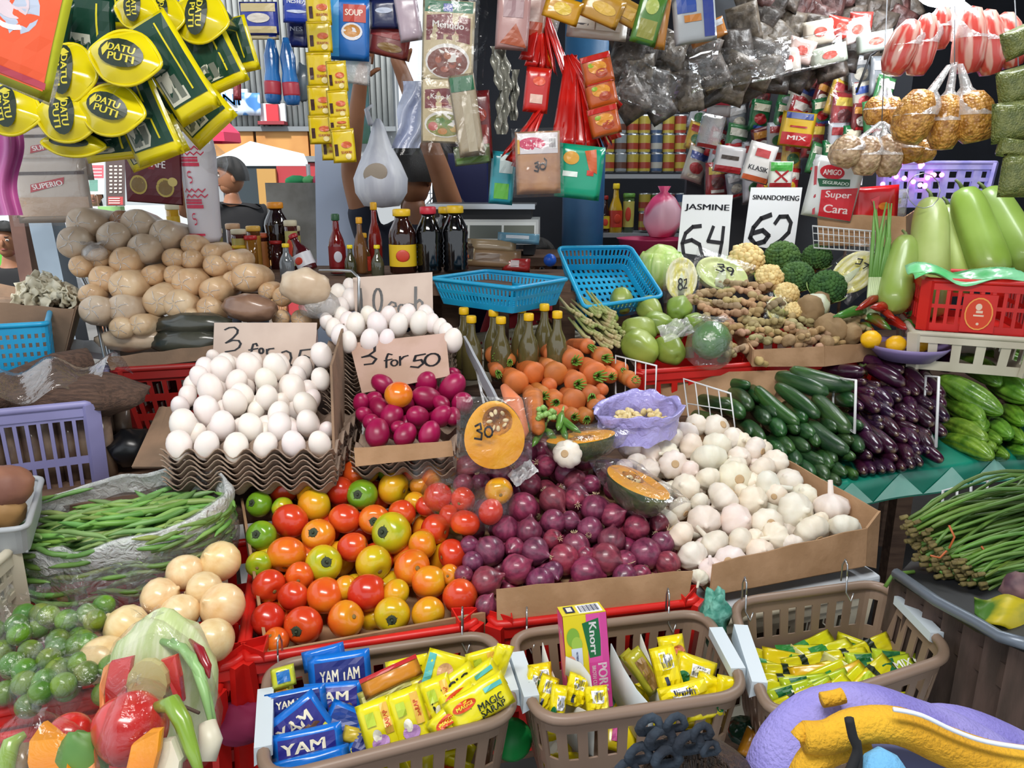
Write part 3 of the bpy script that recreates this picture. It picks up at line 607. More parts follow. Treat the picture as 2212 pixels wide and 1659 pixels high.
pile('r', RL, Conv(700, 500, 2.949), RP, [RE], .047, 'egg', 'before the 3 for 50 sign', 12, lambda it, rr: (RE, (1, 1, 1, 1), 'magenta dyed egg'), lambda it, rr: rotm(rr.uniform(-1.2, 1), rr.uniform(-1, 1), rr.uniform(0, 3)), 'magenta salted eggs on a tray')
filler([(790, 940), (950, 940), (990, 850), (800, 850)], 44, RP, -.035, [RE], .047, 48, 'magenta dyed egg hidden low on the tray', 'buried magenta eggs', lambda rr: (RE, (1, 1, 1, 1)), rq)
p = RP.at(861, 853, .035); put(TP[1], MX.Translation(p) @ V((-.2, .3, -.9)).to_track_quat('Z', 'Y').to_matrix().to_4x4() @ MX.Diagonal((.9, .9, .9, 1)), 'orange ribbed tomato lying on the magenta eggs', None, (.5, 0, 0, 1))
# ---- white onions
WOM = mat('white onion skin', 'ecd6ac', .32, col2='d9b27c', ns=26, nd=6, lo=.35, hi=.8, stretch=(3, 3, .5), coat=.3, objc=True, bump=.08, bs=40)
WP = [onion(5, 'white_onion', WOM, 0, 1), onion(6, 'white_onion', WOM, 0, 1)]
WPL = Pl((300, 1360, 1.13), (500, 1330, 1.16), (450, 1190, 1.30))
WL = [(935,670,185),(1115,615,205),(810,800,200),(1035,760,190),(905,880,205),(1125,840,230),(1080,1010,215),(640,945,220),(525,1110,240),(850,970,180),(700,1040,180)]
pile('w', WL, Conv(0, 950, 2.34), WPL, WP, .059, 'onion', 'beside the bean bag', 20, lambda it, rr: (rr.choice(WP), (rr.uniform(.95, 1.08), rr.uniform(.93, 1.03), rr.uniform(.85, 1.02), 1), 'pale yellow onion'), lambda it, rr: V((rr.uniform(-1, 1), rr.uniform(-.6, .5), rr.uniform(-1, 1))).to_track_quat('Z', 'Y').to_matrix().to_4x4(), 'pale onions heaped by the bean bag')
# ---- long vegetables
def limbs(kind, items, conv, plane, protos, L, wbase, where, rowh, colf, group, back=1.0, jit=.0):
    pts = [conv(i[2], i[3]) for i in items]; rk = ranks(pts, rowh); rr = random.Random(len(items))
    for it, (px, py), rw in zip(items, pts, rk):
        fx, fy = conv(it[0], it[1]); w = it[4]*conv.k; near = plane.at(px, py, 0); d = depth(near); Ln = L*(it[5] if len(it) > 5 else 1)
        il = math.hypot(fx-px, fy-py)*d/FL; dz = math.sqrt(max(Ln*Ln-il*il, (.25*Ln)**2))*back; far = P(fx, fy, d+dz)
        q = (far-near); l = q.length; q.normalize(); near = near - q*0; s = w*d/FL/wbase
        pr, col, word = colf(rr)
        mw = MX.Translation((near+near+q*l)/2) @ (-q).to_track_quat('Z', 'Y').to_matrix().to_4x4() @ MX.Rotation(rr.uniform(0, 6), 4, 'Z') @ MX.Diagonal((s, s, l/L, 1))
        put(pr, mw, '%s %s, %s' % (word, where, rw), group, col)
C6 = Conv(1470, 720, 2.981)
def longveg(nm, L, r, ma, cat, prof, n=18, fn=None, seg=16, bend=0, cap=None):
    m = M(); pr = [(max(.0004, r*prof(i/seg)), -L/2+L*(i/seg)) for i in range(seg+1)]; m.lathe(pr, n, fn=fn)
    m.v = [(x+bend*math.sin(PI*(z/L+.5)), y, z) for x, y, z in m.v]; o = m.build(nm, ma); T(o, nm, cat)
    if cap: cap(o)
    return o
cp = lambda u: (max(0, 1-(2*u-1)**2))**.38*(.94+.06*u)
CUC = mat('cucumber skin', '385f31', .35, col2='1c3f22', ns=30, nd=4, lo=.35, hi=.65, stretch=(2, 2, .25), objc=True, bump=.15, bs=120, coat=.1)
CP_ = [longveg('cucumber', .2, .0235, CUC, 'cucumber', cp, bend=b, fn=lambda t, u, r, z: (r*(1+.025*math.cos(5*t)), z)) for b in (.004, .012)]
CUL = [(190,310,450,335,85),(300,370,450,480,115),(430,340,520,430,85),(480,340,765,590,95),(500,400,620,530,95),(610,330,895,545,100),(610,270,955,390,120),(700,230,1130,350,115),(960,400,1110,440,110),(860,400,1090,640,120),(620,510,755,635,85),(470,480,560,570,100),(540,570,655,650,110),(760,580,880,720,85),(830,570,1080,770,120),(1030,520,1165,600,90),(1070,650,1160,750,95),(860,700,990,825,85),(720,720,925,840,110),(930,820,1060,910,100),(1050,840,1125,915,90),(780,830,940,940,110),(600,650,715,760,110),(670,640,820,750,95),(540,680,635,750,95),(400,570,530,690,100),(360,580,450,650,90),(190,460,400,530,115),(60,400,330,460,95),(60,520,250,580,110),(1000,750,1115,800,85),(900,500,1000,620,110),(660,460,800,560,100),(960,640,1100,700,100),(720,560,850,660,110),(850,760,960,860,110),(620,740,750,850,110),(700,810,850,925,115),(560,690,660,790,110),(900,880,1010,965,105),(800,890,930,985,105),(640,840,800,960,105)]
CPL = Pl((1800, 1030, 1.66), (1860, 1000, 1.68), (1650, 800, 2.02))
limbs('c', [i[:4]+(i[4]*1.12,) for i in CUL], C6, CPL, CP_, .2, .047, 'on the cucumber heap', 10, lambda rr: (rr.choice(CP_), (rr.uniform(.7, 1.2), rr.uniform(.75, 1.15), rr.uniform(.7, 1), 1), 'dark green cucumber'), 'cucumbers heaped on the green cloth')
def ecap(o):
    m = M(); L = .17
    for k in range(5):
        a = 2*PI*k/5
        m.add([(.012*math.cos(a-.5), .012*math.sin(a-.5), -L/2+.004), (.012*math.cos(a+.5), .012*math.sin(a+.5), -L/2+.004), (.019*math.cos(a), .019*math.sin(a), -L/2+.026)], [(0, 1, 2)])
    m.tube([(0, 0, -L/2+.005), (.002, 0, -L/2-.02)], [.006, .004], 8); m.build('calyx', mat('eggplant calyx', '5b6b3a', .6), o)
EGP = mat('eggplant skin', '351630', .24, col2='220c20', ns=9, objc=True, coat=.25)
def tipmat():
    m = mat('eggplant skin', ''); nt = m.node_tree; N = nt.nodes; L = nt.links; b = N['Principled BSDF']; old = b.inputs['Base Color'].links[0].from_socket
    tc = N.new('ShaderNodeTexCoord'); sp = N.new('ShaderNodeSeparateXYZ'); L.new(tc.outputs['Object'], sp.inputs[0]); mr = N.new('ShaderNodeMapRange'); mr.inputs[1].default_value = .078; mr.inputs[2].default_value = .087; mr.inputs[4].default_value = .75
    L.new(sp.outputs[2], mr.inputs[0]); mx = N.new('ShaderNodeMix'); mx.data_type = 'RGBA'; mx.inputs[7].default_value = lin('8f7a55'); L.new(mr.outputs[0], mx.inputs[0]); L.new(old, mx.inputs[6]); L.new(mx.outputs[2], b.inputs['Base Color'])
tipmat()
ep = lambda u: (max(0, 1-(2*u-1)**2))**.4*(.72+.3*u)
EG = [longveg('eggplant', .17, .0225, EGP, 'eggplant', ep, bend=b, cap=ecap) for b in (.004, .014)]
EGL = [(860,210,970,50,85,.9),(960,220,1110,100,100,1),(1050,150,1190,40,80,.9),(1150,160,1285,110,100),(1290,130,1540,150,120,1.3),(1530,100,1745,220,135,1.3),(1020,240,1190,250,100),(1180,200,1305,225,80),(1310,200,1435,255,80),(1490,180,1620,220,80),(1110,300,1190,315,80),(1200,310,1280,335,75),(1300,270,1445,335,100),(1440,250,1535,305,85),(1530,290,1612,395,90),(1610,310,1690,415,90),(1140,370,1243,395,85),(1380,370,1475,385,75),(1470,350,1525,395,75),(1260,420,1355,470,95),(1190,430,1272,500,95),(1380,440,1445,490,80),(1450,460,1500,505,75),(1540,420,1622,485,85),(1100,440,1168,485,75),(1290,480,1375,535,85),(1370,510,1440,555,85),(1440,510,1522,565,85),(1530,520,1625,595,100),(1630,480,1712,565,90),(1140,570,1212,655,95),(1220,550,1300,605,80),(1300,560,1370,615,75),(1400,580,1532,635,85),(1500,590,1602,655,85),(1610,600,1702,655,85),(1360,630,1455,695,80),(1190,670,1282,765,100),(1280,670,1380,765,110),(1540,660,1612,755,85),(1130,760,1222,795,85),(1270,780,1392,810,75),(1400,730,1475,815,90),(1470,710,1535,775,85),(1580,760,1685,825,85),
 (1130,840,1180,900,75),(1200,830,1240,895,75),(1260,830,1305,890,75),(1320,820,1365,885,75),(1390,810,1430,870,75),(1440,800,1490,865,75),(1500,790,1550,850,75),(1240,640,1330,700,95),(1200,540,1290,560,90),(1450,670,1520,720,90),(1330,390,1410,430,90),(1220,350,1300,400,90),(1640,420,1690,470,85),(1330,600,1400,660,90),(1540,700,1600,770,80)]
EPL2 = Pl((1860, 1010, 1.68), (2020, 985, 1.72), (1950, 780, 2.07))
limbs('eg', [(i[2]+(i[0]-i[2])*(1.8 if len(i) < 6 else 1), i[3]+(i[1]-i[3])*(1.8 if len(i) < 6 else 1), i[2], i[3], i[4]*1.22)+i[5:] for i in EGL], C6, EPL2, EG, .17, .045, 'on the eggplant heap', 8, lambda rr: (rr.choice(EG), (rr.uniform(.7, 1.5), rr.uniform(.7, 1.3), rr.uniform(.7, 1.3), 1), 'glossy purple eggplant'), 'eggplants heaped between the wire racks')
# bitter gourds
BIT = mat('bitter gourd skin', '7fa83c', .3, col2='4d7a26', ns=26, nd=4, lo=.35, hi=.65, objc=True, coat=.3, bump=.4, bs=90)
def bfn(t, u, r, z):
    rd = abs(math.sin(4*t)); return (r*(1+.17*rd**.6-.06+.045*NZ.noise(V((math.cos(t)*5, math.sin(t)*5, z*150)))), z)
bp_ = lambda u: (max(0, 1-(2*u-1)**2))**.55
BT = [longveg('bitter_gourd', .25, .031, BIT, 'bitter gourd', bp_, n=48, fn=bfn, seg=30, bend=b) for b in (.0, .012)]
BL = [(1800,150,2260,200,130,1.1),(1760,160,2060,335,120),(1960,230,2260,440,150),(1660,280,2075,520,135),(1690,420,1945,565,120),(1690,580,1965,690,130),(1670,680,2010,805,120),(1880,600,2055,695,95),(1960,560,2125,665,110),(2060,500,2205,585,100),(2100,610,2205,695,95),(1960,700,2105,795,95),(2060,690,2240,775,95),(2110,330,2270,370,110),(1800,560,1950,620,110),(1860,660,2020,740,110),(2160,450,2260,520,110),(2080,90,2280,130,110)]
BPL = Pl((2060, 985, 1.74), (2200, 970, 1.78), (2120, 780, 2.08))
limbs('b', [i[:4]+(i[4]*1.25,)+i[5:] for i in BL], C6, BPL, BT, .25, .065, 'on the heap at right', 10, lambda rr: (rr.choice(BT), (rr.uniform(.75, 1.1), rr.uniform(.8, 1.1), rr.uniform(.7, 1), 1), 'warty green bitter gourd'), 'bitter gourds heaped at the right edge')
# carrots
CAR = mat('carrot skin', 'd17434', .55, col2='a85c30', ns=24, nd=5, lo=.3, hi=.75, stretch=(1, 1, 4), objc=True, bump=.2, bs=50)
def crown(green):
    def f(o):
        m = M(); L = .15; m.lathe([(.011, L/2-.004), (.010, L/2-.001), (.007, L/2-.002), (.0005, L/2-.001)], 14); m.build('crown', mat('carrot crown', '8d8c4a', .7, col2='6f7a35'), o)
        if green:
            m = M(); rr = random.Random(4)
            for k in range(9):
                a = k*.7; r0 = .004; m.tube([(r0*math.cos(a), r0*math.sin(a), L/2-.002), (r0*1.6*math.cos(a), r0*1.6*math.sin(a), L/2+.012), (r0*2.6*math.cos(a)+.006, r0*2.4*math.sin(a), L/2+.026+rr.uniform(0, .012))], [.0024, .002, .0012], 5)
            m.build('leaf_stub', mat('carrot leaf stub', '6f9c3a', .6), o)
    return f
kp = lambda u: .06 if u <= 0 else (.62+.38*u**.7 if u < .9 else .99*math.sqrt(max(0, 1-((u-.9)/.105)**2))*.9+.12)*min(1, (u*9)**.6)
KP = [longveg('carrot', .15, .0225, CAR, 'carrot', kp, seg=22, cap=crown(g)) for g in (0, 1)]
C5 = Conv(1020, 730, 4.809)
KL = [(190,100,230,190,170,0),(360,160,390,235,125,0),(560,90,570,165,190,0),(690,100,850,170,180,1),(960,140,1060,240,215,0),(1000,60,1215,90,150,0),(1270,150,1370,205,190,0),(500,290,660,375,215,1),(780,290,880,385,230,1),(200,260,260,350,140,1),(360,370,470,480,235,1),(1000,380,1085,475,215,0),(1160,270,1290,390,240,1),(1380,320,1440,400,150,0),(760,440,810,500,140,0),(640,500,730,600,170,0),(800,560,870,660,185,1),(960,580,1070,665,230,1),(1170,520,1240,600,180,0),(1320,490,1355,545,120,0),(980,740,1050,820,160,0),(1110,740,1190,830,160,0),(1420,330,1650,430,150,0),(1480,370,1700,470,140,0),(900,720,940,780,150,0),(1200,660,1290,720,150,0),(820,740,860,800,150,0),(560,520,640,640,170,0),(1300,600,1330,660,120,0),(700,240,800,300,150,0),(1450,260,1560,330,140,0)]
KPL = Pl((1240, 930, 1.66), (1340, 910, 1.68), (1200, 770, 1.95))
# carrots point their crown (+Z end) at the viewer
limbs('k', [(a, b, c, d, w*1.15, .95) for a, b, c, d, w, g in KL], C5, KPL, KP, .15, .046, 'on the carrot heap', 12, lambda rr: (KP[1] if rr.random() < .45 else KP[0], (rr.uniform(.85, 1.15), rr.uniform(.85, 1.1), rr.uniform(.8, 1.1), 1), 'orange carrot'), 'carrots heaped behind the pumpkin')
put(KP[0], axis_m(P(1163, 935, 1.55), P(1150, 850, 1.62), 1, .8), 'bright orange carrot pointing down beside the cut pumpkin')
# wrapped rolls
ROLL = mat('pale rolls in cling film', 'd0bda4', .42, col2='bda488', ns=14, objc=True, coat=.22, bump=.6, bs=28)
def roll(seed, sq=1):
    m = M(); m.lathe([(.0005, -.085), (.02, -.085), (.034, -.081), (.0395, -.07), (.041, -.04), (.041, .04), (.039, .06), (.031, .0725), (.017, .0765), (.0005, .077)], 22, fn=lambda t, u, r, z: (r*(1+.04*math.sin(2*t+seed)+.015*math.sin(5*t+z*60)), z*sq)); o = m.build('wrapped_roll', ROLL); T(o, 'r', 'roll')
    m = M()
    for k in range(5): a = k*1.25+seed; m.tube([(.03*math.cos(a), .03*math.sin(a), .0745*sq), (.012*math.cos(a+.3), .012*math.sin(a+.3), .079*sq), (.004*math.cos(a), .004*math.sin(a), .0785*sq)], [.0008, .0014, .001], 4)
    m.build('film_twist', FILMH, o); return o
RO = [roll(1), roll(2.2)]
C7 = Conv(120, 430, 3.687)
L7 = [(220,360,250,0),(330,210,265,0),(510,320,245,0),(710,220,245,0),(770,410,235,0),(940,300,235,0),(250,530,170,1),(400,470,170,1),(600,500,230,1),(960,470,165,1),(1130,370,170,1),(1120,490,155,1),(810,600,165,1),(970,610,155,1),(1280,430,160,1),(1310,550,175,1),(1450,490,175,1),(420,640,210,1),(630,690,245,2),(1110,670,230,1),(1310,720,220,1),(1570,630,240,1),(330,750,180,1),(860,790,245,2),(1040,850,235,2),(1250,880,190,1),(390,900,240,0),(610,880,235,0),(570,1010,180,2),(740,1000,180,2),(1710,730,140,1),(1820,770,150,1),(2080,830,170,1),(1110,950,160,2),(1990,970,160,1),(1800,950,140,1),(2010,740,150,1),(1880,700,150,1),(1430,650,150,1),(560,180,160,3)]
RPL = Pl((250, 700, 1.80), (680, 700, 1.92), (350, 500, 2.0))
RC = [((.93, .92, .93, 1), 'greyish'), ((1.0, .84, .66, 1), 'tan'), ((1.08, 1.0, .86, 1), 'cream'), ((.55, .38, .28, 1), 'brown')]
pile('roll', L7, C7, RPL, RO, .082, 'roll', 'in the wire basket', 14, lambda it, rr: (rr.choice(RO), RC[it[3]][0], RC[it[3]][1]+' film wrapped roll'), lambda it, rr: V((rr.uniform(-.1, .25), -1, rr.uniform(.0, .3))).to_track_quat('Z', 'Y').to_matrix().to_4x4() @ rotm(0, 0, rr.uniform(0, 6)), 'film wrapped rolls in the wire basket')
# ------------------------------------------------------------------ egg trays and price cards
def tray(o_label, mw, nx, ny, p, n, dz=.011, group=None):
    def f(u, v):
        x, y = (u-.5)*nx*p, (v-.5)*ny*p
        return V((x, y, .5*.02*(-math.cos(2*PI*(x/p+(nx % 2 == 0)*.5))-math.cos(2*PI*(y/p+(ny % 2 == 0)*.5)))))
    m = M(); m.grid(f, nx*8, ny*8); me = m.mesh('tray', PULP)
    for k in range(n):
        o = bpy.data.objects.new('egg_tray', me); COL.objects.link(o); s = 1+.01*math.sin(k*3)
        o.matrix_basis = mw @ MX.Translation((.003*math.sin(k*5), .003*math.cos(k*7), -dz*k)) @ MX.Diagonal((s, s, 1, 1))
        md = o.modifiers.new('thickness', 'SOLIDIFY'); md.thickness = .002
        T(o, (o_label+(', topmost' if k == 0 else ', '+ORD[k]+' from top')), 'egg tray', group)
p = P(540, 962, 1.45); p.z = 1.09; tray('grey pulp egg tray under the left egg pile', MX.Translation(p+V((.0, .115, 0))), 6, 5, .0555, 7, group='stacked trays under left eggs')
p = P(865, 1010, 1.47); tray('pulp egg tray under the magenta eggs', MX.Translation(V((p.x, p.y+.13, 1.065))), 4, 4, .052, 4, group='stacked trays under magenta eggs')
p = P(840, 742, 1.84); tray('pulp egg tray under the 10 each eggs', MX.Translation(V((p.x, p.y+.06, p.z-.012))) @ rotm(0, 0, -.15), 5, 5, .0555, 16, .0105, group='tall stack of trays under the 10 each eggs')
o = E('cardboard_box', 'cardboard wall standing right of the left egg pile', 'box', MX.Translation(P(735, 950, 1.55)-V((0, 0, .1))))
card(o, [P(722, 1010, 1.46), P(742, 990, 1.62), P(742, 700, 1.80), P(715, 790, 1.52)], ma=CARDD)
o = E('cardboard_box', 'low cardboard front strip before the magenta eggs', 'box', MX.Translation(P(850, 985, 1.46)-V((0, 0, .05))))
card(o, [P(768, 1008, 1.45), P(980, 985, 1.47), P(975, 952, 1.47), P(765, 968, 1.455)], 'front_panel')
o = E('cardboard_box', 'brown cardboard flap left of the egg pile', 'box', MX.Translation(P(350, 920, 1.6)-V((0, 0, .1))))
card(o, [P(285, 1010, 1.5), P(400, 1010, 1.5), P(395, 880, 1.62), P(345, 880, 1.64)], ma=CARDD)
PAPER = mat('aged price card', 'cdb9ab', .75, col2='b9a396', ns=9, nd=6, lo=.4, hi=.75); PAPERP = mat('pinkish price card', 'c4a496', .75, col2='b3937f', ns=8, nd=6); WPAP = mat('white laminated card', 'dcdedf', .3)
def sign(label, c, d, items, ma, word='price_sign', cat='sign', stick=None):
    "c: four corners tl tr br bl in picture, d depth or four depths; items use picture coordinates"
    ds = d if hasattr(d, '__len__') else [d]*4; q = [P(x, y, dd) for (x, y), dd in zip(c, ds)]; cen = sum(q, V())/4
    tl, tr, br, bl = [k-cen for k in q]; nrm = (tr-tl).cross(bl-tl).normalized(); nrm = nrm if nrm.y < 0 else -nrm
    def sf(x, y, off=0):
        u, v = (x+1)/2, (1-y)/2; return (tl*(1-u)+tr*u)*(1-v)+(bl*(1-u)+br*u)*v+nrm*off
    (x0, y0), (x1, y1), (x2, y2), (x3, y3) = c; a, b_, e, f = x1-x0, x3-x0, y1-y0, y3-y0; det = a*f-b_*e
    def px(x, y): dx, dy = x-x0, y-y0; u = (dx*f-dy*b_)/det; v = (dy*a-dx*e)/det; return (u*2-1, 1-v*2)
    o = E(word, label, cat, MX.Translation(cen)); m = M(); m.grid(lambda u, v: sf(u*2-1, 1-v*2), 6, 4); m.build('card', ma, o, smooth=False, solid=.002)
    if stick is not None:
        b0 = sf(0, -.9, -.006); m = M(); m.tube([b0, V((b0.x, b0.y, stick-cen.z))], .006, 8); m.build('stick', WOOD, o)
    out = []
    for it in items:
        if it[0] == 'str': out.append(('str', [px(*k) for k in it[1]], it[2], it[3]))
        elif it[0] == 'ptxt': x, y = px(it[1], it[2]); out.append(('txt', x, y, it[3], it[4], it[5], it[6]))
        else: out.append(it)
    printing(sf, out, o, 'lettering', .0016); return o
def Z(x0, y0, z, pts): return [(x0+x/z, y0+y/z) for x, y in pts]
K = '17161c'
z4 = lambda *p: ('str', Z(340, 680, 4.88, p), .036, K)
sign('aged price card reading 3 for 25 behind the eggs', [(463, 697), (685, 697), (678, 812), (458, 830)], [1.78, 1.78, 1.77, 1.77], [
 z4((715, 160), (760, 138), (815, 135), (850, 165), (845, 200), (800, 250), (725, 302), (800, 275), (860, 280), (882, 315), (865, 355), (820, 385), (720, 397)),
 z4((1058, 345), (1045, 318), (1015, 325), (1002, 370), (996, 420)), z4((970, 388), (1062, 374)), z4(*arc(1100, 402, 22, 30, 0, 360)), z4((1160, 388), (1162, 440)), z4((1160, 405), (1185, 384), (1232, 380)),
 z4((1320, 430), (1365, 415), (1408, 440), (1420, 500), (1400, 560), (1412, 582), (1480, 600)), z4((1640, 405), (1520, 415), (1500, 500), (1560, 480), (1605, 505), (1605, 560), (1560, 600), (1490, 585))], PAPER)
z5 = lambda w, *p: ('str', Z(700, 500, 2.949, p), w, K)
sign('aged price card reading 10 each above white eggs', [(762, 600), (934, 588), (936, 705), (770, 712)], [1.95, 1.95, 1.92, 1.92], [
 z5(.075, (228, 368), (236, 440), (238, 528)), z5(.055, *arc(345, 440, 27, 74, 0, 360, 14)), z5(.045, (418, 482), (465, 475), (460, 455), (435, 448), (412, 475), (418, 515), (455, 522)),
 z5(.045, *arc(500, 490, 20, 27, 0, 360)), z5(.045, (524, 462), (530, 518)), z5(.045, (575, 462), (550, 458), (535, 485), (545, 515)), z5(.06, (588, 355), (592, 500)), z5(.05, (592, 455), (615, 432), (635, 448), (640, 485))], PAPER)
sign('brownish price card reading 3 for 50 behind magenta eggs', [(755, 742), (963, 720), (972, 812), (782, 850)], [1.76, 1.77, 1.70, 1.69], [
 z5(.045, (243, 735), (290, 718), (325, 735), (325, 770), (290, 795), (245, 808), (300, 800), (338, 822), (315, 852), (262, 856)),
 z5(.038, (440, 797), (415, 790), (405, 820), (408, 882)), z5(.038, (393, 836), (442, 828)), z5(.036, *arc(460, 854, 22, 20, 0, 360)), z5(.038, (495, 812), (500, 872)), z5(.038, (498, 838), (520, 815), (547, 808)),
 z5(.045, (662, 803), (600, 812), (592, 848), (640, 842), (658, 868), (625, 894), (574, 886)), z5(.045, *arc(715, 846, 50, 44, 0, 360, 14))], PAPERP)
z3 = lambda w, *p: ('str', Z(1400, 0, 2.724, p), w, K)
sign('white card reading JASMINE 64 behind the cabbages', [(1475, 421), (1583, 421), (1572, 560), (1463, 545)], 2.5, [('ptxt', 1527, 448, 1.75, .25, 'JASMINE', '22242c'),
 z3(.11, (308, 1322), (262, 1330), (220, 1370), (200, 1430), (208, 1490), (240, 1530), (290, 1530), (316, 1480), (300, 1425), (255, 1405), (215, 1420)), z3(.1, (382, 1322), (350, 1402), (430, 1404)), z3(.1, (442, 1320), (432, 1400), (412, 1492))], WPAP, stick=1.0)
sign('white card reading SINANDOMENG 62 right of the jasmine card', [(1622, 405), (1733, 405), (1714, 545), (1605, 528)], 2.55, [('ptxt', 1676, 426, 1.8, .16, 'SINANDOMENG', '22242c'),
 z3(.13, (722, 1256), (665, 1280), (620, 1335), (600, 1395), (630, 1428), (685, 1405), (710, 1370), (675, 1345), (622, 1365)), z3(.11, (748, 1300), (775, 1262), (820, 1258), (842, 1290), (830, 1340), (780, 1390), (735, 1420), (838, 1412))], WPAP, stick=1.0)
sign('small grey card end reading OR behind the red candy pack', [(1828, 345), (1866, 350), (1862, 400), (1826, 395)], 2.75, [('ptxt', 1848, 368, 1.3, .5, 'OR', '22242c')], WPAP, stick=1.0)
# ------------------------------------------------------------------ cut pumpkins in film
RIND = mat('dark green pumpkin rind', '35472c', .4, col2='6d7a4a', ns=30, nd=4, lo=.45, hi=.75, bump=.1); FLESH = mat('orange pumpkin flesh', 'f2ab08', .45, col2='ea9c08', ns=20); PULPO = mat('stringy pumpkin pulp', 'cf8a30', .6, col2='a96f2c', ns=60, bump=.8, bs=150)
SEED = mat('pumpkin seed', 'e3cfa0', .6)
def pumpkin(label, p, nrm, spin, rx, rz, depth_, cav=(0, .25, .45, .42), txt=None, neck=None):
    q = V(nrm).to_track_quat('-Y', 'Z').to_matrix().to_4x4(); o = E('cut_pumpkin', label, 'pumpkin', MX.Translation(p) @ q @ MX.Rotation(spin, 4, 'Y'))
    def out(a): # outline, wider at the bottom
        c, s = math.cos(a), math.sin(a); return rx*c*(1-.12*s), rz*s
    m = M(); m.grid(lambda u, v: V((out(2*PI*u)[0]*math.cos(v*PI/2)**.7 if v < 1 else 0, depth_*math.sin(v*PI/2)*(1+.04*math.cos(2*PI*u*9)), out(2*PI*u)[1]*math.cos(v*PI/2)**.7 if v < 1 else 0)), 40, 10); m.build('rind', RIND, o, weld=True)
    cx, cz, ax, az = cav; cx, cz, ax, az = cx*rx, cz*rz, ax*rx, az*rz
    m = M(); m.grid(lambda u, v: V((out(2*PI*u)[0]*(1-v)+(cx+ax*math.cos(2*PI*u))*v, -.002*math.sin(v*PI), out(2*PI*u)[1]*(1-v)+(cz+az*math.sin(2*PI*u))*v)), 40, 4); m.build('flesh', FLESH, o)
    m = M(); m.grid(lambda u, v: V((cx+ax*(1-v)*math.cos(2*PI*u), .03*math.sin(v*PI/2)+.004*NZ.noise(V((u*20, v*9, 0))), cz+az*(1-v)*math.sin(2*PI*u))), 40, 8); m.build('seed_cavity', PULPO, o)
    for k in range(8):
        a = k*2.4; m = M(); m.ell((0, 0, 0), (.0065, .0018, .0038), 8, 5); m.build('seed', SEED, o, mw=MX.Translation((cx+ax*.55*math.cos(a), .006, cz+az*.6*math.sin(a))) @ rotm(a, a, a))
    m = M(); s = pillow(rx*2.5, rz*2.25, .02, 3, .006); m.grid(lambda u, v: s(u*2-1, v*2-1, .004), 12, 12); m.grid(lambda u, v: V(((u*2-1)*rx*1.12, (depth_+.008)*math.sin(PI*v)**.6*math.sin(PI*u)**.4+.004*NZ.noise(V((u*8, v*8, 2))), (v*2-1)*rz*1.1)), 12, 12); m.build('cling_film', film('thin cling film', .02, bump=.9, bs=25, gl=.7), o)
    if txt: printing(lambda x, y, off=0: V((x*rx, -.013-off, y*rz)), txt, o, 'lettering')
    return o
n30 = [('str', [(-.62, .30), (-.45, .38), (-.42, .22), (-.56, .18), (-.40, .10), (-.42, -.08), (-.64, -.05)], .05, K), ('str', arc(-.18, .14, .13, .15, 0, 360), .05, K)]
pumpkin('cut orange pumpkin half facing out, marked 30', P(1068, 940, 1.40), (-.02, -1, .12), .0, .057, .066, .075, (.1, .42, .5, .42), n30)
m = M(); pe = V((-.02, -1, .12)); pumpkin('pumpkin wedge in film lying behind the red onions', P(1258, 944, 1.56), (-.05, .08, 1), .1, .08, .045, .05, (.1, .1, .4, .35))
pumpkin('dark green pumpkin half in film beside the garlic', P(1375, 1040, 1.46), (.18, .02, 1), -.3, .085, .05, .055, (.25, -.1, .35, .35))
m = M(); m.tube([P(1100, 985, 1.5), P(1118, 930, 1.53), P(1110, 870, 1.56), P(1088, 835, 1.6)], [.012, .024, .02, .008], 12); T(m.build('papaya_slice', mat('salmon papaya flesh', 'e88a5e', .45, col2='dd7a4c')), 'salmon orange fruit slice behind the cut pumpkin half', 'fruit')
# ------------------------------------------------------------------ purple bag of garlic cloves
PURB = film('lilac plastic bag', .88, col=(.42, .38, .80), rough=.25, tint=(.8, .75, 1))
pc = P(1380, 893, 1.66); o = E('plastic_bag', 'lilac plastic bag rolled open around garlic cloves', 'bag', MX.Translation(pc-V((0, 0, .03))))
def bagwall(rx, ry, rim, h, seed, am=.006, cuff=.03, slant=(0, 0), bulge=0):
    def f(u, v):
        a = 2*PI*u; w = am*NZ.noise(V((math.cos(a)*3+seed, math.sin(a)*3, v*2)))*2
        if v < .3: t = v/.3; k = 1+cuff/rx*math.sin(PI*t*.9+.15); z = rim-h*.42*(1-t)*1.0+(cuff*.5*math.sin(PI*t)); z = rim-.28*h*(1-t)+.01*math.sin(PI*t) ; kx = (rx+cuff*math.sin(PI*(.15+.7*(1-t)))*.8)/rx
        else: t = (v-.3)/.7; kx = 1-.05*math.sin(PI*min(1, t*2))*0+bulge*math.sin(PI*t*.9); z = rim-h*t
        k = kx; return V((rx*k*math.cos(a)+w, ry*k*math.sin(a)+w, z+slant[0]*math.cos(a)+slant[1]*math.sin(a)+w*1.2))
    return f
f = bagwall(.088, .062, .045, .06, 1, .006, .018, (.008, .012)); m = M(); m.grid(f, 60, 16); m.build('bag_wall', PURB, o, weld=True)
CLV = mat('peeled garlic clove', 'ead9a8', .4, col2='dcc68c', ns=20, sss=.05); m = M(); m.lathe([(.0004, -.012), (.005, -.010), (.0075, -.003), (.0068, .004), (.0035, .011), (.0004, .0145)], 12); cl0 = m.build('garlic_clove', CLV); T(cl0, 'c', 'garlic clove')
rr = random.Random(5)
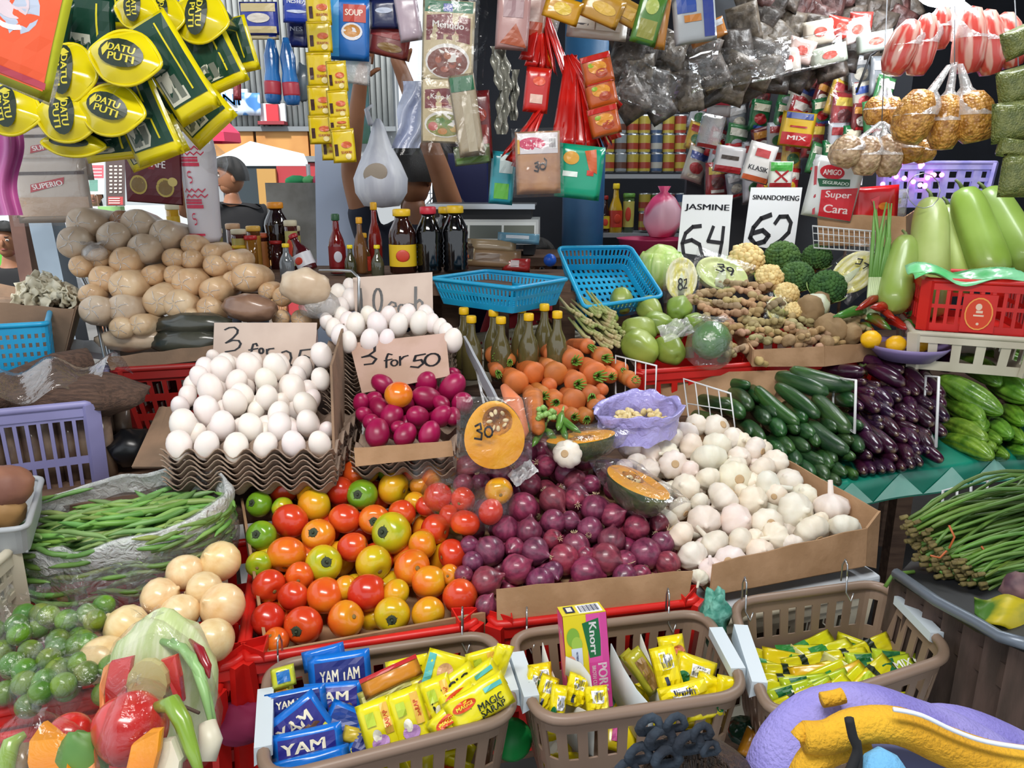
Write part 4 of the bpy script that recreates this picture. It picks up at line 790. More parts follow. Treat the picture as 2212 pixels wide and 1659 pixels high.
for k in range(38):
    a = rr.uniform(0, 6.28); r_ = math.sqrt(rr.random()); put(cl0, MX.Translation(pc+V((.066*r_*math.cos(a), .045*r_*math.sin(a)-.002, -.012+rr.uniform(-.008, .008)))) @ rq(rr), 'peeled garlic clove in the lilac bag', 'peeled garlic cloves')
# green peppers / finger chilies below carrots
GRP = mat('green chilli skin', '5f8f3c', .3, col2='3f7028', ns=12, coat=.3); CHS = mat('pale chilli stem', '9fbf6a', .5)
for k, (x0, y0, x1, y1) in enumerate([(1165, 905, 1120, 945), (1180, 915, 1150, 965), (1195, 900, 1255, 935), (1205, 905, 1225, 950), (1175, 925, 1205, 960), (1215, 890, 1205, 930)]):
    a, b = P(x0, y0, 1.6), P(x1, y1, 1.545); m = M(); m.tube([a, a.lerp(b, .4)+V((0, 0, .004)), a.lerp(b, .8), b], [.004, .009, .007, .001], 10)
    m.k = 1; m.tube([a, a+(a-b).normalized()*.02], .0025, 6); T(m.build('green_chilli', [GRP, CHS]), 'green chilli below the carrots, %s from left' % ORD[[0, 1, 4, 5, 2, 3][k]], 'chilli')
rr = random.Random(8)
for k in range(12):
    a, b = P(1170+rr.uniform(-5, 30), 890+rr.uniform(-8, 10), 1.57), None; b = a+V((rr.uniform(-.012, .012), -.02, rr.uniform(-.004, .01))); m = M(); m.tube([a, b], [.0055, .006], 8); m.ell(b, (.0062, .0062, .0062), 8, 6); T(m.build('chilli_end', mat('pale green chilli end', '8fb866', .35)), 'pale rounded green chilli end in the small bundle', 'chilli', 'green chilli ends bundled under the carrots')
# ------------------------------------------------------------------ green bean bag
bc = P(258, 1092, 1.36); by = math.radians(10)
o = E('bean_bag', 'big clear plastic bag with rolled rim full of green beans', 'bag', MX.Translation(V((bc.x, bc.y, .90))) @ rotm(0, 0, by))
RZ = bc.z-.90
f = bagwall(.188, .118, RZ, .15, 4, .006, .014, (.022, .018), .06); m = M()
m.grid(lambda u, v: f(u, .3+.7*v), 72, 14); m.build('bag_wall', film('bean bag film', .13, rough=.1, bump=1, bs=30, gl=1.3), o, weld=True)
m = M(); m.grid(lambda u, v: f(u, .33*v), 90, 10); cuffo = m.build('rolled_rim', film('rolled bag rim', .62, col=(.86, .88, .88), rough=.15, bump=1, bs=60), o, weld=True); cuffo['label'] = 'milky rolled rim of the bag'
BEAN = mat('green bean skin', '86a85c', .45, col2='64883f', ns=10, objc=True, bump=.1)
def bean(seed, L=.115):
    rr = random.Random(seed); c = rr.uniform(-.02, .02); c2 = rr.uniform(-.006, .006); m = M(); pts = [V(((t-.5)*L, c*(1-(2*t-1)**2)+c2*math.sin(t*9), 0)) for t in [i/9 for i in range(10)]]
    m.tube(pts, [.0010, .0038, .0056, .0058, .0054, .0059, .0056, .0054, .0038, .0008], 8); o = m.build('green_bean', BEAN); T(o, 'b', 'green bean'); return o
BN = [bean(i, L) for i, L in enumerate((.11, .13, .10, .12))]; rr = random.Random(21); base = V((bc.x, bc.y, 0)); rb = rotm(0, 0, by)
def bcol(): return (rr.uniform(.75, 1.2), rr.uniform(.85, 1.15), rr.uniform(.7, 1.2), 1)
for k in range(120):
    a = rr.uniform(0, 6.28); r_ = math.sqrt(rr.random()); x, y = .13*r_*math.cos(a), .078*r_*math.sin(a); z = bc.z-.032+.02*(1-r_)+.01*(x/.1)+rr.uniform(-.01, .012)
    q = rb @ V((x, y, 0)); put(rr.choice(BN), MX.Translation(base+q.to_3d()+V((0, 0, z))) @ rotm(rr.uniform(-.2, .2), rr.uniform(-.25, .25), by+.45+rr.gauss(0, .35)), 'green bean lying in the open top of the bean bag', 'green beans in the open bag', bcol())
for k in range(150):
    a = rr.uniform(-PI, .25) if k < 130 else rr.uniform(0, 6); z = .905+.125*rr.random(); t = (z-.9)/.15; x, y = .182*math.cos(a), .112*math.sin(a); q = rb @ V((x, y, 0)); tang = math.atan2(.112*math.cos(a), -.182*math.sin(a))
    put(rr.choice(BN), MX.Translation(base+q.to_3d()+V((0, 0, z))) @ rotm(0, rr.uniform(-.22, .22), by+tang+rr.gauss(0, .12)) @ MX.Scale(.85, 4), 'green bean pressed against the wall of the bean bag', 'green beans behind the bag film', bcol())
m = M(); m.ell((0, 0, -.012), (.17, .103, .055), 24, 12, amp=.06); c = m.build('bean_mass', mat('dark mass of green beans', '4d7a35', .6, col2='2f5221', ns=30, stretch=(1, 5, 6), bump=.6, bs=40), o, mw=MX.Translation((0, 0, .075))); c['kind'] = 'stuff'
# ------------------------------------------------------------------ bagged limes, lower left
LIME = mat('calamansi lime skin', '4d7c2c', .3, col2='7f9a30', ns=9, lo=.4, hi=.7, bump=.25, bs=220, objc=True, coat=.3)
m = M(); m.lathe(ball_prof(.017, .0165, 12, .06), 18); LM = m.build('lime', LIME); T(LM, 'l', 'lime')
def clearbag(label, p, r, h, seed, ma=FILM, cat='bag', tilt=(0, 0), name='knotted_bag', neck=.03, flare=.02, squash=1, n=28):
    m = M(); pr = [(.001, -h*.5), (r*.55, -h*.5), (r*.88, -h*.36), (r, -h*.1), (r*.93, h*.18), (r*.6, h*.38), (.22*r+.003, h*.5), (.006, h*.5+neck*.35), (.007, h*.5+neck*.5), (flare*.6, h*.5+neck*.8), (flare, h*.5+neck)]
    vs = []; 
    def fn(t, u, rr_, z):
        w = 1+.09*NZ.noise(V((math.cos(t)*2+seed*3, math.sin(t)*2, z*30)))+(.16*abs(math.sin(t*6+seed))-.08 if u > .5 else .02*math.sin(t*9))
        return rr_*w, z+(.004*math.sin(5*t) if u > .85 else 0)
    b0 = len(m.v); L = len(pr)
    for i, (r0, z0) in enumerate(pr):
        for j in range(n):
            t = 2*PI*j/n; a, b = fn(t, i/(L-1), r0, z0); m.v.append((a*math.cos(t), a*math.sin(t)*squash, b))
    fs = [(i*n+j, i*n+(j+1) % n, (i+1)*n+(j+1) % n, (i+1)*n+j) for i in range(L-1) for j in range(n)]+[tuple(range(n))[::-1]]; m.f += fs; m.m += [0]*len(fs)
    o = m.build(name, ma, mw=MX.Translation(p) @ rotm(tilt[0], tilt[1], seed)); return T(o, label, cat)
TPL_ = Pl((560, 1380, 1.20), (1040, 1300, 1.28), (640, 1010, 1.57))
clearbag('clear film bag of red tomatoes between tomatoes and onions', TPL_.at(985, 1085, .035), .075, .13, 12, tilt=(.7, .3), neck=.01, squash=.75, name='film_bag'); clearbag('clear film bag of orange tomatoes at the back of the tomato box', TPL_.at(925, 1010, .035), .055, .09, 14, tilt=(.9, -.3), neck=.02, squash=.8, name='film_bag'); clearbag('clear film bag of two tomatoes on the red onions', P(1065, 1092, 1.42), .05, .09, 15, tilt=(.9, .8), neck=.01, squash=.8, name='film_bag')
m = M(); s = pillow(.055, .03, .012, 19, .02); m.grid(lambda u, v: s(u*2-1, v*2-1), 10, 10); T(m.build('film_scrap', FILMW, mw=frame(P(1130, 1022, 1.45), 0, -35, -40)), 'twisted white film scrap lying on the red onions', 'plastic film')
rr = random.Random(31); LB = [(40, 1370, .05, 'at the left edge under the bean bag'), (108, 1345, .036, 'with silvery twisted neck'), (192, 1345, .047, 'upright with a knotted neck beside the pale onions'), (128, 1420, .044, 'in the middle of the lime crate'), (30, 1455, .05, 'at the left edge above the red rim'), (190, 1475, .05, 'lying with its pulled neck pointing left'), (100, 1490, .045, 'nearest the red crate rim'), (190, 1405, .033, 'small, beside the yellow onion')]
for i, (x, y, r_, s) in enumerate(LB):
    p = Pl((0, 1500, 1.02), (250, 1470, 1.04), (100, 1330, 1.16)).at(x, y)
    clearbag('clear bag of green limes '+s, p, r_, r_*1.7, i+1, tilt=((0, 1.2) if i == 5 else (rr.uniform(-.2, .2), rr.uniform(-.2, .2))) , neck=.03)
    for k in range(7 if r_ > .04 else 4):
        a = k*.9+i; r2 = (r_-.018)*(.95 if k else 0); put(LM, MX.Translation(p+V((r2*math.cos(a), r2*math.sin(a), (-.008 if k % 2 else .014)*(r_/.045)))) @ rq(rr), 'green lime in the bag '+s, 'limes in the %s lime bag' % ORD[i], (rr.uniform(.7, 1.3), rr.uniform(.8, 1.15), rr.uniform(.6, 1), 1))
# half onion wedge
# ------------------------------------------------------------------ mixed vegetable packs, lower left
def slab(nm, label, cat, pts, th, ma, grow=0, tz=0):
    "thick slice whose outline is given by picture points (x, y, depth)"
    q = [P(*k) for k in pts]; c = sum(q, V())/len(q); n = CB; m = M(); L = len(q); F = [k-c+n*(th/2) for k in q]; B = [k-c-n*(th/2) for k in q]
    rim = [((f+b)/2)*1.04 for f, b in zip(F, B)]
    m.add(F+rim+B, [tuple(range(L)), tuple(2*L+i for i in range(L))[::-1]]+[(i, (i+1) % L, L+(i+1) % L, L+i) for i in range(L)]+[(L+i, L+(i+1) % L, 2*L+(i+1) % L, 2*L+i) for i in range(L)])
    return T(m.build(nm, ma, mw=MX.Translation(c), smooth=False), label, cat)
def oval(x, y, rx, ry, d, rot=0, n=14, cut=None):
    return [(x+rx*math.cos(2*PI*i/n)*math.cos(rot)-ry*math.sin(2*PI*i/n)*math.sin(rot), y+rx*math.cos(2*PI*i/n)*math.sin(rot)+ry*math.sin(2*PI*i/n)*math.cos(rot), d) for i in range(n)]
def rod(nm, label, cat, pts, rs, ma, n=12):
    m = M(); q = [P(*k) for k in pts]; m.tube(q, rs, n); return T(m.build(nm, ma), label, cat)
REDV = mat('red pepper flesh', 'cf2a22', .25, col2='b81e1e', coat=.5); ORV = mat('orange pumpkin slice', 'f09a1a', .4, col2='e88a10'); CAB = mat('pale cabbage leaf', 'b9c98a', .4, col2='d9dfb8', ns=14, nd=5, stretch=(6, 1, 1), bump=.3, bs=40); POT = mat('pale gourd slice', 'b9b070', .4, col2='c9c08a', ns=10); GRB = mat('green chilli pod', '7fa13a', .28, col2='93b545', coat=.4); SAL = mat('salmon carrot strip', 'e8955a', .4); WHV = mat('white radish slice', 'd9d3bd', .4)
# upper pack
m = M(); m.ell((0, 0, 0), (.075, .05, .105), 28, 18, amp=.12, seed=2); T(m.build('cabbage_wedge', CAB, mw=MX.Translation(P(350, 1490, 1.0)) @ rotm(-.3, 0, 0)), 'pale cabbage wedge at the back of the upper vegetable pack', 'cabbage')
slab('gourd_slice', 'round pale gourd slice in the middle of the upper pack', 'gourd slice', oval(322, 1475, 44, 52, .93), .012, POT)
slab('red_pepper_slice', 'red pepper piece at the left of the upper pack', 'pepper slice', [(243, 1428, .94), (288, 1418, .94), (280, 1470, .93), (272, 1510, .93), (232, 1540, .93), (232, 1480, .93)], .01, REDV)
slab('red_pepper_slice', 'red pepper strip right of the pale gourd slice', 'pepper slice', [(350, 1425, .94), (382, 1414, .94), (392, 1460, .93), (398, 1512, .93), (378, 1500, .93), (362, 1450, .94)], .01, REDV)
slab('carrot_strip', 'salmon carrot edge along the left of the upper pack', 'carrot', [(228, 1440, .95), (240, 1432, .95), (228, 1500, .94), (232, 1545, .93), (220, 1540, .93), (219, 1480, .94)], .01, SAL)
rod('string_bean', 'light green bean arching over the upper pack', 'string bean', [(350, 1385, .97), (395, 1400, .95), (430, 1450, .93), (450, 1520, .92), (465, 1570, .91)], [.004, .0065, .0065, .006, .003], mat('string bean skin', '8db873', .4))
rod('string_bean', 'pale green bean on the right of the upper pack', 'string bean', [(372, 1382, .96), (415, 1420, .94), (440, 1490, .92), (455, 1560, .90)], [.003, .006, .006, .003], mat('string bean skin', ''))
rod('red_chilli', 'dark red chilli curving beside the white onions', 'chilli', [(410, 1382, .97), (432, 1405, .95), (447, 1440, .94), (452, 1465, .93)], [.002, .006, .006, .001], mat('dark red chilli', '8f1f2a', .25, coat=.4))
rod('eggplant_slice', 'pale eggplant strip low on the right of the pack', 'eggplant', [(448, 1560, .90), (455, 1600, .89), (448, 1645, .88)], [.010, .014, .010], WHV)
clearbag('clear film bag around the upper mixed vegetable pack', P(345, 1510, .96), .078, .22, 3, ma=film('vegetable pack film', .01, bump=.8, bs=25, gl=.45), squash=.6, neck=.02, flare=.02)
# lower pack
m = M(); m.lathe(ball_prof(.042, .040, 14, .1), 24, fn=lambda t, u, r, z: (r*(1+.05*math.cos(4*t)), z)); T(m.build('red_tomato', REDV, mw=MX.Translation(P(282, 1572, .87))), 'big red tomato in the lower vegetable pack', 'tomato')
slab('carrot_slice', 'orange carrot wedge in front of the big red tomato', 'carrot', [(278, 1659, .82), (290, 1605, .83), (325, 1578, .83), (350, 1575, .83), (345, 1620, .82), (330, 1680, .81), (280, 1690, .81)], .012, ORV)
slab('radish_slice', 'pale radish slice right of the carrot wedge', 'radish', [(345, 1600, .84), (375, 1595, .84), (392, 1640, .83), (385, 1690, .82), (335, 1690, .82)], .012, WHV)
rod('green_chilli_pod', 'long green chilli curving through the lower pack', 'chilli', [(335, 1528, .87), (372, 1520, .86), (395, 1560, .85), (415, 1620, .84), (435, 1680, .83)], [.006, .011, .010, .008, .004], GRB)
rod('twig', 'short brown twig across the two vegetable packs', 'twig', [(355, 1505, .9), (395, 1525, .89), (430, 1540, .88)], .002, mat('brown twig', '4d3a30', .8))
slab('carrot_slice', 'orange strip at the far left of the lower pack', 'carrot', [(190, 1600, .86), (212, 1562, .87), (208, 1620, .85), (212, 1690, .84), (192, 1690, .84)], .01, SAL)
clearbag('clear film bag around the lower mixed vegetable pack', P(310, 1640, .86), .078, .19, 8, ma=MC['vegetable pack film'], squash=.6, neck=.01, flare=.015)
# left pack
slab('pumpkin_slice', 'bright orange pumpkin slice with a bite shaped notch', 'pumpkin', [(95, 1562, .86), (130, 1590, .86), (168, 1605, .86), (150, 1628, .85), (158, 1665, .84), (150, 1700, .84), (82, 1700, .84), (68, 1640, .85), (72, 1595, .86)], .014, ORV)
rod('green_chilli_pod', 'yellow green chilli at the far left of the pack', 'chilli', [(55, 1585, .88), (25, 1605, .87), (12, 1650, .86), (10, 1700, .85)], [.004, .010, .011, .009], GRB)
m = M(); m.lathe(ball_prof(.026, .024, 12, .1), 20); T(m.build('red_tomato', REDV, mw=MX.Translation(P(150, 1585, .9))), 'red tomato behind the orange pumpkin slice', 'tomato')
m = M(); m.ell((0, 0, 0), (.03, .02, .04), 16, 10, amp=.2); T(m.build('leafy_greens', mat('leafy green', '4f7d3a', .5, col2='6f9a4a'), mw=MX.Translation(P(178, 1645, .86))), 'dark leafy greens between the two lower packs', 'greens')
rod('eggplant_slice', 'purple eggplant strip left of the pumpkin slice', 'eggplant', [(55, 1605, .88), (48, 1650, .87), (40, 1700, .86)], [.009, .010, .008], mat('eggplant skin', ''))
clearbag('clear film bag around the pumpkin slice pack', P(95, 1665, .88), .08, .15, 6, ma=MC['vegetable pack film'], squash=.6, neck=.012, flare=.02)
# ------------------------------------------------------------------ packets in the three front baskets
def pk(label, x, y, wp, hp, d, base, items, roll=0, tilt=-35, yaw=10, t=.012, cat='sachet', group=None, seed=0, name='sachet', **k):
    return pouch(name, label, cat, frame(P(x, y, d), yaw, roll, tilt), wp*d/FL, hp*d/FL/max(.4, math.cos(math.radians(-tilt)-math.radians(15+0)*1)) if 0 else hp*d/FL*1.1, t, base, items, group, seed, **k)
BL_, DB, YL = '1273d6', '1d2a78', 'e6dc1a'
yam = [('rect', -.78, -.7, .8, .72, DB), ('txt', 0, .12, 1.25, .5, 'YAM YAM', 'f1ead0'), ('rect', -.3, -.5, .6, -.3, 'd8cf6a')]
yam2 = [('rect', -.8, -.75, .8, .7, '2b2a86'), ('txt', -.1, .2, 1.2, .55, 'YAM', 'f1ead0'), ('ell', .25, -.35, .4, .25, '6a4a3a'), ('str', [(-.3, -.6), (.1, -.7), (.75, -.55)], .12, 'd9d83c')]
for i, (x, y, w, h, r, it, dd, tl) in enumerate([(735, 1462, 132, 92, -2, yam, 1.09, -25), (720, 1512, 125, 66, 3, yam2, 1.06, -35), (640, 1520, 128, 56, -4, yam, 1.04, -30), (648, 1572, 125, 92, -32, yam2, 1.015, -35), (755, 1568, 110, 70, 28, [('rect', -.8, -.7, .8, .7, '173a8a')], 1.03, -45), (665, 1618, 150, 76, -4, yam2, .975, -30), (790, 1600, 60, 90, 30, [('rect', -.7, -.7, .7, .7, DB), ('str', [(-.5, -.6), (.5, .6)], .3, 'd9d83c')], 1.0, -50), (672, 1650, 165, 40, -6, [], .955, -40), (700, 1420, 90, 40, -8, [], 1.11, -30)]):
    pk('blue snack sachet in leftmost basket, '+['tall one at the back', 'below the tall back one', 'thin one by the white grip', 'turned on its corner', 'plain dark blue, leaning right', 'nearest the front rim', 'with a yellow stripe by the yellow packs', 'edge on at the very front', 'light blue edge at the very back'][i], x, y, w, h, dd, BL_, it, r, tl, 12, seed=i, group=None)
for i, (x, y, w, h, r, c, it) in enumerate([(612, 1462, 50, 40, -8, 'c9cf3a', [('rect', -.5, -.6, .6, .5, '1f6fb8')]), (608, 1500, 52, 36, -14, 'd2c634', [('ell', 0, 0, .6, .5, 'd08a2a')]), (845, 1462, 130, 40, -17, 'd38a2c', [('rect', -1, .6, 1, 1, 'b8242a')]), (835, 1492, 120, 34, -15, 'b9b45a', [('rect', -.9, -.5, .9, .3, 'c9c47a')]), (770, 1590, 60, 30, 20, 'c9b034', [])]):
    pk('small %s sachet in leftmost basket' % ['green and blue', 'yellow and brown', 'long orange red', 'long olive', 'mustard'][i], x, y, w, h, 1.06 if i < 4 else 1.0, c, it, r, -40, 12)
BAR = lambda x0, y0, x1, y1, n=9: [('rect', x0, y0, x1, y1, 'eef0f4')]+[('rect', x0+(x1-x0)*(.08+.84*i/n), y0+(y1-y0)*.12, x0+(x1-x0)*(.08+.84*i/n+.84/n*(.35+.3*(i % 3 == 0))), y1-(y1-y0)*.12, '2b3352') for i in range(n)]
mag = [('ell', -.45, .3, .38, .3, 'd8481c'), ('txt', -.45, .3, .52, .22, 'MAGGI', 'f3e23c'), ('rect', .25, .35, .85, .62, '59b9b4'), ('txt', .3, -.2, .8, .42, 'MAGIC', '1d2a1a'), ('txt', .3, -.64, .8, .38, 'SARAP', '1d2a1a')]
mag2 = [('txt', .1, .1, 1.3, .9, 'MAGIC', '17181c'), ('rect', -.9, -.6, -.7, .6, 'd8b23a')]
bowl = [('rect', .3, -.1, .75, .85, 'e8b94a'), ('txt', .52, .38, .9, .26, 'SARAP', 'c9481c', 90, .55), ('ell', -.1, -.25, .5, .22, 'b98fc9'), ('ell', -.2, -.02, .25, .2, 'e9e6d4'), ('ell', .2, -.72, .75, .28, 'e6e6ea'), ('ell', .3, -.76, .55, .2, '8a5a3a'), ('ell', -.6, -.66, .22, .14, '3a7fc0'), ('rect', -.6, .3, -.1, .7, 'b9cf3a')]
for i, (x, y, w, h, r, it, dd, tl, nm) in enumerate([(822, 1582, 76, 125, -12, bowl, .985, -28, 'showing a soup bowl, leftmost'), (888, 1560, 76, 128, -12, bowl, .995, -28, 'showing a soup bowl, second from left'), (955, 1530, 70, 120, -14, bowl, 1.02, -30, 'half hidden behind the bowl sachets'), (968, 1500, 150, 62, -25, mag2, 1.03, -35, 'with big black lettering'), (1018, 1492, 150, 62, -26, mag, 1.03, -38, 'with red oval, farthest back'), (990, 1545, 130, 62, -34, mag, 1.0, -38, 'with red oval, tilted most'), (1035, 1518, 145, 66, -20, mag, 1.005, -34, 'with red oval, by the right rim'), (998, 1552, 140, 48, -16, mag, 1.0, -38, 'with red oval, at the front rim'), (882, 1452, 92, 56, -4, [('rect', -.8, -.4, -.4, .5, 'b08a5a'), ('txt', .2, .1, .9, .6, 'MAGIC', '8a9a1c')], 1.09, -25, 'at the back left'), (890, 1486, 92, 44, -8, [('ell', .5, 0, .3, .5, '8a6a5a')], 1.07, -30, 'below the back left one'), (960, 1452, 90, 74, 22, [('rect', -.95, -.8, -.6, .8, '59b9b4'), ('ell', 0, 0, .4, .5, 'e3b489')], 1.08, -30, 'with a teal edge'), (1045, 1440, 70, 70, -8, bowl, 1.09, -10, 'standing at the back right'), (1030, 1428, 90, 30, -10, [('txt', 0, 0, 1, .5, 'MAGIC', '3f6a1c')], 1.1, -20, 'pale green at the back right'), (1078, 1438, 40, 90, 20, [], 1.07, -5, 'leaning upright in the back corner'), (1060, 1480, 60, 60, -20, bowl, 1.06, -20, 'beside the right white grip')]):
    pk('yellow seasoning sachet in leftmost basket, '+nm, x, y, w, h, dd, YL if i != 12 else 'b9c83a', it, r, tl, 14, seed=20+i, rough=.3, wr=.002)
rr = random.Random(77)
def under(c4, n, cols, label, group, w=.07, h=.05, z0=.76, z1=.83, seed=0):
    protos = [pouch('sachet', label, 'sachet', MX.Identity(4), w, h, .008, c, [('rect', -.6, -.5, .1, .5, c2)], group, seed+i) for i, (c, c2) in enumerate(cols)]
    for k in range(n):
        u, v = rr.uniform(.14, .86), rr.uniform(.2, .8); p = (c4[0]*(1-u)+c4[1]*u)*(1-v)+(c4[3]*(1-u)+c4[2]*u)*v; p.z = rr.uniform(z0, z1)
        put(protos[k % len(protos)], MX.Translation(p) @ rotm(rr.uniform(-.9, .3), rr.uniform(-.3, .3), rr.uniform(-1, 1)), label, group)
under(BK1[1], 26, [('e6dc1a', 'd8481c'), ('e6dc1a', 'efe9d0'), ('d8cf2a', '2a2a2a')], 'yellow seasoning sachet buried low in the leftmost basket', 'sachets buried in the leftmost basket')
# middle basket: dividers, stock cube box, yellow cubes
def sheet(label, pts, drop, ma, name='divider_card', cat='card'):
    q = [P(*k) for k in pts]; m = M(); n = len(q)-1
    def f(u, v):
        s = u*n; i = min(int(s), n-1); return q[i].lerp(q[i+1], s-i)-V((0, 0, drop))*v
    m.grid(f, n*3, 2); T(m.build(name, ma, solid=.0015), label, cat)
WC = mat('bent white cardboard', 'c9c8bf', .6); WB = mat('white card with teal edge', 'cfdce3', .45)
sheet('grey curved divider card left of the pink box', [(1172, 1388, 1.13), (1188, 1440, 1.10), (1210, 1490, 1.07), (1245, 1525, 1.04), (1285, 1545, 1.02)], .075, WC)
sheet('white curved divider card right of the pink box', [(1320, 1390, 1.14), (1345, 1440, 1.11), (1375, 1490, 1.08), (1412, 1532, 1.05)], .08, WB)
sheet('thin curved divider card under the yellow cube packs', [(1384, 1370, 1.17), (1402, 1420, 1.14), (1420, 1480, 1.1), (1448, 1525, 1.06)], .06, WC)
sheet('curved cut front edge of the pink box', [(1222, 1418, 1.055), (1255, 1432, 1.05), (1275, 1460, 1.04), (1280, 1500, 1.03)], .03, WC, 'card_flap')
kb = E('stock_cube_box', 'tall yellow and pink stock cube box standing in the middle basket', 'box', frame(P(1270, 1430, 1.075), 8, -3, -12)); kw, kh, kd = .064, .142, .04
m = M(); m.box((0, kd/2, 0), (kw, kd, kh)); m.build('carton', ink('e3cf1c', .4), kb, smooth=False)
fs = lambda x, y, off=0: V((x*kw/2, -off, y*kh/2))
printing(fs, [('rect', .05, -1, .98, 1, 'd94fa0'), ('rect', .7, -1, 1, 1, 'cf4596'), ('poly', [(-.15, .82), (.62, .9), (.66, .45), (.62, .1), (.1, .08), (.0, .4)], '12693a'), ('txt', .33, .48, 1.5, .34, 'Knorr', 'ffffff', -90, .45), ('rect', .06, -.72, .98, -.02, 'd13f94'), ('txt', .66, -.36, 1.35, .42, 'PORK', 'fbe9f2', -90, .45), ('txt', .26, -.36, 1.2, .18, 'BROTH CUBES', 'fbe9f2', -90, .45),
 ('ell', -.6, .55, .3, .2, '7fae3a'), ('ell', -.45, .4, .25, .16, '9fc24a'), ('rect', -.72, -.05, -.22, .32, 'cfdcf0'), ('txt', -.47, .13, .5, .09, 'NUTRIENTS', '3a4a8a', -90, .45), ('ell', -.75, -.1, .25, .28, 'e8a08a'), ('ell', -.65, -.65, .45, .3, 'e8b04a'), ('ell', -.8, -.75, .3, .22, 'd98a3a')], kb, 'printed_front', .0006)
printing(lambda x, y, off=0: V((x*kw/2, kd/2+y*kd/2, kh/2+off)), [('rect', -1, -1, 1, 1, 'e3d23a')]+BAR(-.2, -.8, .9, .8, 14)+[('rect', -.8, -.6, -.35, .6, '2b3352'), ('rect', -.7, -.4, -.45, .4, 'e9e6d0')], kb, 'printed_top', .0006)
printing(lambda x, y, off=0: V((-kw/2-off, kd/2-x*kd/2, y*kh/2)), [('rect', -1, -1, 1, 1, 'd94f86'), ('ell', 0, .1, .8, .5, 'e58a78'), ('txt', 0, .6, 1.2, .12, 'PORK', 'f6d9e6')], kb, 'printed_side', .0006)
printing(lambda x, y, off=0: V((kw/2+off, kd/2+x*kd/2, y*kh/2)), [('rect', -1, -1, 1, 1, 'e08a3a'), ('rect', -1, .2, 1, 1, 'e3cf1c')], kb, 'printed_side', .0006)
cube = [('rect', -.95, -.9, .95, .9, 'ecd90f')]+BAR(-.55, .1, .5, .8)+[('rect', -.5, -.7, -.2, -.2, '2b3352')]; cub2 = BAR(-.3, -.3, .6, .5)+[('ell', -.6, -.5, .3, .4, '12693a')]
CUB = [(1440, 1448, 56, 92, -8, cube, 1.10, 'standing upright with a barcode'), (1452, 1402, 58, 52, -4, [('ell', .3, -.2, .5, .5, 'cf7a5a')], 1.15, 'at the back with a food picture'), (1500, 1452, 92, 60, 22, cub2, 1.12, 'tilted right with barcode on top'), (1478, 1505, 110, 52, -8, cube, 1.065, 'lying in front with a wide barcode'), (1540, 1490, 80, 50, 24, [('ell', .5, -.4, .35, .4, '12693a')], 1.1, 'with a green spot, leaning right'), (1568, 1492, 44, 56, 14, [], 1.09, 'at the right end'), (1520, 1530, 90, 40, -5, [('ell', .7, .1, .25, .6, '12693a')], 1.06, 'low at the front right'),
 (1245, 1492, 46, 62, 20, cube, 1.05, 'inside the pink box, left'), (1290, 1520, 50, 66, 0, cube, 1.03, 'inside the pink box, right'), (1178, 1500, 40, 72, 24, cube, 1.06, 'left of the grey divider, front'), (1168, 1458, 52, 44, -4, cub2, 1.09, 'left of the grey divider, back'), (1205, 1520, 36, 70, 12, cub2, 1.03, 'low left of the grey divider'), (1150, 1470, 30, 50, 20, cub2, 1.08, 'by the left white grip'), (1390, 1450, 44, 90, -30, [('rect', -.4, -.8, .6, .6, '8a6a3a')], 1.11, 'olive, between the two right dividers'), (1372, 1440, 30, 70, -35, [('rect', -.4, -.8, .6, .2, '5a7a2a')], 1.13, 'dark, tucked behind the white divider')]
for i, (x, y, w, h, r, it, dd, nm) in enumerate(CUB): pk('yellow stock cube pack '+nm, x, y, w, h, dd, 'ecd90f' if i < 13 else 'a8a42a', it, r, -30, 8, t=.022, cat='stock cube', name='stock_cube_pack', seed=50+i, wr=.003)
under(BK2[1], 24, [('ecd90f', 'eef0f4'), ('ecd90f', '12693a'), ('e8d21a', 'd94fa0')], 'yellow stock cube pack buried low in the middle basket', 'stock cubes buried in the middle basket', .05, .05)
# right basket: thin seasoning sachets lying flat in layers
cols = [('d9d81c', [('rect', -1, -1, -.3, 1, '2f8a3a')]), ('e8d21a', [('rect', .2, -.6, .9, .7, 'b9cf2a')]), ('e0b41a', []), ('b9cf2a', [('rect', -.6, -.8, .1, .8, '1f6a3a'), ('txt', .4, 0, .8, .8, 'MIX', 'f3f3e6')]), ('d8cf1c', [('rect', -.2, -1, .1, 1, '22301c')])]
tp = [pouch('seasoning_sachet', 's', 'sachet', MX.Identity(4), .085, .032, .005, c, it, None, 90+i, .002) for i, (c, it) in enumerate(cols)]
sp = [(1885, 1400, -12), (1800, 1405, -8), (1760, 1395, -14), (1940, 1425, 14), (1880, 1430, 8), (1700, 1425, 20), (1665, 1425, 26), (1670, 1450, 24), (1740, 1435, -2), (1820, 1440, -4), (1700, 1455, 10), (1760, 1455, 2), (1830, 1460, -14), (1890, 1455, -24), (1690, 1475, 12), (1740, 1480, 2), (1790, 1480, -10), (1840, 1480, -26), (1710, 1500, -6), (1760, 1500, -14), (1670, 1490, 18), (1800, 1500, -24), (1860, 1490, -28), (1720, 1520, -10), (1770, 1515, -20), (1930, 1440, -4), (1650, 1470, 30), (1730, 1410, 6), (1830, 1420, 2)]
for rw, (x, y, a) in zip(ranks([(x, y) for x, y, a in sp], 12), sp):
    p = Pl((1700, 1520, 1.15), (1880, 1480, 1.18), (1800, 1400, 1.30)).at(x, y); put(rr.choice(tp), frame(p, 12, a, -58+rr.uniform(-12, 12)), 'thin yellow green sachet in the right basket, '+rw, 'thin sachets in the right basket')
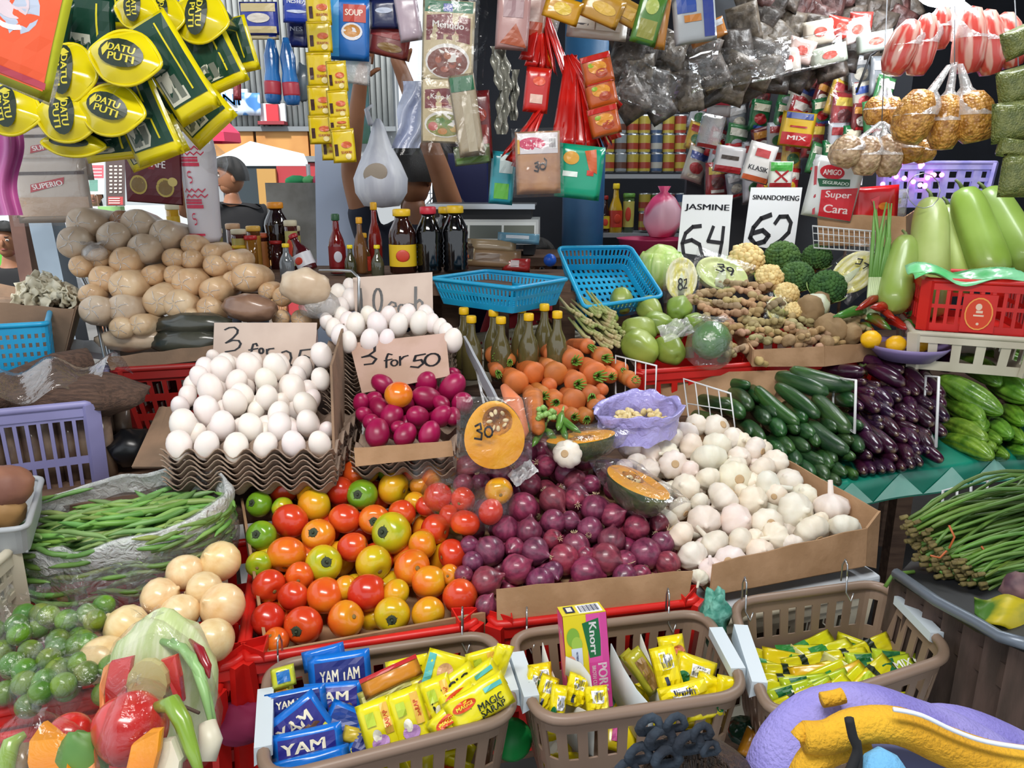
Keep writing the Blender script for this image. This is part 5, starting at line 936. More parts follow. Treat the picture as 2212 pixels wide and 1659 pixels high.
pk('small pink and lilac sachet at the right end of the right basket', 1950, 1440, 70, 30, 1.24, '9a93cf', [('rect', -.6, -.6, .3, .5, 'cf3f6a')], -16, -50, 12)
under(BK3[1], 20, [('d9d81c', '2f8a3a'), ('cfcf8a', '7a9a3a')], 'thin sachet buried low in the right basket', 'sachets buried in the right basket', .08, .035, .77, .82)
# green mesh bag between baskets
m = M(); m.ell((0, 0, 0), (.022, .022, .05), 20, 16, amp=.5, seed=3); T(m.build('mesh_bag', mat('green crumpled mesh', '3f8a78', .5, col2='7fbfae', ns=60, lo=.4, hi=.7, bump=.9, bs=70), mw=MX.Translation(P(1545, 1335, 1.25))), 'crumpled green mesh bag between the middle and right baskets', 'bag')
m = M(); m.lathe([(.001, 0), (.03, 0), (.032, .01), (.026, .02), (.001, .022)], 20); T(m.build('jar_top_disc', mat('bright green plastic', '12a04a', .4), mw=MX.Translation(P(1105, 1595, 1.15)) @ rotm(1.0, 0, 0)), 'bright green plastic disc between the first two baskets', 'lid')
m = M(); m.ell((0, 0, 0), (.05, .035, .03), 20, 12, amp=.3); T(m.build('cloth_bundle', mat('magenta cloth', '7a1440', .8), mw=MX.Translation(P(520, 1560, 1.15))), 'dark magenta cloth bundle left of the leftmost basket', 'cloth')
# ------------------------------------------------------------------ chayotes
CHY = mat('chayote skin', '94a44c', .4, col2='77893a', ns=10, objc=True, bump=.12, bs=60, coat=.2)
m = M(); m.lathe([(.0006, -.05), (.012, -.049), (.026, -.042), (.037, -.028), (.041, -.008), (.036, .016), (.027, .036), (.018, .046), (.007, .047), (.0006, .044)], 30, fn=lambda t, u, r, z: (r*(1+.05*math.cos(5*t)-.05*abs(math.sin(2.5*t))*(u < .4)), z)); CH = m.build('chayote', CHY); T(CH, 'c', 'chayote')
for x, y, s, v, c, nm in [(1343, 650, .85, (.1, -.5, -.8), (1, 1, 1, 1), 'topmost, beside the blue basket'), (1404, 668, .9, (.4, -.7, -.4), (1, 1, 1, 1), 'second along the top'), (1466, 668, .95, (-.3, -.8, -.2), (.75, .9, .8, 1), 'dark green, under the napa half'), (1380, 714, 1.05, (-.9, -.3, .3), (1, 1, 1, 1), 'in the middle row, lying sideways'), (1384, 752, 1.15, (.9, -.4, -.5), (1.1, 1.1, .95, 1), 'long and yellow green at the front'), (1448, 757, 1.05, (.2, -.9, -.2), (.9, .95, .8, 1), 'round, front centre'), (1318, 688, .6, (0, -1, 0), (.9, .95, .8, 1), 'small, by the string bean ends'), (1290, 672, .7, (0, -1, .3), (1.1, 1.1, .9, 1), 'pale, behind the string bean ends'), (1455, 715, .85, (0, -.6, .6), (.7, .85, .7, 1), 'dark, low between the others'), (1420, 700, .9, (1, -.4, 0), (.8, .9, .75, 1), 'half hidden in the middle'), (1500, 700, .8, (0, -1, 0), (.7, .85, .7, 1), 'under the clear film scrap')]:
    p = Pl((1390, 780, 2.02), (1500, 770, 2.04), (1400, 650, 2.24)).at(x, y); put(CH, MX.Translation(p) @ V(v).to_track_quat('Z', 'Y').to_matrix().to_4x4() @ MX.Scale(s, 4), 'green chayote '+nm, 'chayotes behind the lilac bag', c)
m = M(); m.lathe([(.0006, -.05), (.03, -.045), (.047, -.02), (.05, .005), (.04, .035), (.02, .05), (.0006, .052)], 24); T(m.build('green_squash', mat('dark squash skin', '4f8a3a', .35, col2='3a6f2e', ns=14, coat=.3), mw=MX.Translation(P(1536, 735, 2.0)) @ rotm(.3, .5, 0)), 'dark green round squash in a clear bag', 'squash')
clearbag('clear film bag around the dark green squash', P(1532, 742, 1.99), .062, .13, 4, ma=film('squash bag film', .06, bump=.9, bs=20, gl=.8), neck=.004, flare=.05, name='film_bag')
m = M(); s = pillow(.09, .05, .015, 9, .02); m.grid(lambda u, v: s(u*2-1, v*2-1), 10, 10); T(m.build('film_scrap', FILMH, mw=frame(P(1460, 712, 1.98), 0, -20, -40)), 'crumpled clear film scrap on the chayotes', 'plastic film')
# string bean (sigarilyas) ends bundle
SB = mat('beige bean end', 'b5a57a', .7, col2='8f9a5a', ns=20); m0 = E('bean_bundle', 'bundle of dry beige bean ends behind the carrots', 'bean bundle', MX.Translation(P(1290, 700, 2.1)))
for k in range(46):
    x, y = 1250+rr.uniform(0, 95), 668+rr.uniform(0, 85); x += (y-700)*.5; a = P(x, y, 2.05+(750-y)*.001)-m0.matrix_basis.translation; m = M(); q = a+V((-.05, .09, .03+rr.uniform(-.02, .02))); m.tube([a, a+V((-.012, .02, .004)), q], [.006, .0055, .003], 6); m.ell(a, (.0065, .0065, .0065), 6, 5); m.build('bean', SB, m0)
# ------------------------------------------------------------------ ginger and potatoes
GIN = mat('ginger skin', 'b39d78', .8, col2='8c7452', ns=16, nd=5, lo=.35, hi=.7, bump=.35, bs=50, objc=True)
def ginger(seed):
    r_ = random.Random(seed); m = M(); p = V((-.035, 0, 0)); a = 0
    for k in range(5):
        r0 = r_.uniform(.010, .0145); m.ell(p, (r0*1.25, r0*.95, r0*.9), 12, 8, amp=.15, seed=seed+k, rot=Euler((0, 0, a)).to_matrix()); 
        if r_.random() < .75: b = a+r_.choice((1.2, -1.2)); m.ell(p+V((math.cos(b), math.sin(b), r_.uniform(-.4, .5)))*r0*1.25, (r0*1.1, r0*.75, r0*.75), 10, 7, amp=.12, seed=seed-k, rot=Euler((0, 0, b)).to_matrix())
        a += r_.uniform(-.5, .5); p = p+V((math.cos(a), math.sin(a), r_.uniform(-.2, .2)))*r0*1.45
    o = m.build('ginger_root', GIN); return T(o, 'g', 'ginger')
GI = [ginger(i) for i in range(5)]; GP_ = Pl((1620, 780, 2.03), (1850, 745, 2.1), (1580, 625, 2.3)); pts = []
for k in range(400):
    x, y = rr.uniform(1500, 1860), rr.uniform(608, 775)
    if y < 600+abs(x-1600)*.36 or (x > 1640 and y > 745) or (x < 1600 and y > 625+(x-1500)*1.6+60) or x > 1860-(740-y)*.5 and y < 700: continue
    if all(math.hypot(x-a, (y-b)*1.3) > 21 for a, b in pts): pts.append((x, y))
for (x, y), rw in zip(pts, ranks(pts, 12)):
    put(rr.choice(GI), MX.Translation(GP_.at(x, y)) @ rotm(rr.uniform(-.5, .5), rr.uniform(-.5, .5), rr.uniform(-.8, .8)+(1.3 if x < 1640 and y > 700 else 0)) @ MX.Scale(.95, 4), 'knobbly ginger root in the ginger heap, '+rw, 'ginger roots heaped in a cardboard box', (rr.uniform(.85, 1.2), rr.uniform(.85, 1.15), rr.uniform(.8, 1.1), 1))
m = M(); m.ell((0, 0, 0), (.043, .036, .034), 20, 14, amp=.14, seed=4); PO = m.build('potato', mat('potato skin', 'a08560', .75, col2='8a6f4c', ns=18, bump=.3, bs=70)); T(PO, 'p', 'potato')
for x, y, s, nm in [(1745, 678, 1.15, 'largest, under the cauliflower'), (1792, 716, 1.15, 'beside the eggplant tips'), (1835, 728, .8, 'at the right end of the ginger box'), (1768, 655, .8, 'behind the largest one'), (1730, 735, .6, 'small, at the front edge'), (1782, 745, .55, 'small, low by the eggplant'), (1700, 742, .5, 'smallest, front of the ginger')]:
    put(PO, MX.Translation(GP_.at(x, y)+V((0, -.01, .01))) @ rq(rr) @ MX.Scale(s, 4), 'brown potato '+nm, 'potatoes beside the ginger')
# ------------------------------------------------------------------ cabbages, cauliflower, broccoli
LCAB = mat('light cabbage leaf', 'c6d98a', .4, col2='a9c865', ns=9, nd=5, stretch=(6, 6, 1), bump=.35, bs=14, coat=.2); YCAB = mat('yellow napa heart', 'e6dd6a', .45, col2='f0ecc8', ns=16, nd=5, stretch=(5, 5, 1), bump=.5, bs=25); WCAB = mat('white cabbage rib', 'e6ead8', .4, col2='d3dcb5', ns=9, stretch=(5, 5, 1))
def cabbage(label, p, r, m1, sq=(1, 1, 1), rot=(0, 0, 0)):
    o = E('cabbage', label, 'cabbage', MX.Translation(p) @ rotm(*rot)); m = M(); m.ell((0, 0, 0), (r*sq[0], r*sq[1], r*sq[2]), 30, 20, amp=.07); m.build('head', m1, o)
    for k in range(5):
        a = k*1.26-1.6; m = M(); m.grid(lambda u, v: V((r*1.04*sq[0]*math.cos(a+(u-.5)*1.3)*math.sin(.35+v*1.9), r*1.04*sq[1]*math.sin(a+(u-.5)*1.3)*math.sin(.35+v*1.9), r*1.04*sq[2]*math.cos(.35+v*1.9)*-1))*(1+.03*math.sin(u*9)*(v-.3)), 10, 8); m.build('leaf', m1, o, solid=.002)
    return o
def halfcab(label, p, nrm, rx, rz, txt, spin=0, body=LCAB, face=YCAB):
    q = V(nrm).to_track_quat('-Y', 'Z').to_matrix().to_4x4(); o = E('cut_cabbage', label, 'cabbage', MX.Translation(p) @ q @ MX.Rotation(spin, 4, 'Y')); m = M()
    m.grid(lambda u, v: V((rx*math.cos(2*PI*u)*math.cos(v*PI/2)**.8, rx*.8*math.sin(v*PI/2), rz*math.sin(2*PI*u)*math.cos(v*PI/2)**.8)), 28, 8); m.build('outer_leaves', body, o, weld=True)
    m = M(); m.grid(lambda u, v: V((rx*v*math.cos(2*PI*u)*1.0, -.003*math.sin(v*PI*5)-.001, rz*v*math.sin(2*PI*u))), 36, 16); m.build('cut_face', face, o)
    m = M(); m.lathe([(.0005, -rz*.55), (rx*.16, -rz*.9), (rx*.22, -rz*.4), (rx*.12, rz*.1), (.0005, rz*.3)], 12); m.v = [(x, y*.2-.003, z) for x, y, z in m.v]; m.build('core', WCAB, o)
    m = M(); s = pillow(rx*2.3, rz*2.3, .014, 2, .004); m.grid(lambda u, v: s(u*2-1, v*2-1, .004), 10, 10); m.build('cling_film', MC['thin cling film'], o)
    if txt: printing(lambda x, y, off=0: V((x*rx, -.014-off, y*rz)), txt, o, 'lettering')
    return o
cabbage('round pale green cabbage right of the blue basket', P(1428, 578, 2.42), .075, LCAB)
n39 = [('str', [(-.3, .35), (-.1, .45), (-.05, .3), (-.2, .22), (-.02, .12), (-.1, -.02), (-.3, .0)], .06, K), ('str', arc(.2, .28, .12, .12, 0, 360, 8)+[(.32, .2), (.28, -.05)], .06, K)]
n82 = [('str', arc(-.1, -.15, .12, .12, 0, 360, 8), .06, K), ('str', arc(-.1, -.42, .14, .14, 0, 360, 8), .06, K), ('str', [(.12, -.1), (.28, -.05), (.26, -.25), (.1, -.48), (.32, -.45)], .06, K)]
halfcab('cut napa cabbage half with yellow heart standing upright', P(1472, 602, 2.28), (-.1, -1, .25), .048, .066, n82)
halfcab('pale wrapped cabbage wedge marked 39 behind ginger', P(1560, 592, 2.33), (.1, -.9, .5), .085, .055, n39, .35, LCAB, mat('pale cabbage face', 'dbe3a0', .4, col2='c9d98a', ns=12, nd=5, bump=.4, bs=30))
halfcab('cut napa cabbage half with yellow heart by the scallions', P(1846, 588, 2.28), (-.25, -.9, .4), .055, .078, [('str', [(-.4, .4), (-.2, .5), (-.1, .3), (-.3, .2)], .05, K), ('str', [(.0, .45), (.25, .5), (.2, .25)], .05, K)], .75)
halfcab('small pale cabbage half in film in front of cauliflower', P(1680, 668, 2.22), (.1, -.9, .5), .035, .04, n39[:1], .3)
m = M(); m.ell((0, 0, 0), (.04, .03, .035), 20, 14, amp=.15); T(m.build('radish_end', WCAB, mw=MX.Translation(P(1765, 660, 2.22)) @ rotm(0, .6, 0)), 'pale napa cabbage stub above the potatoes', 'cabbage')
CAU = mat('cauliflower curd', 'e6cf93', .7, col2='d3b374', ns=20, bump=.4, bs=90); BRO = mat('broccoli florets', '4c6f35', .8, col2='34562c', ns=30, bump=.8, bs=200, objc=True); BST = mat('broccoli stalk', '8fa85f', .6)
def floret(name, label, cat, p, r, ma, mst, seed, sq=(1, 1, .8), ax=(0, -.6, .8), col=None, n=70, ks=.3):
    r_ = random.Random(seed); q = V(ax).to_track_quat('Z', 'Y').to_matrix().to_4x4(); o = E(name, label, cat, MX.Translation(p) @ q); m = M(); m.ell((0, 0, -r*.1), (r*.86*sq[0], r*.86*sq[1], r*.8*sq[2]), 16, 10)
    for k in range(n):
        z = 1-1.25*(k+.5)/n; t = k*2.39996; w = math.sqrt(max(0, 1-z*z)); rk = r*ks*r_.uniform(.6, 1.0); m.ell((r*w*math.cos(t)*.85*sq[0], r*w*math.sin(t)*.85*sq[1], r*z*.85*sq[2]), (rk, rk, rk*.9), 8, 5, amp=.25, seed=k)
    h = m.build('floret_head', ma, o); 
    if col: h.color = col
    m = M(); m.lathe([(r*.3, -r*1.3), (r*.33, -r*.9), (r*.5, -r*.3)], 12); m.build('stalk', mst, o)
    for k in range(3): a = 2.1*k+1; m = M(); m.grid(lambda u, v: V(((r*(.5+.6*v))*math.cos(a+(u-.5)*.7), (r*(.5+.6*v))*math.sin(a+(u-.5)*.7), -r*.9+r*.9*v)), 5, 5); m.build('leaf', mst, o, solid=.002)
    return o
floret('cauliflower', 'large yellowish cauliflower below the 62 card', 'cauliflower', P(1612, 562, 2.4), .058, CAU, mat('cauliflower leaf', '8fae4f', .5), 1, (1, 1, .9), ks=.26)
floret('cauliflower', 'medium cauliflower below the large one', 'cauliflower', P(1662, 598, 2.32), .042, CAU, MC['cauliflower leaf'], 2, ks=.28)
floret('cauliflower', 'small cauliflower amid the broccoli', 'cauliflower', P(1700, 634, 2.26), .036, CAU, MC['cauliflower leaf'], 3, ks=.28)
floret('cauliflower', 'smallest cauliflower piece above the potatoes', 'cauliflower', P(1716, 672, 2.2), .028, CAU, MC['cauliflower leaf'], 4, ks=.3)
for x, y, d_, r_, c, nm in [(1690, 558, 2.42, .062, (1.1, 1.05, .9, 1), 'olive green broccoli below the 62 card'), (1765, 556, 2.45, .05, (.9, 1, .9, 1), 'small broccoli behind the others at right'), (1722, 598, 2.34, .055, (.95, 1, 1, 1), 'broccoli head in the middle of the group'), (1788, 620, 2.28, .058, (.75, .95, .85, 1), 'dark broccoli head nearest the potatoes')]:
    floret('broccoli', nm, 'broccoli', P(x, y, d_), r_, BRO, BST, int(x), (1, 1, .85), col=c, n=150, ks=.17)
# ------------------------------------------------------------------ bottle gourds, scallions, peppers, lemons
GOU = mat('bottle gourd skin', 'aaba74', .38, col2='98aa5c', ns=7, objc=True, coat=.2, bump=.05); GST = mat('gourd stalk', '6f7f4a', .7)
def gourd(label, a, b, r, c, tip=0):
    L = (b-a).length; o = E('bottle_gourd', label, 'gourd', axis_m(b, a)); m = M(); pr = []
    for i in range(19): u = i/18; pr.append((max(.0005, r*(max(0, 1-(2*u-1)**6))**.5*(1.0-.22*u)), -L/2+L*u))
    m.lathe(pr, 28, fn=lambda t, u, r, z: (r*(1+.015*math.cos(6*t)), z)); k = m.build('gourd_body', GOU, o); k.color = c
    m = M(); m.tube([(0, 0, L/2-.004), (.004, 0, L/2+.015), (.014, 0, L/2+.028)], [.007, .005, .004], 8); m.build('stalk', GST, o)
gourd('short green bottle gourd lying by the scallions', P(1958, 512, 2.25), P(1928, 672, 2.12), .050, (.86, .98, .66, 1))
gourd('pale tall bottle gourd, second from left', P(2012, 425, 2.28), P(2002, 690, 2.16), .062, (1.05, 1.05, 1.0, 1))
gourd('speckled pale bottle gourd, third from left', P(2048, 442, 2.36), P(2068, 640, 2.26), .056, (.98, 1.0, .8, 1))
gourd('bright green bottle gourd leaning right', P(2078, 405, 2.3), P(2150, 610, 2.2), .062, (.72, .9, .46, 1))
gourd('bright green bottle gourd at the right edge', P(2128, 408, 2.36), P(2228, 590, 2.22), .066, (.7, .86, .48, 1))
gourd('dark bottle gourd behind at the far right', P(2200, 470, 2.42), P(2235, 640, 2.3), .05, (.6, .75, .5, 1))
SC1 = mat('scallion leaf', '6f9f4f', .4); SC2 = mat('scallion white stem', 'c9d8a8', .4)
so = E('scallion_bundle', 'bundle of green scallions standing left of the gourds', 'scallion', MX.Translation(P(1895, 600, 2.2)))
for k in range(9):
    x1 = 1888+k*4.5; m = M(); off = so.matrix_basis.translation; pts = [P(1872+k*3, 690, 2.16)-off, P(1880+k*4, 600, 2.2)-off, P(x1+rr.uniform(-4, 8), 520, 2.23)-off, P(x1+rr.uniform(-6, 14), 430+rr.uniform(0, 50), 2.26)-off]
    m.tube(pts[:2], [.005, .0055], 7, k=1); m.tube(pts[1:], [.0055, .006, .002], 7); m.build('scallion', [SC1, SC2], so)
REDC = mat('red pepper skin', 'c02a1c', .22, col2='8f2a1c', ns=8, coat=.4); GRC = mat('green red pepper skin', '3f7a2c', .25, col2='8a3a1f', ns=9, lo=.5, hi=.6, coat=.4)
for i, (x0, y0, x1, y1, w, ma, nm) in enumerate([(1902, 642, 1848, 670, 10, REDC, 'thin red, topmost'), (1940, 662, 1880, 664, 14, REDC, 'glossy red below the scallions'), (1962, 678, 1995, 690, 9, GRC, 'red stalked, touching the red crate'), (1868, 672, 1800, 684, 12, GRC, 'green and red lying to the left'), (1870, 682, 1925, 712, 13, GRC, 'green turning red in the middle'), (1915, 690, 1965, 712, 11, REDC, 'dark red beside the lemons'), (1860, 700, 1895, 728, 10, GRC, 'green pointing at the lemons'), (1800, 692, 1830, 712, 10, REDC, 'wrinkled dark red by the potatoes'), (1785, 690, 1805, 700, 10, GRC, 'small green tip by the potatoes'), (1948, 700, 1990, 705, 10, GRC, 'dark olive behind the right lemon'), (1890, 660, 1935, 690, 10, REDC, 'red, half hidden')]):
    a, b = P(x0, y0, 2.18), P(x1, y1, 2.1); r_ = w*2.1/FL; m = M(); d_ = (b-a); m.tube([a, a+d_*.08, a+d_*.35+V((0, 0, .006)), a+d_*.75, b], [r_*.3, r_*.85, r_, r_*.7, r_*.1], 12); m.k = 1; m.tube([a-d_.normalized()*.02, a], [.002, .003], 6); T(m.build('long_pepper', [ma, CHS]), 'long pepper, '+nm, 'pepper')
LEMM = mat('lemon skin', 'f2b90f', .4, bump=.15, bs=200)
for x, y, nm in [(1882, 733, 'left, behind the eggplants'), (1936, 744, 'middle'), (1988, 742, 'right, by the lilac bowl')]:
    m = M(); m.lathe([(.0005, -.031), (.006, -.029), (.020, -.020), (.0255, -.004), (.023, .012), (.012, .024), (.005, .028), (.0005, .030)], 20); T(m.build('lemon', LEMM, mw=MX.Translation(P(x, y, 2.05)) @ rotm(0, 1.4, .2)), 'ripe yellow lemon '+nm, 'lemon', 'lemons behind the eggplants')
m = M(); bp0 = P(1960, 752, 2.06); m.lathe([(.001, -.03), (.07, -.03), (.1, .0), (.108, .012), (.104, .012), (.097, 0), (.068, -.026), (.001, -.026)], 32); T(m.build('lilac_bowl', mat('lilac plastic', '8f7fb0', .4), mw=MX.Translation(bp0)), 'lilac plastic bowl holding the lemons', 'bowl')
# red logo crate on the cream crate at right
cc = [P(1990, 712, 2.02), P(2225, 742, 1.92)]; w0 = cc[1]-cc[0]
topz = lambda p: V((p.x, p.y, cc[0].z+.135)); f4 = [topz(cc[0]), topz(cc[1])]; bk = V((.08, .26, 0)); rc4 = [f4[0], f4[1], f4[1]+bk, f4[0]+bk]
rcr = crate('red plastic crate with an orange oval badge under the gourds', rc4, .135, hole=lambda i, j: (j in (2, 3, 4, 5, 7, 8, 9, 10)) and i % 3 != 0, n=120, nv=13, taper=.99, r=.006)
nb = -(w0.cross(V((0, 0, 1)))).normalized(); nb = nb if nb.y < 0 else -nb; cb = (cc[0]+cc[1])/2+V((0, 0, .062))-rcr.matrix_basis.translation+nb*.008; ub = w0.normalized(); ub.z = 0
m = M(); m.grid(lambda u, v: cb+ub*(u-.5)*.078+V((0, 0, (v-.5)*.1)), 2, 2); m.build('badge_plate', REDP, rcr, solid=.003, smooth=False)
printing(lambda x, y, off=0: cb+ub*x*.034+V((0, 0, y*.044))+nb*(.003+off), [('ell', 0, 0, .95, .98, 'f0a04a'), ('ell', 0, 0, .86, .9, 'd8401c'), ('ell', -.05, .42, .22, .2, 'e9c9b0'), ('rect', -.2, .05, .25, .2, 'e9c9b0'), ('rect', -.35, -.15, .35, -.05, 'e9c9b0'), ('ell', 0, -.6, .1, .08, 'e9c9b0')], rcr, 'badge')
m = M(); s = lambda u, v: V(((u-.5)*.27, (v-.5)*.12, .012*math.sin(u*9)+.008*math.sin(v*7+u*12))); m.grid(s, 24, 10); T(m.build('plastic_bag', mat('mint green film bag', '5fcf7a', .25, col2='8fe0a8', ns=12, coat=.5), mw=MX.Translation((f4[0]+f4[1])/2+V((-.02, .05, .015))) @ rotm(.15, 0, -.25), solid=.002), 'mint green plastic bag draped on the red crate', 'bag')
cw = [V((p.x, p.y, p.z-.14)) for p in rc4]; crate('cream plastic crate beneath the red badge crate', [cw[0]-V((.03, .02, 0)), cw[1]+V((0, -.02, 0)), cw[2], cw[3]], .1, CREAMP, nv=8, hole=lambda i, j: j in (2, 3, 4, 5) and i % 5 in (1, 2, 3))
# ------------------------------------------------------------------ wire racks
def wires(label, c, d, nu, nv, r=.0016, name='wire_rack'):
    ds = d if hasattr(d, '__len__') else [d]*4; q = [P(x, y, k) for (x, y), k in zip(c, ds)]; o = E(name, label, 'wire rack', MX.Translation(q[0])); q = [k-q[0] for k in q]
    L = lambda u, v: (q[0]*(1-u)+q[1]*u)*(1-v)+(q[3]*(1-u)+q[2]*u)*v
    m = M(); m.tube([q[0], q[1], q[2], q[3]], r*1.7, 8, closed=True); m.build('frame', WIRE, o)
    for i in range(1, nu): m = M(); m.tube([L(i/nu, 0), L(i/nu, 1)], r, 6); m.build('wire', WIRE, o)
    for i in range(1, nv): m = M(); m.tube([L(0, i/nv), L(1, i/nv)], r, 6); m.build('wire', WIRE, o)
wires('white wire rack panel left of the cucumbers', [(1477, 818), (1578, 850), (1588, 925), (1490, 925)], [1.87, 1.80, 1.78, 1.86], 4, 2)
wires('white wire rack behind the lilac bag', [(1330, 768), (1418, 790), (1414, 900), (1330, 850)], [1.9, 1.82, 1.8, 1.88], 4, 1)
wires('white wire divider between cucumbers and eggplants', [(1800, 815), (1849, 822), (1846, 935), (1800, 900)], [1.95, 1.8, 1.74, 1.92], 1, 1, .002)
wires('white wire divider between eggplants and bitter gourds', [(2000, 812), (2028, 815), (2022, 965), (1995, 900)], [1.95, 1.83, 1.74, 1.92], 1, 1, .002)
wires('white wire rack hanging under the green cloth', [(2037, 1060), (2068, 1050), (2064, 1110), (2034, 1120)], 1.72, 1, 2, .002)
wires('second white wire rack under the green cloth', [(2098, 1045), (2133, 1038), (2130, 1100), (2095, 1110)], 1.76, 1, 2, .002)
wires('grey wire rack between garlic pile and carrots', [(1030, 800), (1075, 870), (1088, 935), (1045, 870)], [1.75, 1.65, 1.6, 1.7], 2, 3, .002)
o = E('basket_edge', 'grey slanted plastic basket wall left of the carrots', 'basket', MX.Translation(P(1050, 860, 1.65))); card(o, [P(1010, 760, 1.85), P(1090, 930, 1.56), P(1078, 868, 1.57), P(1003, 725, 1.86)], 'side_wall', ma=mat('grey plastic', 'a9adb3', .4), th=.006)
# crate of oil bottles behind carrots
BOT = {}
def glass(n, c, rough=.06): return mat('bottle content '+n, c, rough, coat=.6)
def bottle(name, label, p, h, r, body, cap, lab=None, shape='soy', ridges=0, labc2=None, group=None, tilt=0, cat='bottle'):
    key = (h, r, body, cap, lab, shape, ridges)
    mw = MX.Translation(p) @ rotm(0, tilt, R.uniform(-.5, .5))
    if key in BOT: return put(BOT[key], mw, label, group)
    o = E(name, label, cat, mw, group); USED.add(o.name); BOT[key] = o
    if shape == 'soy': pr = [(.001, 0), (r*.9, 0), (r, h*.03), (r, h*.52), (r, h*.60), (r*.92, h*.68), (r*.66, h*.79), (r*.52, h*.84), (r*.5, h*.90)]
    elif shape == 'thin': pr = [(.001, 0), (r*.92, 0), (r, h*.04), (r, h*.45), (r*.8, h*.58), (r*.42, h*.72), (r*.36, h*.86), (r*.36, h*.9)]
    else: pr = [(.001, 0), (r, 0), (r, h*.9)]
    if ridges: 
        q = [];
        for i in range(ridges): z = h*(.06+.46*i/ridges); q += [(r, z), (r*.93, z+h*.46/ridges*.5)]
        pr = pr[:2]+q+pr[4:]
    m = M(); m.lathe(pr, 18); m.build('glass_body', glass(body, body), o)
    rc = r*1.03 if shape == 'jar' else (r*.62 if shape == 'soy' else r*.46); m = M(); m.lathe([(rc, h*.89), (rc*1.05, h*.90), (rc*1.05, h*.985), (rc*.9, h), (.001, h)], 14); m.build('cap', ink(cap, .4), o)
    if lab:
        m = M(); z0, z1 = (h*.12, h*.46) if shape != 'jar' else (h*.15, h*.8); m.lathe([(r*1.012, z0), (r*1.012, z1)], 22); m.f = m.f[:-2]; m.m = m.m[:-2]; m.build('label', ink(lab, .4), o)
        m = M(); m.ell((0, -r*1.0, (z0+z1)/2), (r*.5, r*.06, (z1-z0)*.28), 12, 8); m.build('label_mark', ink(labc2 or 'c8402a', .4), o)
    return o
crc = [H(985, 768, 1.12), H(1255, 728, 1.12)]; cr4 = [crc[0], crc[1], crc[1]+V((-.05, .24, 0)), crc[0]+V((-.05, .24, 0))]
crate('cream perforated crate of yellow capped bottles', cr4, .1, CREAMP, n=140, nv=9, hole=lambda i, j: j in (1, 2, 4, 5) and i % 2 == 0)
for i, (x, y) in enumerate([(1018, 690), (1002, 672), (1082, 692), (1066, 676), (1142, 685), (1126, 668), (1204, 680), (1176, 664)]):
    p = P(x, y, 2.0-(.06 if y > 678 else -.0)); h = .17; bottle('oil_bottle', 'yellow capped oil bottle under the blue basket, %s from left' % ORD[[1, 0, 3, 2, 5, 4, 7, 6][i]], p-V((0, 0, h-.01)), h, .028, '5a5230', 'e3b50f', None, 'thin', group='yellow capped bottles in the cream crate')
# ------------------------------------------------------------------ blue baskets
bh = lambda i, j: j in (1, 2, 4, 5) and i % 2 == 0
def rel(c4): return c4
b1 = [P(932, 596, 2.12), P(1100, 628, 1.92), P(1222, 600, 2.08), P(1062, 578, 2.28)]; b1 = [P(930, 603, 2.1), P(1112, 632, 1.9), P(1228, 604, 2.06), P(1050, 580, 2.26)]
for p in b1: p.z = sum(q.z for q in b1)/4
basket('blue_basket', 'cyan perforated plastic basket above the yellow capped bottles', 'basket', b1, .07, BLUEP, 150, 8, .85, .02, bh, .006, .003, base_hole=lambda i, j: i % 2 and j % 2)
b2 = [P(1262, 665, 2.15), P(1432, 640, 2.2), P(1362, 533, 2.36), P(1205, 535, 2.34)]
basket('blue_basket', 'cyan perforated plastic basket tilted up beside the cabbages', 'basket', b2, .075, BLUEP, 150, 8, .85, .02, bh, .006, .003, base_hole=lambda i, j: i % 2 and j % 2)
# ------------------------------------------------------------------ shelf with sauce bottles
table('bottle_shelf', 'narrow wooden shelf carrying the sauce bottles', [V((-1.15, 2.12, 0)), V((.0, 2.12, 0)), V((.0, 2.66, 0)), V((-1.15, 2.66, 0))], 1.325)
def bt(label, x, yt, yb, wpx, d, body, cap, lab=None, shape='soy', ridges=0, lc=None, name='sauce_bottle', tilt=0):
    a, b = P(x, yt, d), P(x, yb, d); h = (a-b).length; p = P(x, yb, d); bottle(name, label, p, h, wpx/2*d/FL, body, cap, lab, shape, ridges, lc, tilt=tilt)
bt('soy sauce bottle with yellow cap and yellow label', 872, 455, 590, 58, 2.3, '2a0f0a', 'e3b91c', 'd9b51c')
bt('ridged soy sauce bottle with red cap', 928, 450, 590, 54, 2.32, '08080a', 'c0283a', None, 'soy', 6)
bt('ridged soy sauce bottle with yellow cap, right of red cap', 985, 448, 588, 56, 2.34, '08080b', 'e3b91c', None, 'soy', 6)
bt('soy sauce bottle with yellow cap behind the ridged ones', 965, 450, 575, 48, 2.42, '0a090b', 'e0b61c')
bt('tall red chilli sauce bottle with yellow cap', 813, 441, 585, 30, 2.42, '7a1712', 'e0a81c', None, 'thin')
bt('banana ketchup bottle with green cap and silver neck', 731, 465, 590, 36, 2.36, '6f1013', '2f5a3a', '7a1418', 'thin', lc='c9c9d4')
bt('brown sauce bottle with orange cap, right of the ketchup', 781, 472, 590, 28, 2.34, '6f4a2a', 'e0a01c', None, 'thin')
bt('small yellow capped bottle left of the brown sauce bottle', 759, 530, 600, 26, 2.3, '3c3a22', 'e8d21c', None, 'thin')
bt('small yellow capped bottle right of the brown sauce bottle', 817, 530, 600, 28, 2.3, '4a4a3a', 'e8d21c', None, 'thin')
bt('yellow capped bottle behind the small bottles', 790, 505, 595, 26, 2.4, '5a4020', 'e0a81c', 'c03a2a', 'thin')
bt('large ribbed bottle of dark soy with orange cap, leftmost', 603, 440, 560, 52, 2.55, '1a0808', 'd98a1c', None, 'soy', 6)
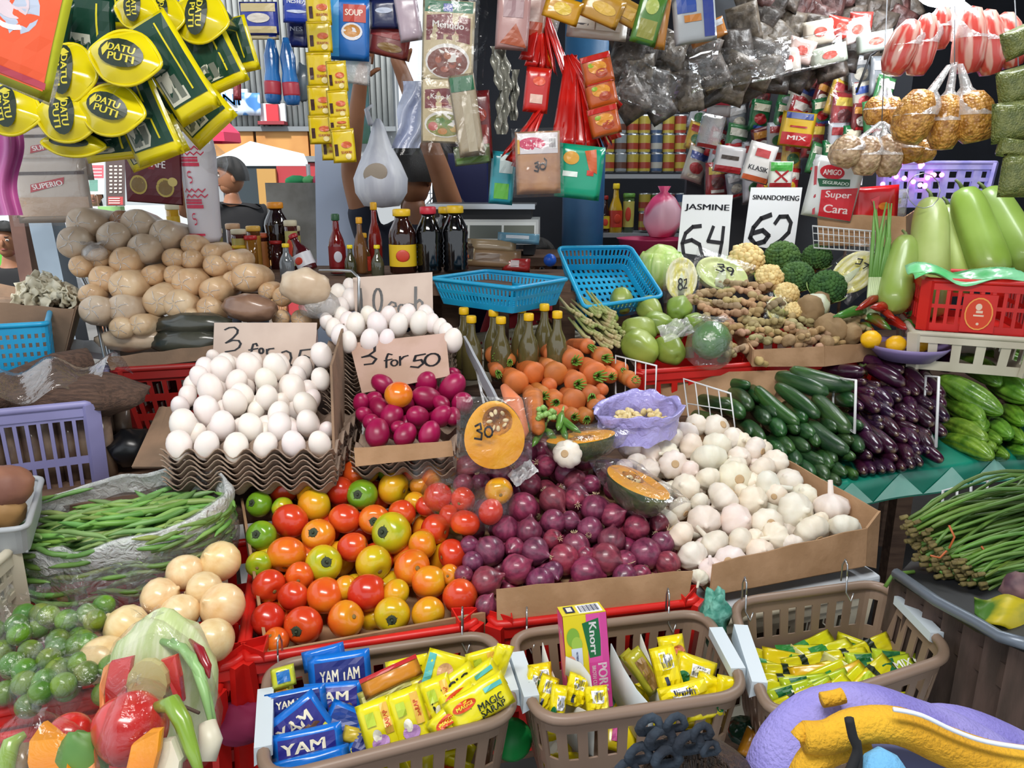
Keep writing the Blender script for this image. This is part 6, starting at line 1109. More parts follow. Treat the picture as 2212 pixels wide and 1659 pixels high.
bt('yellow capped clear bottle in front of the dark jars', 622, 527, 600, 32, 2.2, '6a6f74', 'e8c51c', None, 'thin')
bt('dark red bottle with white label leaning right', 668, 500, 585, 40, 2.3, '4a0f16', 'a01c22', 'd9d9e0', 'thin', tilt=-.45)
for i, (x, yt, w, c, cap, lab) in enumerate([(475, 495, 26, '5a2418', 'd9cfb0', 'b0a86a'), (470, 512, 28, '5a2418', 'd9cfb0', None), (512, 485, 28, '5a2418', 'd9b08a', None), (523, 497, 30, '4a1f1a', 'd9cfb0', 'b5a75a'), (555, 490, 28, '5a3418', 'e0b04a', 'c08a3a'), (570, 505, 30, '3a1512', 'c9603a', 'b5703a'), (547, 510, 26, '8a5a1c', 'c0282a', None), (635, 478, 26, '4a1f1a', 'd9cfb0', 'b5b06a'), (640, 490, 28, '4a1f1a', 'd9cfb0', 'b5a75a'), (525, 530, 34, '7a6a2a', 'e0b51c', None), (388, 440, 26, 'c99a2a', 'e8e0c0', 'd9b02a'), (602, 520, 28, '3a1216', 'b0282a', None)]):
    bt('small sauce jar behind the wrapped rolls, %s from left' % ORD[sorted([475, 470, 512, 523, 555, 570, 547, 635, 640, 525, 388, 602]).index(x)], x, yt, 590, w, 2.42+(i % 3)*.06, c, cap, lab, 'jar', name='sauce_jar')
# roll basket: wire sides and base
o = E('wire_basket', 'grey wire basket holding the film wrapped rolls', 'basket', MX.Translation(P(240, 780, 1.8))); off = o.matrix_basis.translation
for k in range(6):
    m = M(); m.tube([P(148+k*9, 530-k*4, 1.95+k*.02)-off, P(205+k*8, 650, 1.85+k*.02)-off, P(238+k*5, 790, 1.78+k*.02)-off], .0022, 6); m.build('wire', STEEL, o)
m = M(); m.tube([P(145, 535, 1.95)-off, P(200, 650, 1.85)-off, P(228, 780, 1.76)-off, P(245, 795, 1.76)-off], .004, 8); m.build('frame', STEEL, o)
m = M(); m.tube([P(690, 585, 1.95)-off, P(760, 585, 1.9)-off, P(775, 600, 1.88)-off, P(775, 690, 1.9)-off], .004, 8); m.build('frame', STEEL, o)
o = E('cardboard_box', 'flat cardboard box beneath the film wrapped rolls', 'box', MX.Translation(P(350, 760, 1.8)))
card(o, [P(240, 800, 1.74), P(470, 775, 1.80), P(470, 745, 1.80), P(228, 772, 1.74)], 'front_panel', ma=CARDD); card(o, [P(240, 800, 1.74), P(640, 775, 1.84), P(640, 700, 2.2), P(240, 720, 2.1)], 'bottom_panel', ma=CARDD)
GBAG = mat('dark pickles in film', '2c2f28', .3, col2='45453a', ns=12, bump=.4, bs=30, coat=.5)
for i, (x, y, w, h, c) in enumerate([(415, 700, 170, 50, 'd'), (400, 738, 165, 60, 'd'), (280, 733, 150, 52, 'l'), (470, 768, 60, 30, 'l'), (660, 620, 110, 80, 'l'), (540, 665, 120, 60, 'r')]):
    d_ = 1.82; m = M(); m.ell((0, 0, 0), (w*d_/FL/2, .035, h*d_/FL/2), 24, 12, amp=.14, seed=i); ma = GBAG if c == 'd' else (ROLL if c == 'l' else mat('brown sugar disc in film', '7a5a48', .35, col2='8f6f5a', ns=14, bump=.5, bs=30, coat=.5))
    T(m.build('film_pack', ma, mw=MX.Translation(P(x, y, d_)) @ rotm(0, -.03 if i < 4 else .1, 0)), ['dark film wrapped bundle, upper, left of the 3 for 25 card', 'dark film wrapped bundle, lower, left of the 3 for 25 card', 'long tan film wrapped log at the basket front', 'small tan pack under the dark bundles', 'crumpled tan film bag at the right end of the rolls', 'brown round disc wrapped in film above the price card'][i], 'wrapped pack')
for x, y, r_ in [(690, 655, .05), (205, 545, .03)]: clearbag('crumpled clear film bag at the %s of the wrapped rolls' % ('right end' if x > 500 else 'left end'), P(x, y, 1.86), r_, r_*1.4, 2, ma=FILMG, neck=.003, flare=.03, name='film_bag')
cr = [P(250, 800, 1.74), P(490, 775, 1.8)]; cr[1].z = cr[0].z; q = V((-.02, .3, 0)); crate('dark red crate under the wrapped rolls', [cr[0], cr[1], cr[1]+q, cr[0]+q], .2, REDD, nv=12, taper=.8)
# ------------------------------------------------------------------ hanging goods
HB = mat('hanging rail', '5a5d62', .5)
def hp(label, x, y, w, h, d, base, items, roll=0, tilt=0, yaw=0, t=.012, cat='packet', group=None, seed=0, name='packet', sleeve=None, **k):
    return pouch(name, label, cat, frame(P(x, y, d), yaw, roll, tilt), w*d/FL, h*d/FL, t, base, items, group, seed, sleeve=sleeve, **k)
for lab, a, b in (('overhead steel rail above the vinegar pouches', (-150, -60, 1.62), (900, -60, 1.75)), ('overhead steel rail above the recipe mix packs', (560, -45, 2.05), (1900, -45, 2.15)), ('overhead steel rail above the corn bags', (1500, -30, 2.9), (2400, -30, 2.2))):
    m = M(); m.tube([P(*a), P(*b)], .008, 10); T(m.build('hanging_rail', HB), lab, 'rail')
def cord(label, pts, r=.0015, ma=None): m = M(); m.tube([P(*p) for p in pts], r, 6); T(m.build('hanging_wire', ma or HB), label, 'cord')
DG, YV = '123c2c', 'e3d30f'
YVM = mat('yellow glossy pouch', YV, .22, col2='c9b80c', ns=6, coat=.4); DGM = mat('dark green glossy pouch', DG, .25, coat=.4)
def refill(label, x, y, w, h, d, roll, rot, txt=True, body=.13, dirx=.0, diry=1):
    o = E('refill_pouch', label, 'pouch', frame(P(x, y, d), 0, roll, -18)); a, b = w*d/FL/2, h*d/FL/2
    ol = lambda u: (a*math.cos(2*PI*u)*(1+.12*abs(math.cos(2*PI*u))**9), b*math.sin(2*PI*u)*(1-.25*abs(math.cos(2*PI*u))**4))
    m = M(); m.grid(lambda u, v: V((ol(u)[0]*(1-v), -.022*(1-(1-v)**2)*1.0+.003*math.sin(u*25)*(1-v), ol(u)[1]*(1-v))), 36, 8); m.build('gusset', YVM, o)
    m = M(); m.tube([V((ol(i/36)[0]*1.03, .001, ol(i/36)[1]*1.03)) for i in range(36)], .0035, 6, closed=True); m.build('seal_edge', YVM, o)
    m = M(); m.grid(lambda u, v: V((ol(u)[0]*(1-.25*v)+dirx*v*.05, body*v, ol(u)[1]*(1-.75*v)+.05*v*diry)), 36, 8); m.build('pouch_body', DGM, o)
    ca, sa = math.cos(math.radians(rot)), math.sin(math.radians(rot))
    def sf(x, z, off=0):
        px_, pz_ = x*ca-z*sa*.62, x*sa+z*ca*.62; r2 = min(1, px_**2*.55+pz_**2*.55); return V((px_*a*.72, -.022*(1-r2*.75)-.0015-off, pz_*b*.78*1.1))
    its = [('ell', 0, 0, 1.0, .98, '1d2b1c')]
    if txt: its += [('txt', .05, .28, 1.15, .5, 'DATU', 'cfc23a'), ('txt', .12, -.34, 1.1, .5, 'PUTI', 'cfc23a'), ('poly', [(-.85, .1), (-.62, .62), (-.5, .1), (-.7, -.4)], 'cfc23a')]
    printing(sf, its, o, 'oval_badge', .0008); return o
for a in [('facing out, uppermost large one', 270, 125, 138, 118, 1.42, 10, -2, 1), ('under the orange pack, badge turned sideways', 146, 158, 110, 128, 1.46, 8, -78, 1), ('facing out, below the uppermost large one', 240, 237, 128, 110, 1.46, 8, -12, 1), ('badge turned sideways, left of the lower facing one', 146, 252, 125, 108, 1.47, 6, -78, 1), ('at the left edge of the cluster', 24, 236, 118, 110, 1.47, 14, -66, 1), ('top centre, badge turned sideways', 296, 22, 84, 80, 1.5, 10, -78, 1), ('top, second from right', 356, 36, 74, 82, 1.54, 8, -76, 1), ('top right, big yellow rim', 432, 38, 108, 110, 1.56, 12, -80, 1), ('bottom left, seen edge on', 158, 312, 120, 50, 1.5, 4, -4, 0)]:
    refill('yellow and green vinegar pouch '+a[0], *a[1:6], a[6], a[7], bool(a[8]))
gb = lambda seed: [('rect', -.84, -.66, .84, .95, DG), ('rect', -.8, -.62, .1, .0, 'c9c9b8'), ('rect', -.72, -.55, -.35, -.1, '6d7368'), ('rect', -.25, -.55, .02, -.1, '6d7368'), ('rect', .35, -.5, .42, .85, 'd9cb1c')]
for i, (x, y, w, h, r, d, nm) in enumerate([(375, 150, 105, 215, -27, 1.48, 'long one with a grey panel, right of the top badge'), (312, 262, 110, 170, -17, 1.52, 'with a grey panel, below the long one'), (462, 128, 105, 130, -22, 1.6, 'with white text, at the upper right'), (508, 100, 80, 110, -12, 1.66, 'behind at the far right'), (195, 75, 110, 150, 8, 1.56, 'dark one between orange pack and badge'), (418, 225, 120, 150, -38, 1.62, 'yellow edged, low on the right'), (240, 300, 130, 90, -6, 1.56, 'at the bottom of the cluster'), (330, 310, 140, 80, -20, 1.6, 'at the bottom right of the cluster'), (90, 60, 120, 150, 20, 1.5, 'dark one behind the orange pack'), (230, 15, 140, 90, 0, 1.6, 'green one at the very top')]):
    hp('green pouch side '+nm, x, y, w, h, d, YV if i not in (4, 8) else DG, gb(i), r, 6, 0, .02, 'pouch', None, 200+i, 'refill_pouch', rough=.2)
hp('orange pack with yellow green border in the top left corner', 38, 38, 205, 290, 1.12, 'd0d63a', [('rect', -.88, -.88, .86, .9, 'd8532a'), ('ell', -.1, .15, .62, .42, 'a9b3c6'), ('ell', -.1, .2, .4, .25, 'c9b9c0'), ('str', arc(-.1, .15, .5, .32, 200, 330), .06, 'd9e0ea'), ('rect', -.5, -.85, .9, -.75, 'a83a4a')], 22, 0, 0, .02, seed=301, rough=.18)
hp('grey film edge hanging under the orange pack', 50, 160, 150, 80, 1.2, FILMH, [], 24, seed=302)
sup = [('rect', -.95, .5, .95, .6, '4a3a34'), ('rect', -.95, -.8, .95, -.2, 'b39a84'), ('poly', [(-.5, -.05), (.4, .2), (.45, .42), (-.45, .2)], 'b01c2c'), ('txt', -.02, .18, .8, .16, 'SUPERIO', 'e9e3e0', 10)]
for i, (x, y, w, h) in enumerate([(112, 328, 165, 120), (112, 412, 165, 135)]):
    hp('clear noodle pack with red ribbon logo, %s' % ['upper one below the vinegar pouches', 'lower one by the wooden post'][i], x, y, w, h, 1.95, 'b5a79a', sup, -1, 0, 0, .02, seed=310+i, sleeve=1)
hp('beige paper strip reading WHITE under the noodle pack', 90, 458, 110, 26, 1.96, 'b89c7c', [('txt', 0, 0, 1.1, .9, 'WHITE', '2a2422')], 1, 0, 0, .004, seed=315)
m = M(); m.grid(lambda u, v: P(-30+75*u+8*math.sin(v*7), 270+195*v, 1.6+.02*math.sin(u*9)), 12, 16); T(m.build('pink_sheet', mat('pink translucent plastic', 'c96aa8', .4, col2='b55a98', ns=5)), 'pink plastic sheet hanging at the left edge', 'plastic sheet')
nes = [('rect', -.96, -.96, .96, .96, '5a1420'), ('poly', [(-.3, .9), (.35, .9), (.1, .2), (-.1, .2)], '8f1626'), ('txt', -.1, .42, 1.2, .26, 'NESCAFE', 'e6e0e0', -3), ('ell', -.48, -.38, .32, .34, 'b5a04a'), ('ell', -.48, -.38, .26, .27, '7a5f2a'), ('ell', .45, -.42, .32, .34, 'b5a04a'), ('ell', .45, -.42, .26, .27, '7a5f2a'), ('ell', .72, -.2, .16, .16, 'c9b56a')]
hp('dark red coffee pack with two cups below the vinegar pouches', 332, 378, 122, 120, 1.95, '5a1420', nes, 4, 0, 0, .02, seed=320)
hp('dark purple coffee pack behind the red one', 352, 310, 90, 90, 2.0, '3a1424', [('rect', -.8, -.8, .8, .8, '4a1a30')], 6, seed=321)
def jag(c, y0, y1, n, amp): return [('str', [(-.8+1.5*i/n, c+(amp if i % 2 else -amp)) for i in range(n+1)], .05, 'c9284a')]
cupo = E('cup_sleeve', 'tall clear sleeve of white cups with red script print', 'packet', MX.Translation(P(434, 400, 2.0))); m = M(); hh = 120*2.0/FL; m.lathe([(.0005, -hh), (.035, -hh), (.042, -hh*.9), (.046, hh*.55), (.042, hh*.8), (.028, hh*.95), (.03, hh*1.08)], 24, fn=lambda t, u, r, z: (r*(1+.03*math.sin(3*t+z*20)), z)); m.build('cup_stack', mat('white cup sleeve', 'd3cfd6', .3, coat=.5, bump=.3, bs=14), cupo)
def cs(x, y, off=0): t = -PI/2+x*1.15; r = .0445*(1+.03*math.sin(3*t+y*hh*20))+.0012+off; return V((r*math.cos(t), r*math.sin(t), y*hh))
def scr(y): return [('str', [(-.6+i*.16, y+(.035 if i % 2 else -.02)) for i in range(8)], .02, 'c9284a'), ('str', [(-.5+i*.16, y-.09+(.03 if i % 2 else -.02)) for i in range(8)], .02, 'c9284a'), ('rect', -.6, y-.30, .35, y-.24, 'c9284a'), ('rect', -.6, y-.225, .3, y-.18, 'c9284a'), ('rect', -.6, y-.17, .3, y-.14, 'c9284a'), ('str', arc(-.15, y-.44, .12, .05, 60, 260)+arc(-.15, y-.53, .12, .05, 90, -100), .02, 'c9284a')]
printing(cs, scr(.62)+scr(-.10)+[('rect', -.6, -.88, .3, -.84, 'c9284a')], cupo, 'red_script', .0006)
clearbag('clear film top around the cup sleeve', P(440, 345, 2.0), .06, .1, 5, ma=FILM, neck=.02, flare=.02, name='film_bag')
# strips of small yellow sachets
ys = [('rect', -.9, .86, .9, .94, 'c9a80a'), ('rect', -.75, -.6, -.45, .1, '3a1a1a'), ('ell', .3, .05, .45, .2, 'd0643a'), ('txt', .25, -.4, .9, .16, 'SEASON', 'a03a2a'), ('ell', .4, -.65, .25, .18, 'e8d9a0')]
for i, (x, y, w, h, d) in enumerate([(688, 18, 54, 68, 1.95), (690, 80, 54, 64, 1.95), (690, 150, 54, 70, 1.95), (692, 218, 54, 64, 1.95), (694, 280, 54, 60, 1.95), (716, 315, 44, 60, 2.0)]+[(728, 165, 44, 62, 1.9), (730, 226, 46, 60, 1.9), (732, 266, 46, 30, 1.9), (742, 315, 50, 70, 1.88)]):
    hp('yellow sachet in the %s hanging strip, %s from top' % (('left', ORD[i]) if i < 6 else ('right', ORD[i-6])), x, y, w, h, d, 'd9bd14', ys, -1 if i < 6 else -3, 0, 0, .008, 'sachet', 'strips of yellow sachets', 330+i, 'sachet')
LST = [('blue and cream milk sachet, upper left', 560, 40, 82, 66, 2.0, '2a3a9c', [('rect', -.9, .4, .9, .9, 'c9b98a'), ('rect', -.9, -.9, .9, -.5, 'c9b98a'), ('ell', 0, 0, .6, .3, 'd9d3c9')], 0),
 ('cream and blue sachet below it', 562, 72, 80, 26, 2.02, 'c9bb94', [('rect', .5, -.6, .9, .6, '2a3a9c')], 0),
 ('bright blue tea packet at the top', 642, 20, 62, 56, 2.0, '1438a8', [('txt', 0, .55, 1.3, .35, 'NESTEA', 'dfe6f2'), ('ell', 0, -.2, .7, .12, 'c9d3ea')], 3),
 ('dark blue packet behind the tea packet', 642, 70, 44, 60, 2.08, '16205a', [('txt', 0, .2, 1.2, .3, 'NES', 'cfd6e6')], 2),
 ('thin dark red sachet above the pink umbrella', 512, 190, 18, 50, 2.0, '7a1424', [('rect', -.4, -.7, .4, .5, 'b8606a')], 4),
 ('blue soup pack with red label and bowl', 752, 62, 92, 128, 2.05, '1f6fc4', [('rect', -.2, .2, .85, .75, 'c03a2a'), ('txt', .3, .5, .8, .2, 'SOUP', 'f2e6d9'), ('ell', .2, -.1, .5, .28, 'e9e9f0'), ('ell', .2, -.08, .4, .2, 'c98a3a'), ('rect', -.9, -.9, -.4, .9, '3a9ad9')], 3),
 ('crumpled clear and yellow pack under the blue soup pack', 770, 150, 60, 60, 2.1, FILMH, [], 8),
 ('dark blue pack above the red dried pack', 830, 30, 62, 60, 2.06, '1c2450', [('ell', 0, .2, .6, .2, 'b9c3d9')], 0),
 ('brown red dried goods pack', 840, 90, 90, 62, 2.1, '7a2f2a', [('rect', -.9, .2, .9, .9, '8f2a2a'), ('ell', .1, -.4, .6, .3, '8a6a3a')], 12),
 ('tall pink tinted clear sleeve hanging at top', 882, 38, 50, 96, 2.02, 'b5a3b0', [], -8),
 ('pink and brown dried pack right of the recipe mix', 1108, 45, 72, 118, 2.0, 'b58a86', [('poly', [(-.7, -.8), (.2, -.1), (.9, -.9)], 'a8502c'), ('rect', -.6, .1, .6, .9, 'a08084')], 4),
 ('orange and clear pack left of the red sachets', 1150, 30, 60, 110, 2.06, 'a9867a', [('rect', -.8, -.9, .8, -.3, 'b0401c')], 6),
 ('clear pale label pack over the red fan', 1175, 60, 60, 70, 2.1, FILMH, [('rect', -.6, -.5, .6, .6, 'b5a88a')], 14),
 ('gold snack pack at the top', 1215, 20, 80, 50, 1.98, 'c9921c', [('ell', 0, 0, .5, .5, 'e0c04a')], 18),
 ('white labelled clear pack row', 1290, 58, 130, 50, 2.1, 'cfc8bd', [('rect', -.9, -.3, -.1, .6, 'e9e6de'), ('rect', -.05, -.3, .8, .6, 'e0ddd6'), ('rect', -.8, 0, -.3, .15, '5a5a60')], 5),
 ('golden noodle pack, first at top', 1300, 18, 90, 60, 2.0, 'b8892f', [('ell', .1, 0, .6, .4, 'd9b04a')], 22),
 ('golden noodle pack, second at top', 1350, 25, 90, 50, 2.02, 'a87f32', [('rect', -.5, -.5, .5, .5, 'c9a04a')], 26),
 ('green wrapped snack pack at the top', 1402, 38, 58, 110, 1.96, '4a7a2c', [('rect', -.6, -.8, .7, -.1, '8a8a3a'), ('ell', 0, .4, .5, .3, 'a9b85a')], 14),
 ('orange edged pack beside the green one', 1432, 48, 24, 110, 1.98, 'a8702a', [], 6),
 ('silver and blue snack pack', 1500, 42, 92, 96, 2.0, 'a3a8ac', [('rect', -.8, .3, .1, .9, '2a4a9a'), ('rect', -.5, -.1, .3, .2, 'b8742a'), ('rect', .4, -.8, .9, .9, '2f3f8a')], -8),
 ('orange and silver pack under the blue one', 1528, 70, 80, 40, 2.03, 'b5763a', [('rect', -.9, .2, .9, .8, 'c9cbd0')], -22)]
for i, (nm, x, y, w, h, d, c, it, r) in enumerate(LST): hp(nm, x, y, w, h, d, c, it, r, 0, 0, .014, seed=360+i)
for i, (x, y) in enumerate([(588, 155), (625, 158)]):
    o = E('drink_bottle', 'blue shrink wrapped drink bottle, %s' % ['left of the pair', 'right of the pair'][i], 'bottle', MX.Translation(P(x, y, 2.05)) @ rotm(0, .04-.08*i, 0)); m = M(); m.lathe([(.0005, -.085), (.018, -.083), (.0225, -.07), (.0225, -.02), (.019, 0), (.021, .04), (.012, .075), (.008, .09), (.0005, .09)], 20); m.build('bottle_body', mat('blue shrink wrap', '1f5a9c', .15, col2='2f78c0', ns=10, coat=.6, bump=.4, bs=30), o); m = M(); m.lathe([(.0225, -.06), (.0232, -.055), (.0232, -.03), (.0225, -.025)], 20); m.build('label', ink('b03a4a'), o)
m = M(); m.ell((0, 0, 0), (.03, .02, .05), 16, 10, amp=.3); T(m.build('drink_bottle', mat('grey dusty bottle', '5f6f7a', .3, coat=.4), mw=MX.Translation(P(655, 180, 2.12))), 'grey dusty bottle end right of the blue pair', 'bottle')
men = lambda t, bowl, g=1: ([('rect', -.92, .72, .92, .98, '14714a')] if g else [])+[('rect', -.92, -.95, .92, .72 if g else .95, 'cdbb92'), ('poly', [(-.84, .64), (0, .7), (0, .1), (-.84, .06)], '7a1f26'), ('poly', [(0, .7), (.84, .6), (.84, .0), (0, .1)], '7a1f26'), ('txt', .0, .43, 1.2, .22, t, 'f0ebe6', -3, .7), ('txt', .1, .22, .7, .08, 'Recipe Mix', 'e0a090', -2, .7), ('ell', 0, -.42, .86, .42, 'e6e2dc'), ('ell', 0, -.45, .78, .36, bowl)]
hp('recipe mix packet reading Menudo with a green top', 968, 95, 112, 172, 1.98, 'cdbb92', men('Menudo', '7a3a26')+[('rect', -.2, .74, .15, .92, '2f4aa0'), ('ell', -.35, -.4, .12, .08, 'a8502c'), ('ell', .2, -.5, .14, .09, '9c4424'), ('ell', .0, -.3, .14, .08, 'a85a30'), ('ell', .45, -.38, .12, .08, '8f3a22'), ('ell', -.1, -.62, .16, .07, 'a04a2a')], 3, 0, 0, .012, seed=400, sleeve=1)
hp('recipe mix packet reading Kare-Kare below the first', 962, 240, 104, 132, 1.99, 'cdbb92', men('Kare-Kare', '8a8a3a', 0)+[('ell', -.5, -.5, .2, .14, 'b8463a'), ('ell', .1, -.4, .25, .12, '6a8a2f'), ('ell', .4, -.55, .2, .12, 'c9a04a'), ('ell', -.1, -.65, .2, .1, 'c98a4a'), ('ell', -.2, -.3, .2, .1, '4f7a2c')], 2, 0, 0, .012, seed=401, sleeve=1)
hp('green cornered packet behind the lower recipe mix', 1008, 250, 56, 168, 1.96, 'a89a80', [('rect', -.9, .6, .9, .95, '14603a'), ('rect', -.2, -.9, .5, .5, 'b5aa92')], -8, 0, 0, .012, seed=402)
hp('red and brown packet right of the recipe mixes', 1040, 270, 42, 140, 2.02, '6a1a1c', [('rect', -.6, -.7, .6, 0, '8f2a22'), ('ell', 0, .3, .6, .2, 'a03a2a')], -3, 0, 0, .012, seed=403)
hp('green bottomed clear packet below the red and brown one', 1020, 335, 78, 40, 2.02, '6f7a5a', [('rect', -.9, -.8, .9, -.2, '5a7a3a')], -6, seed=404)
m = M(); m.grid(lambda u, v: P(900-50*v*(1-u)+(150)*u+6*math.sin(v*9), -20+355*v, 1.93+.02*math.sin(u*11+v*4)), 16, 24); T(m.build('plastic_sleeve', film('hanging clear sleeve', .0, bump=.7, bs=12, gl=.35)), 'long clear plastic sleeve around the recipe mix packets', 'plastic sleeve')
m = M(); m.grid(lambda u, v: P(850+60*u+20*(1-v)+4*math.sin(v*11), 175+145*v, 2.2+.02*math.sin(u*9+v*6)), 12, 16); T(m.build('plastic_bag', mat('pale blue film bag', 'aab4cf', .35, coat=.3)), 'pale blue plastic bag hanging left of the recipe mixes', 'bag')
for i, (x0, y0, x1, y1, w) in enumerate([(1075, 100, 1090, 195, 40), (1090, 190, 1082, 290, 30), (1112, 150, 1108, 260, 20)]):
    m = M(); m.grid(lambda u, v: P(x0+(x1-x0)*v+(u-.5)*w*(1-.4*abs(v-.5))+3*math.sin(v*14+u*8), y0+(y1-y0)*v, 2.05+.02*math.sin(u*12)), 10, 14); T(m.build('film_strand', mat('crinkled silvery film', '9a9a90', .2, metal=.3, bump=.8, bs=30)), 'crinkled silvery film strand right of the recipe mixes, %s' % ['top', 'lower', 'thin one'][i], 'plastic film')
# red sachet fans
RS = mat('red glossy sachet', 'c9190f', .25, col2='b0140e', ns=8, coat=.4); rr = random.Random(17)
def fan(label, ax, ay, tips, w, d, grp):
    for k, (x, y) in enumerate(tips):
        a, b = P(ax+rr.uniform(-6, 6), ay, d), P(x, y, d-.02+.012*k/len(tips)*3); c = (a+b)/2; L = (b-a).length; q = MX.Translation(c) @ (a-b).to_track_quat('Z', 'Y').to_matrix().to_4x4() @ rotm(0, 0, rr.uniform(-.6, .6)); s = pillow(w*d/FL, L, .008, k+int(ax), .002); m = M()
        m.grid(lambda u, v: V((s(u*2-1, v*2-1).x*(1-.55*v), s(u*2-1, v*2-1).y, s(u*2-1, v*2-1).z)), 6, 10); m.grid(lambda u, v: V((s(1-u*2, v*2-1, 0, True).x*(1-.55*v), s(1-u*2, v*2-1, 0, True).y, s(1-u*2, v*2-1, 0, True).z)), 6, 10)
        o = E('sachet', label+', %s from left' % ORD[k], 'sachet', q, grp); m.build('wrapper', RS, o, weld=True); 
        if k % 2 == 0: printing(lambda x, y, off=0: s(x*.8, y*.8-.1, off+.001), [('rect', -.6, -.9, .6, -.2, 'd0701c'), ('ell', 0, -.5, .5, .15, 'e0b02a')], o)
fan('long red sachet in the big hanging fan', 1232, 120, [(1212, 315), (1222, 322), (1234, 320), (1246, 326), (1258, 322), (1270, 326), (1284, 320), (1298, 324), (1312, 318), (1322, 310), (1330, 300), (1334, 285), (1330, 262), (1338, 235)], 46, 2.05, 'red sachets fanned out on a hook')
fan('red sachet in the small bunch pointing down left', 1175, 225, [(1085, 338), (1105, 350), (1118, 362)], 34, 2.0, 'three red sachets above the price pack')
fan('red sachet in the upper tangled bunch', 1172, 20, [(1135, 130), (1148, 145), (1165, 150), (1182, 150), (1200, 160), (1218, 165), (1232, 175)], 32, 2.08, 'tangled red sachets above the fan')
hp('red packet with white text in front of the tangled bunch', 1160, 195, 54, 92, 1.98, 'c01c14', [('rect', -.5, -.6, .5, -.2, 'dfb8a8'), ('ell', .1, .4, .5, .2, 'e05a3a')], 6, 0, 0, .014, seed=420)
for i, (x, y) in enumerate([(1298, 200), (1305, 262), (1290, 150)]): hp('orange snack packet on the right of the red fan, %s' % ['middle', 'lowest', 'top'][i], x, y, 66, 62, 2.0-.01*i, 'b8541c', [('ell', 0, .1, .6, .4, 'd9922f'), ('ell', .2, -.3, .4, .3, 'a8401c'), ('rect', -.95, .6, .95, .95, 'b3160f'), ('ell', -.4, .3, .2, .15, '8fae2f')], -14, 0, 0, .02, seed=421+i)
pk30 = [('rect', -.9, .3, .9, .95, 'd9d3d6'), ('ell', -.25, .62, .6, .2, 'c92a5a'), ('rect', .5, .45, .85, .8, 'f0eeee')]+[('rect', .52+.05*i, .48, .54+.05*i, .77, '2a2a30') for i in range(6)]+[('rect', -.9, .3, -.8, .75, 'd9a83a'), ('str', [(-.15, -.02), (.0, .03), (.0, -.08), (-.12, -.12), (.02, -.17), (-.02, -.28), (-.18, -.24)], .04, K), ('str', arc(.2, -.12, .13, .1, 0, 360, 10)+[(.34, -.1), (.38, .06), (.28, .14)], .04, K)]
hp('clear pack with white and pink label marked 30', 1162, 352, 96, 130, 1.92, mat('tan dried contents', 'b98a62', .5, col2='a87a5a', ns=20, coat=.4), pk30, -2, 0, 0, .018, seed=430, sleeve=1)
hp('teal green packet with food pictures below the red fan', 1252, 372, 98, 112, 1.98, '129c78', [('ell', -.45, .5, .35, .25, 'd9a03a'), ('rect', -.75, -.2, -.1, .0, 'd9e6e0'), ('poly', [(.1, .8), (.6, .9), (.75, .0), (.4, .1)], 'c9602f'), ('rect', .3, -.1, .6, .1, 'c93a2a')], 6, 0, 0, .02, seed=431)
m = M(); m.grid(lambda u, v: P(1205+95*u, 330+20*math.sin(u*9)*(v > .9)+20*v, 1.96), 10, 4)
hp('teal and clear pack low between arm and column', 1085, 385, 52, 110, 2.1, '2a8f9c', [('rect', -.6, -.8, .6, -.2, '5aa83a'), ('rect', -.3, .2, .8, .9, 'b9c9c9')], 5, 0, 0, .014, seed=432)
# white carrier bag with a wooden paddle
o = E('carrier_bag', 'white knotted carrier bag hanging beside the scale', 'bag', MX.Translation(P(822, 375, 2.6))); m = M(); f = 2.6/FL
m.lathe([(.0005, -72*f), (38*f, -68*f), (56*f, -40*f), (57*f, -10*f), (44*f, 22*f), (24*f, 60*f), (12*f, 98*f), (5*f, 112*f)], 32, fn=lambda t, u, r, z: (r*(1+.06*math.sin(7*t+2)*u+.04*NZ.noise(V((math.cos(t)*3, math.sin(t)*3, z*20)))), z)); m.build('bag_body', mat('thin white carrier bag', 'c3c6d2', .45, col2='dcdfe6', ns=5, bump=.3, bs=12, stretch=(4, 4, .6)), o)
m = M(); m.tube([(-14*f, -.02, 100*f), (-24*f, 0, 130*f), (-10*f, 0, 140*f)], [.010, .008, .004], 8); m.build('handle', MC['thin white carrier bag'], o)
m = M(); m.ell((0, 0, 0), (26*f, .006, 20*f), 24, 10); m.build('wooden_disc', mat('tan disc', 'a89a8a', .6), o, mw=MX.Translation((-2*f, -52*f, 0)) @ rotm(0, -.3, 0))
# ------------------------------------------------------------------ dark dried goods bundles along the canopy
rr = random.Random(41); DK = [mat('dried goods pack '+c, c, .5, col2=c2, ns=40, nd=6, lo=.3, hi=.7, bump=.9, bs=60, coat=.1) for c, c2 in (('332b25', '5f544a'), ('26211d', '453d36'), ('3f362c', '6a5f50'), ('3a2220', '553430'))]
dkp = [pouch('dried_goods_pack', 'd', 'packet', MX.Identity(4), .10, .12, .035, c, [], None, 500+i, .008) for i, c in enumerate(DK)]
pts = []
for k in range(900):
    x, y = rr.uniform(1340, 1960), rr.uniform(-20, 250); lo = 240-(x-1340)*.22; hi = 95-(x-1340)*.08 if x < 1600 else -30
    if y > lo or y < hi: continue
    if all(math.hypot(x-a, y-b) > 26 for a, b in pts): pts.append((x, y))
for (x, y), rw in zip(pts, ranks(pts, 16)): put(rr.choice(dkp[:3] if x < 1660 or y > 60 else dkp[3:]+dkp[:1]), frame(P(x, y, 2.2+(x-1340)*.0008+rr.uniform(-.05, .05)), rr.uniform(-25, 25), rr.uniform(-35, 35), rr.uniform(-20, 20)), 'dark dried goods pack under the canopy, '+rw, 'dark dried goods packs massed overhead')
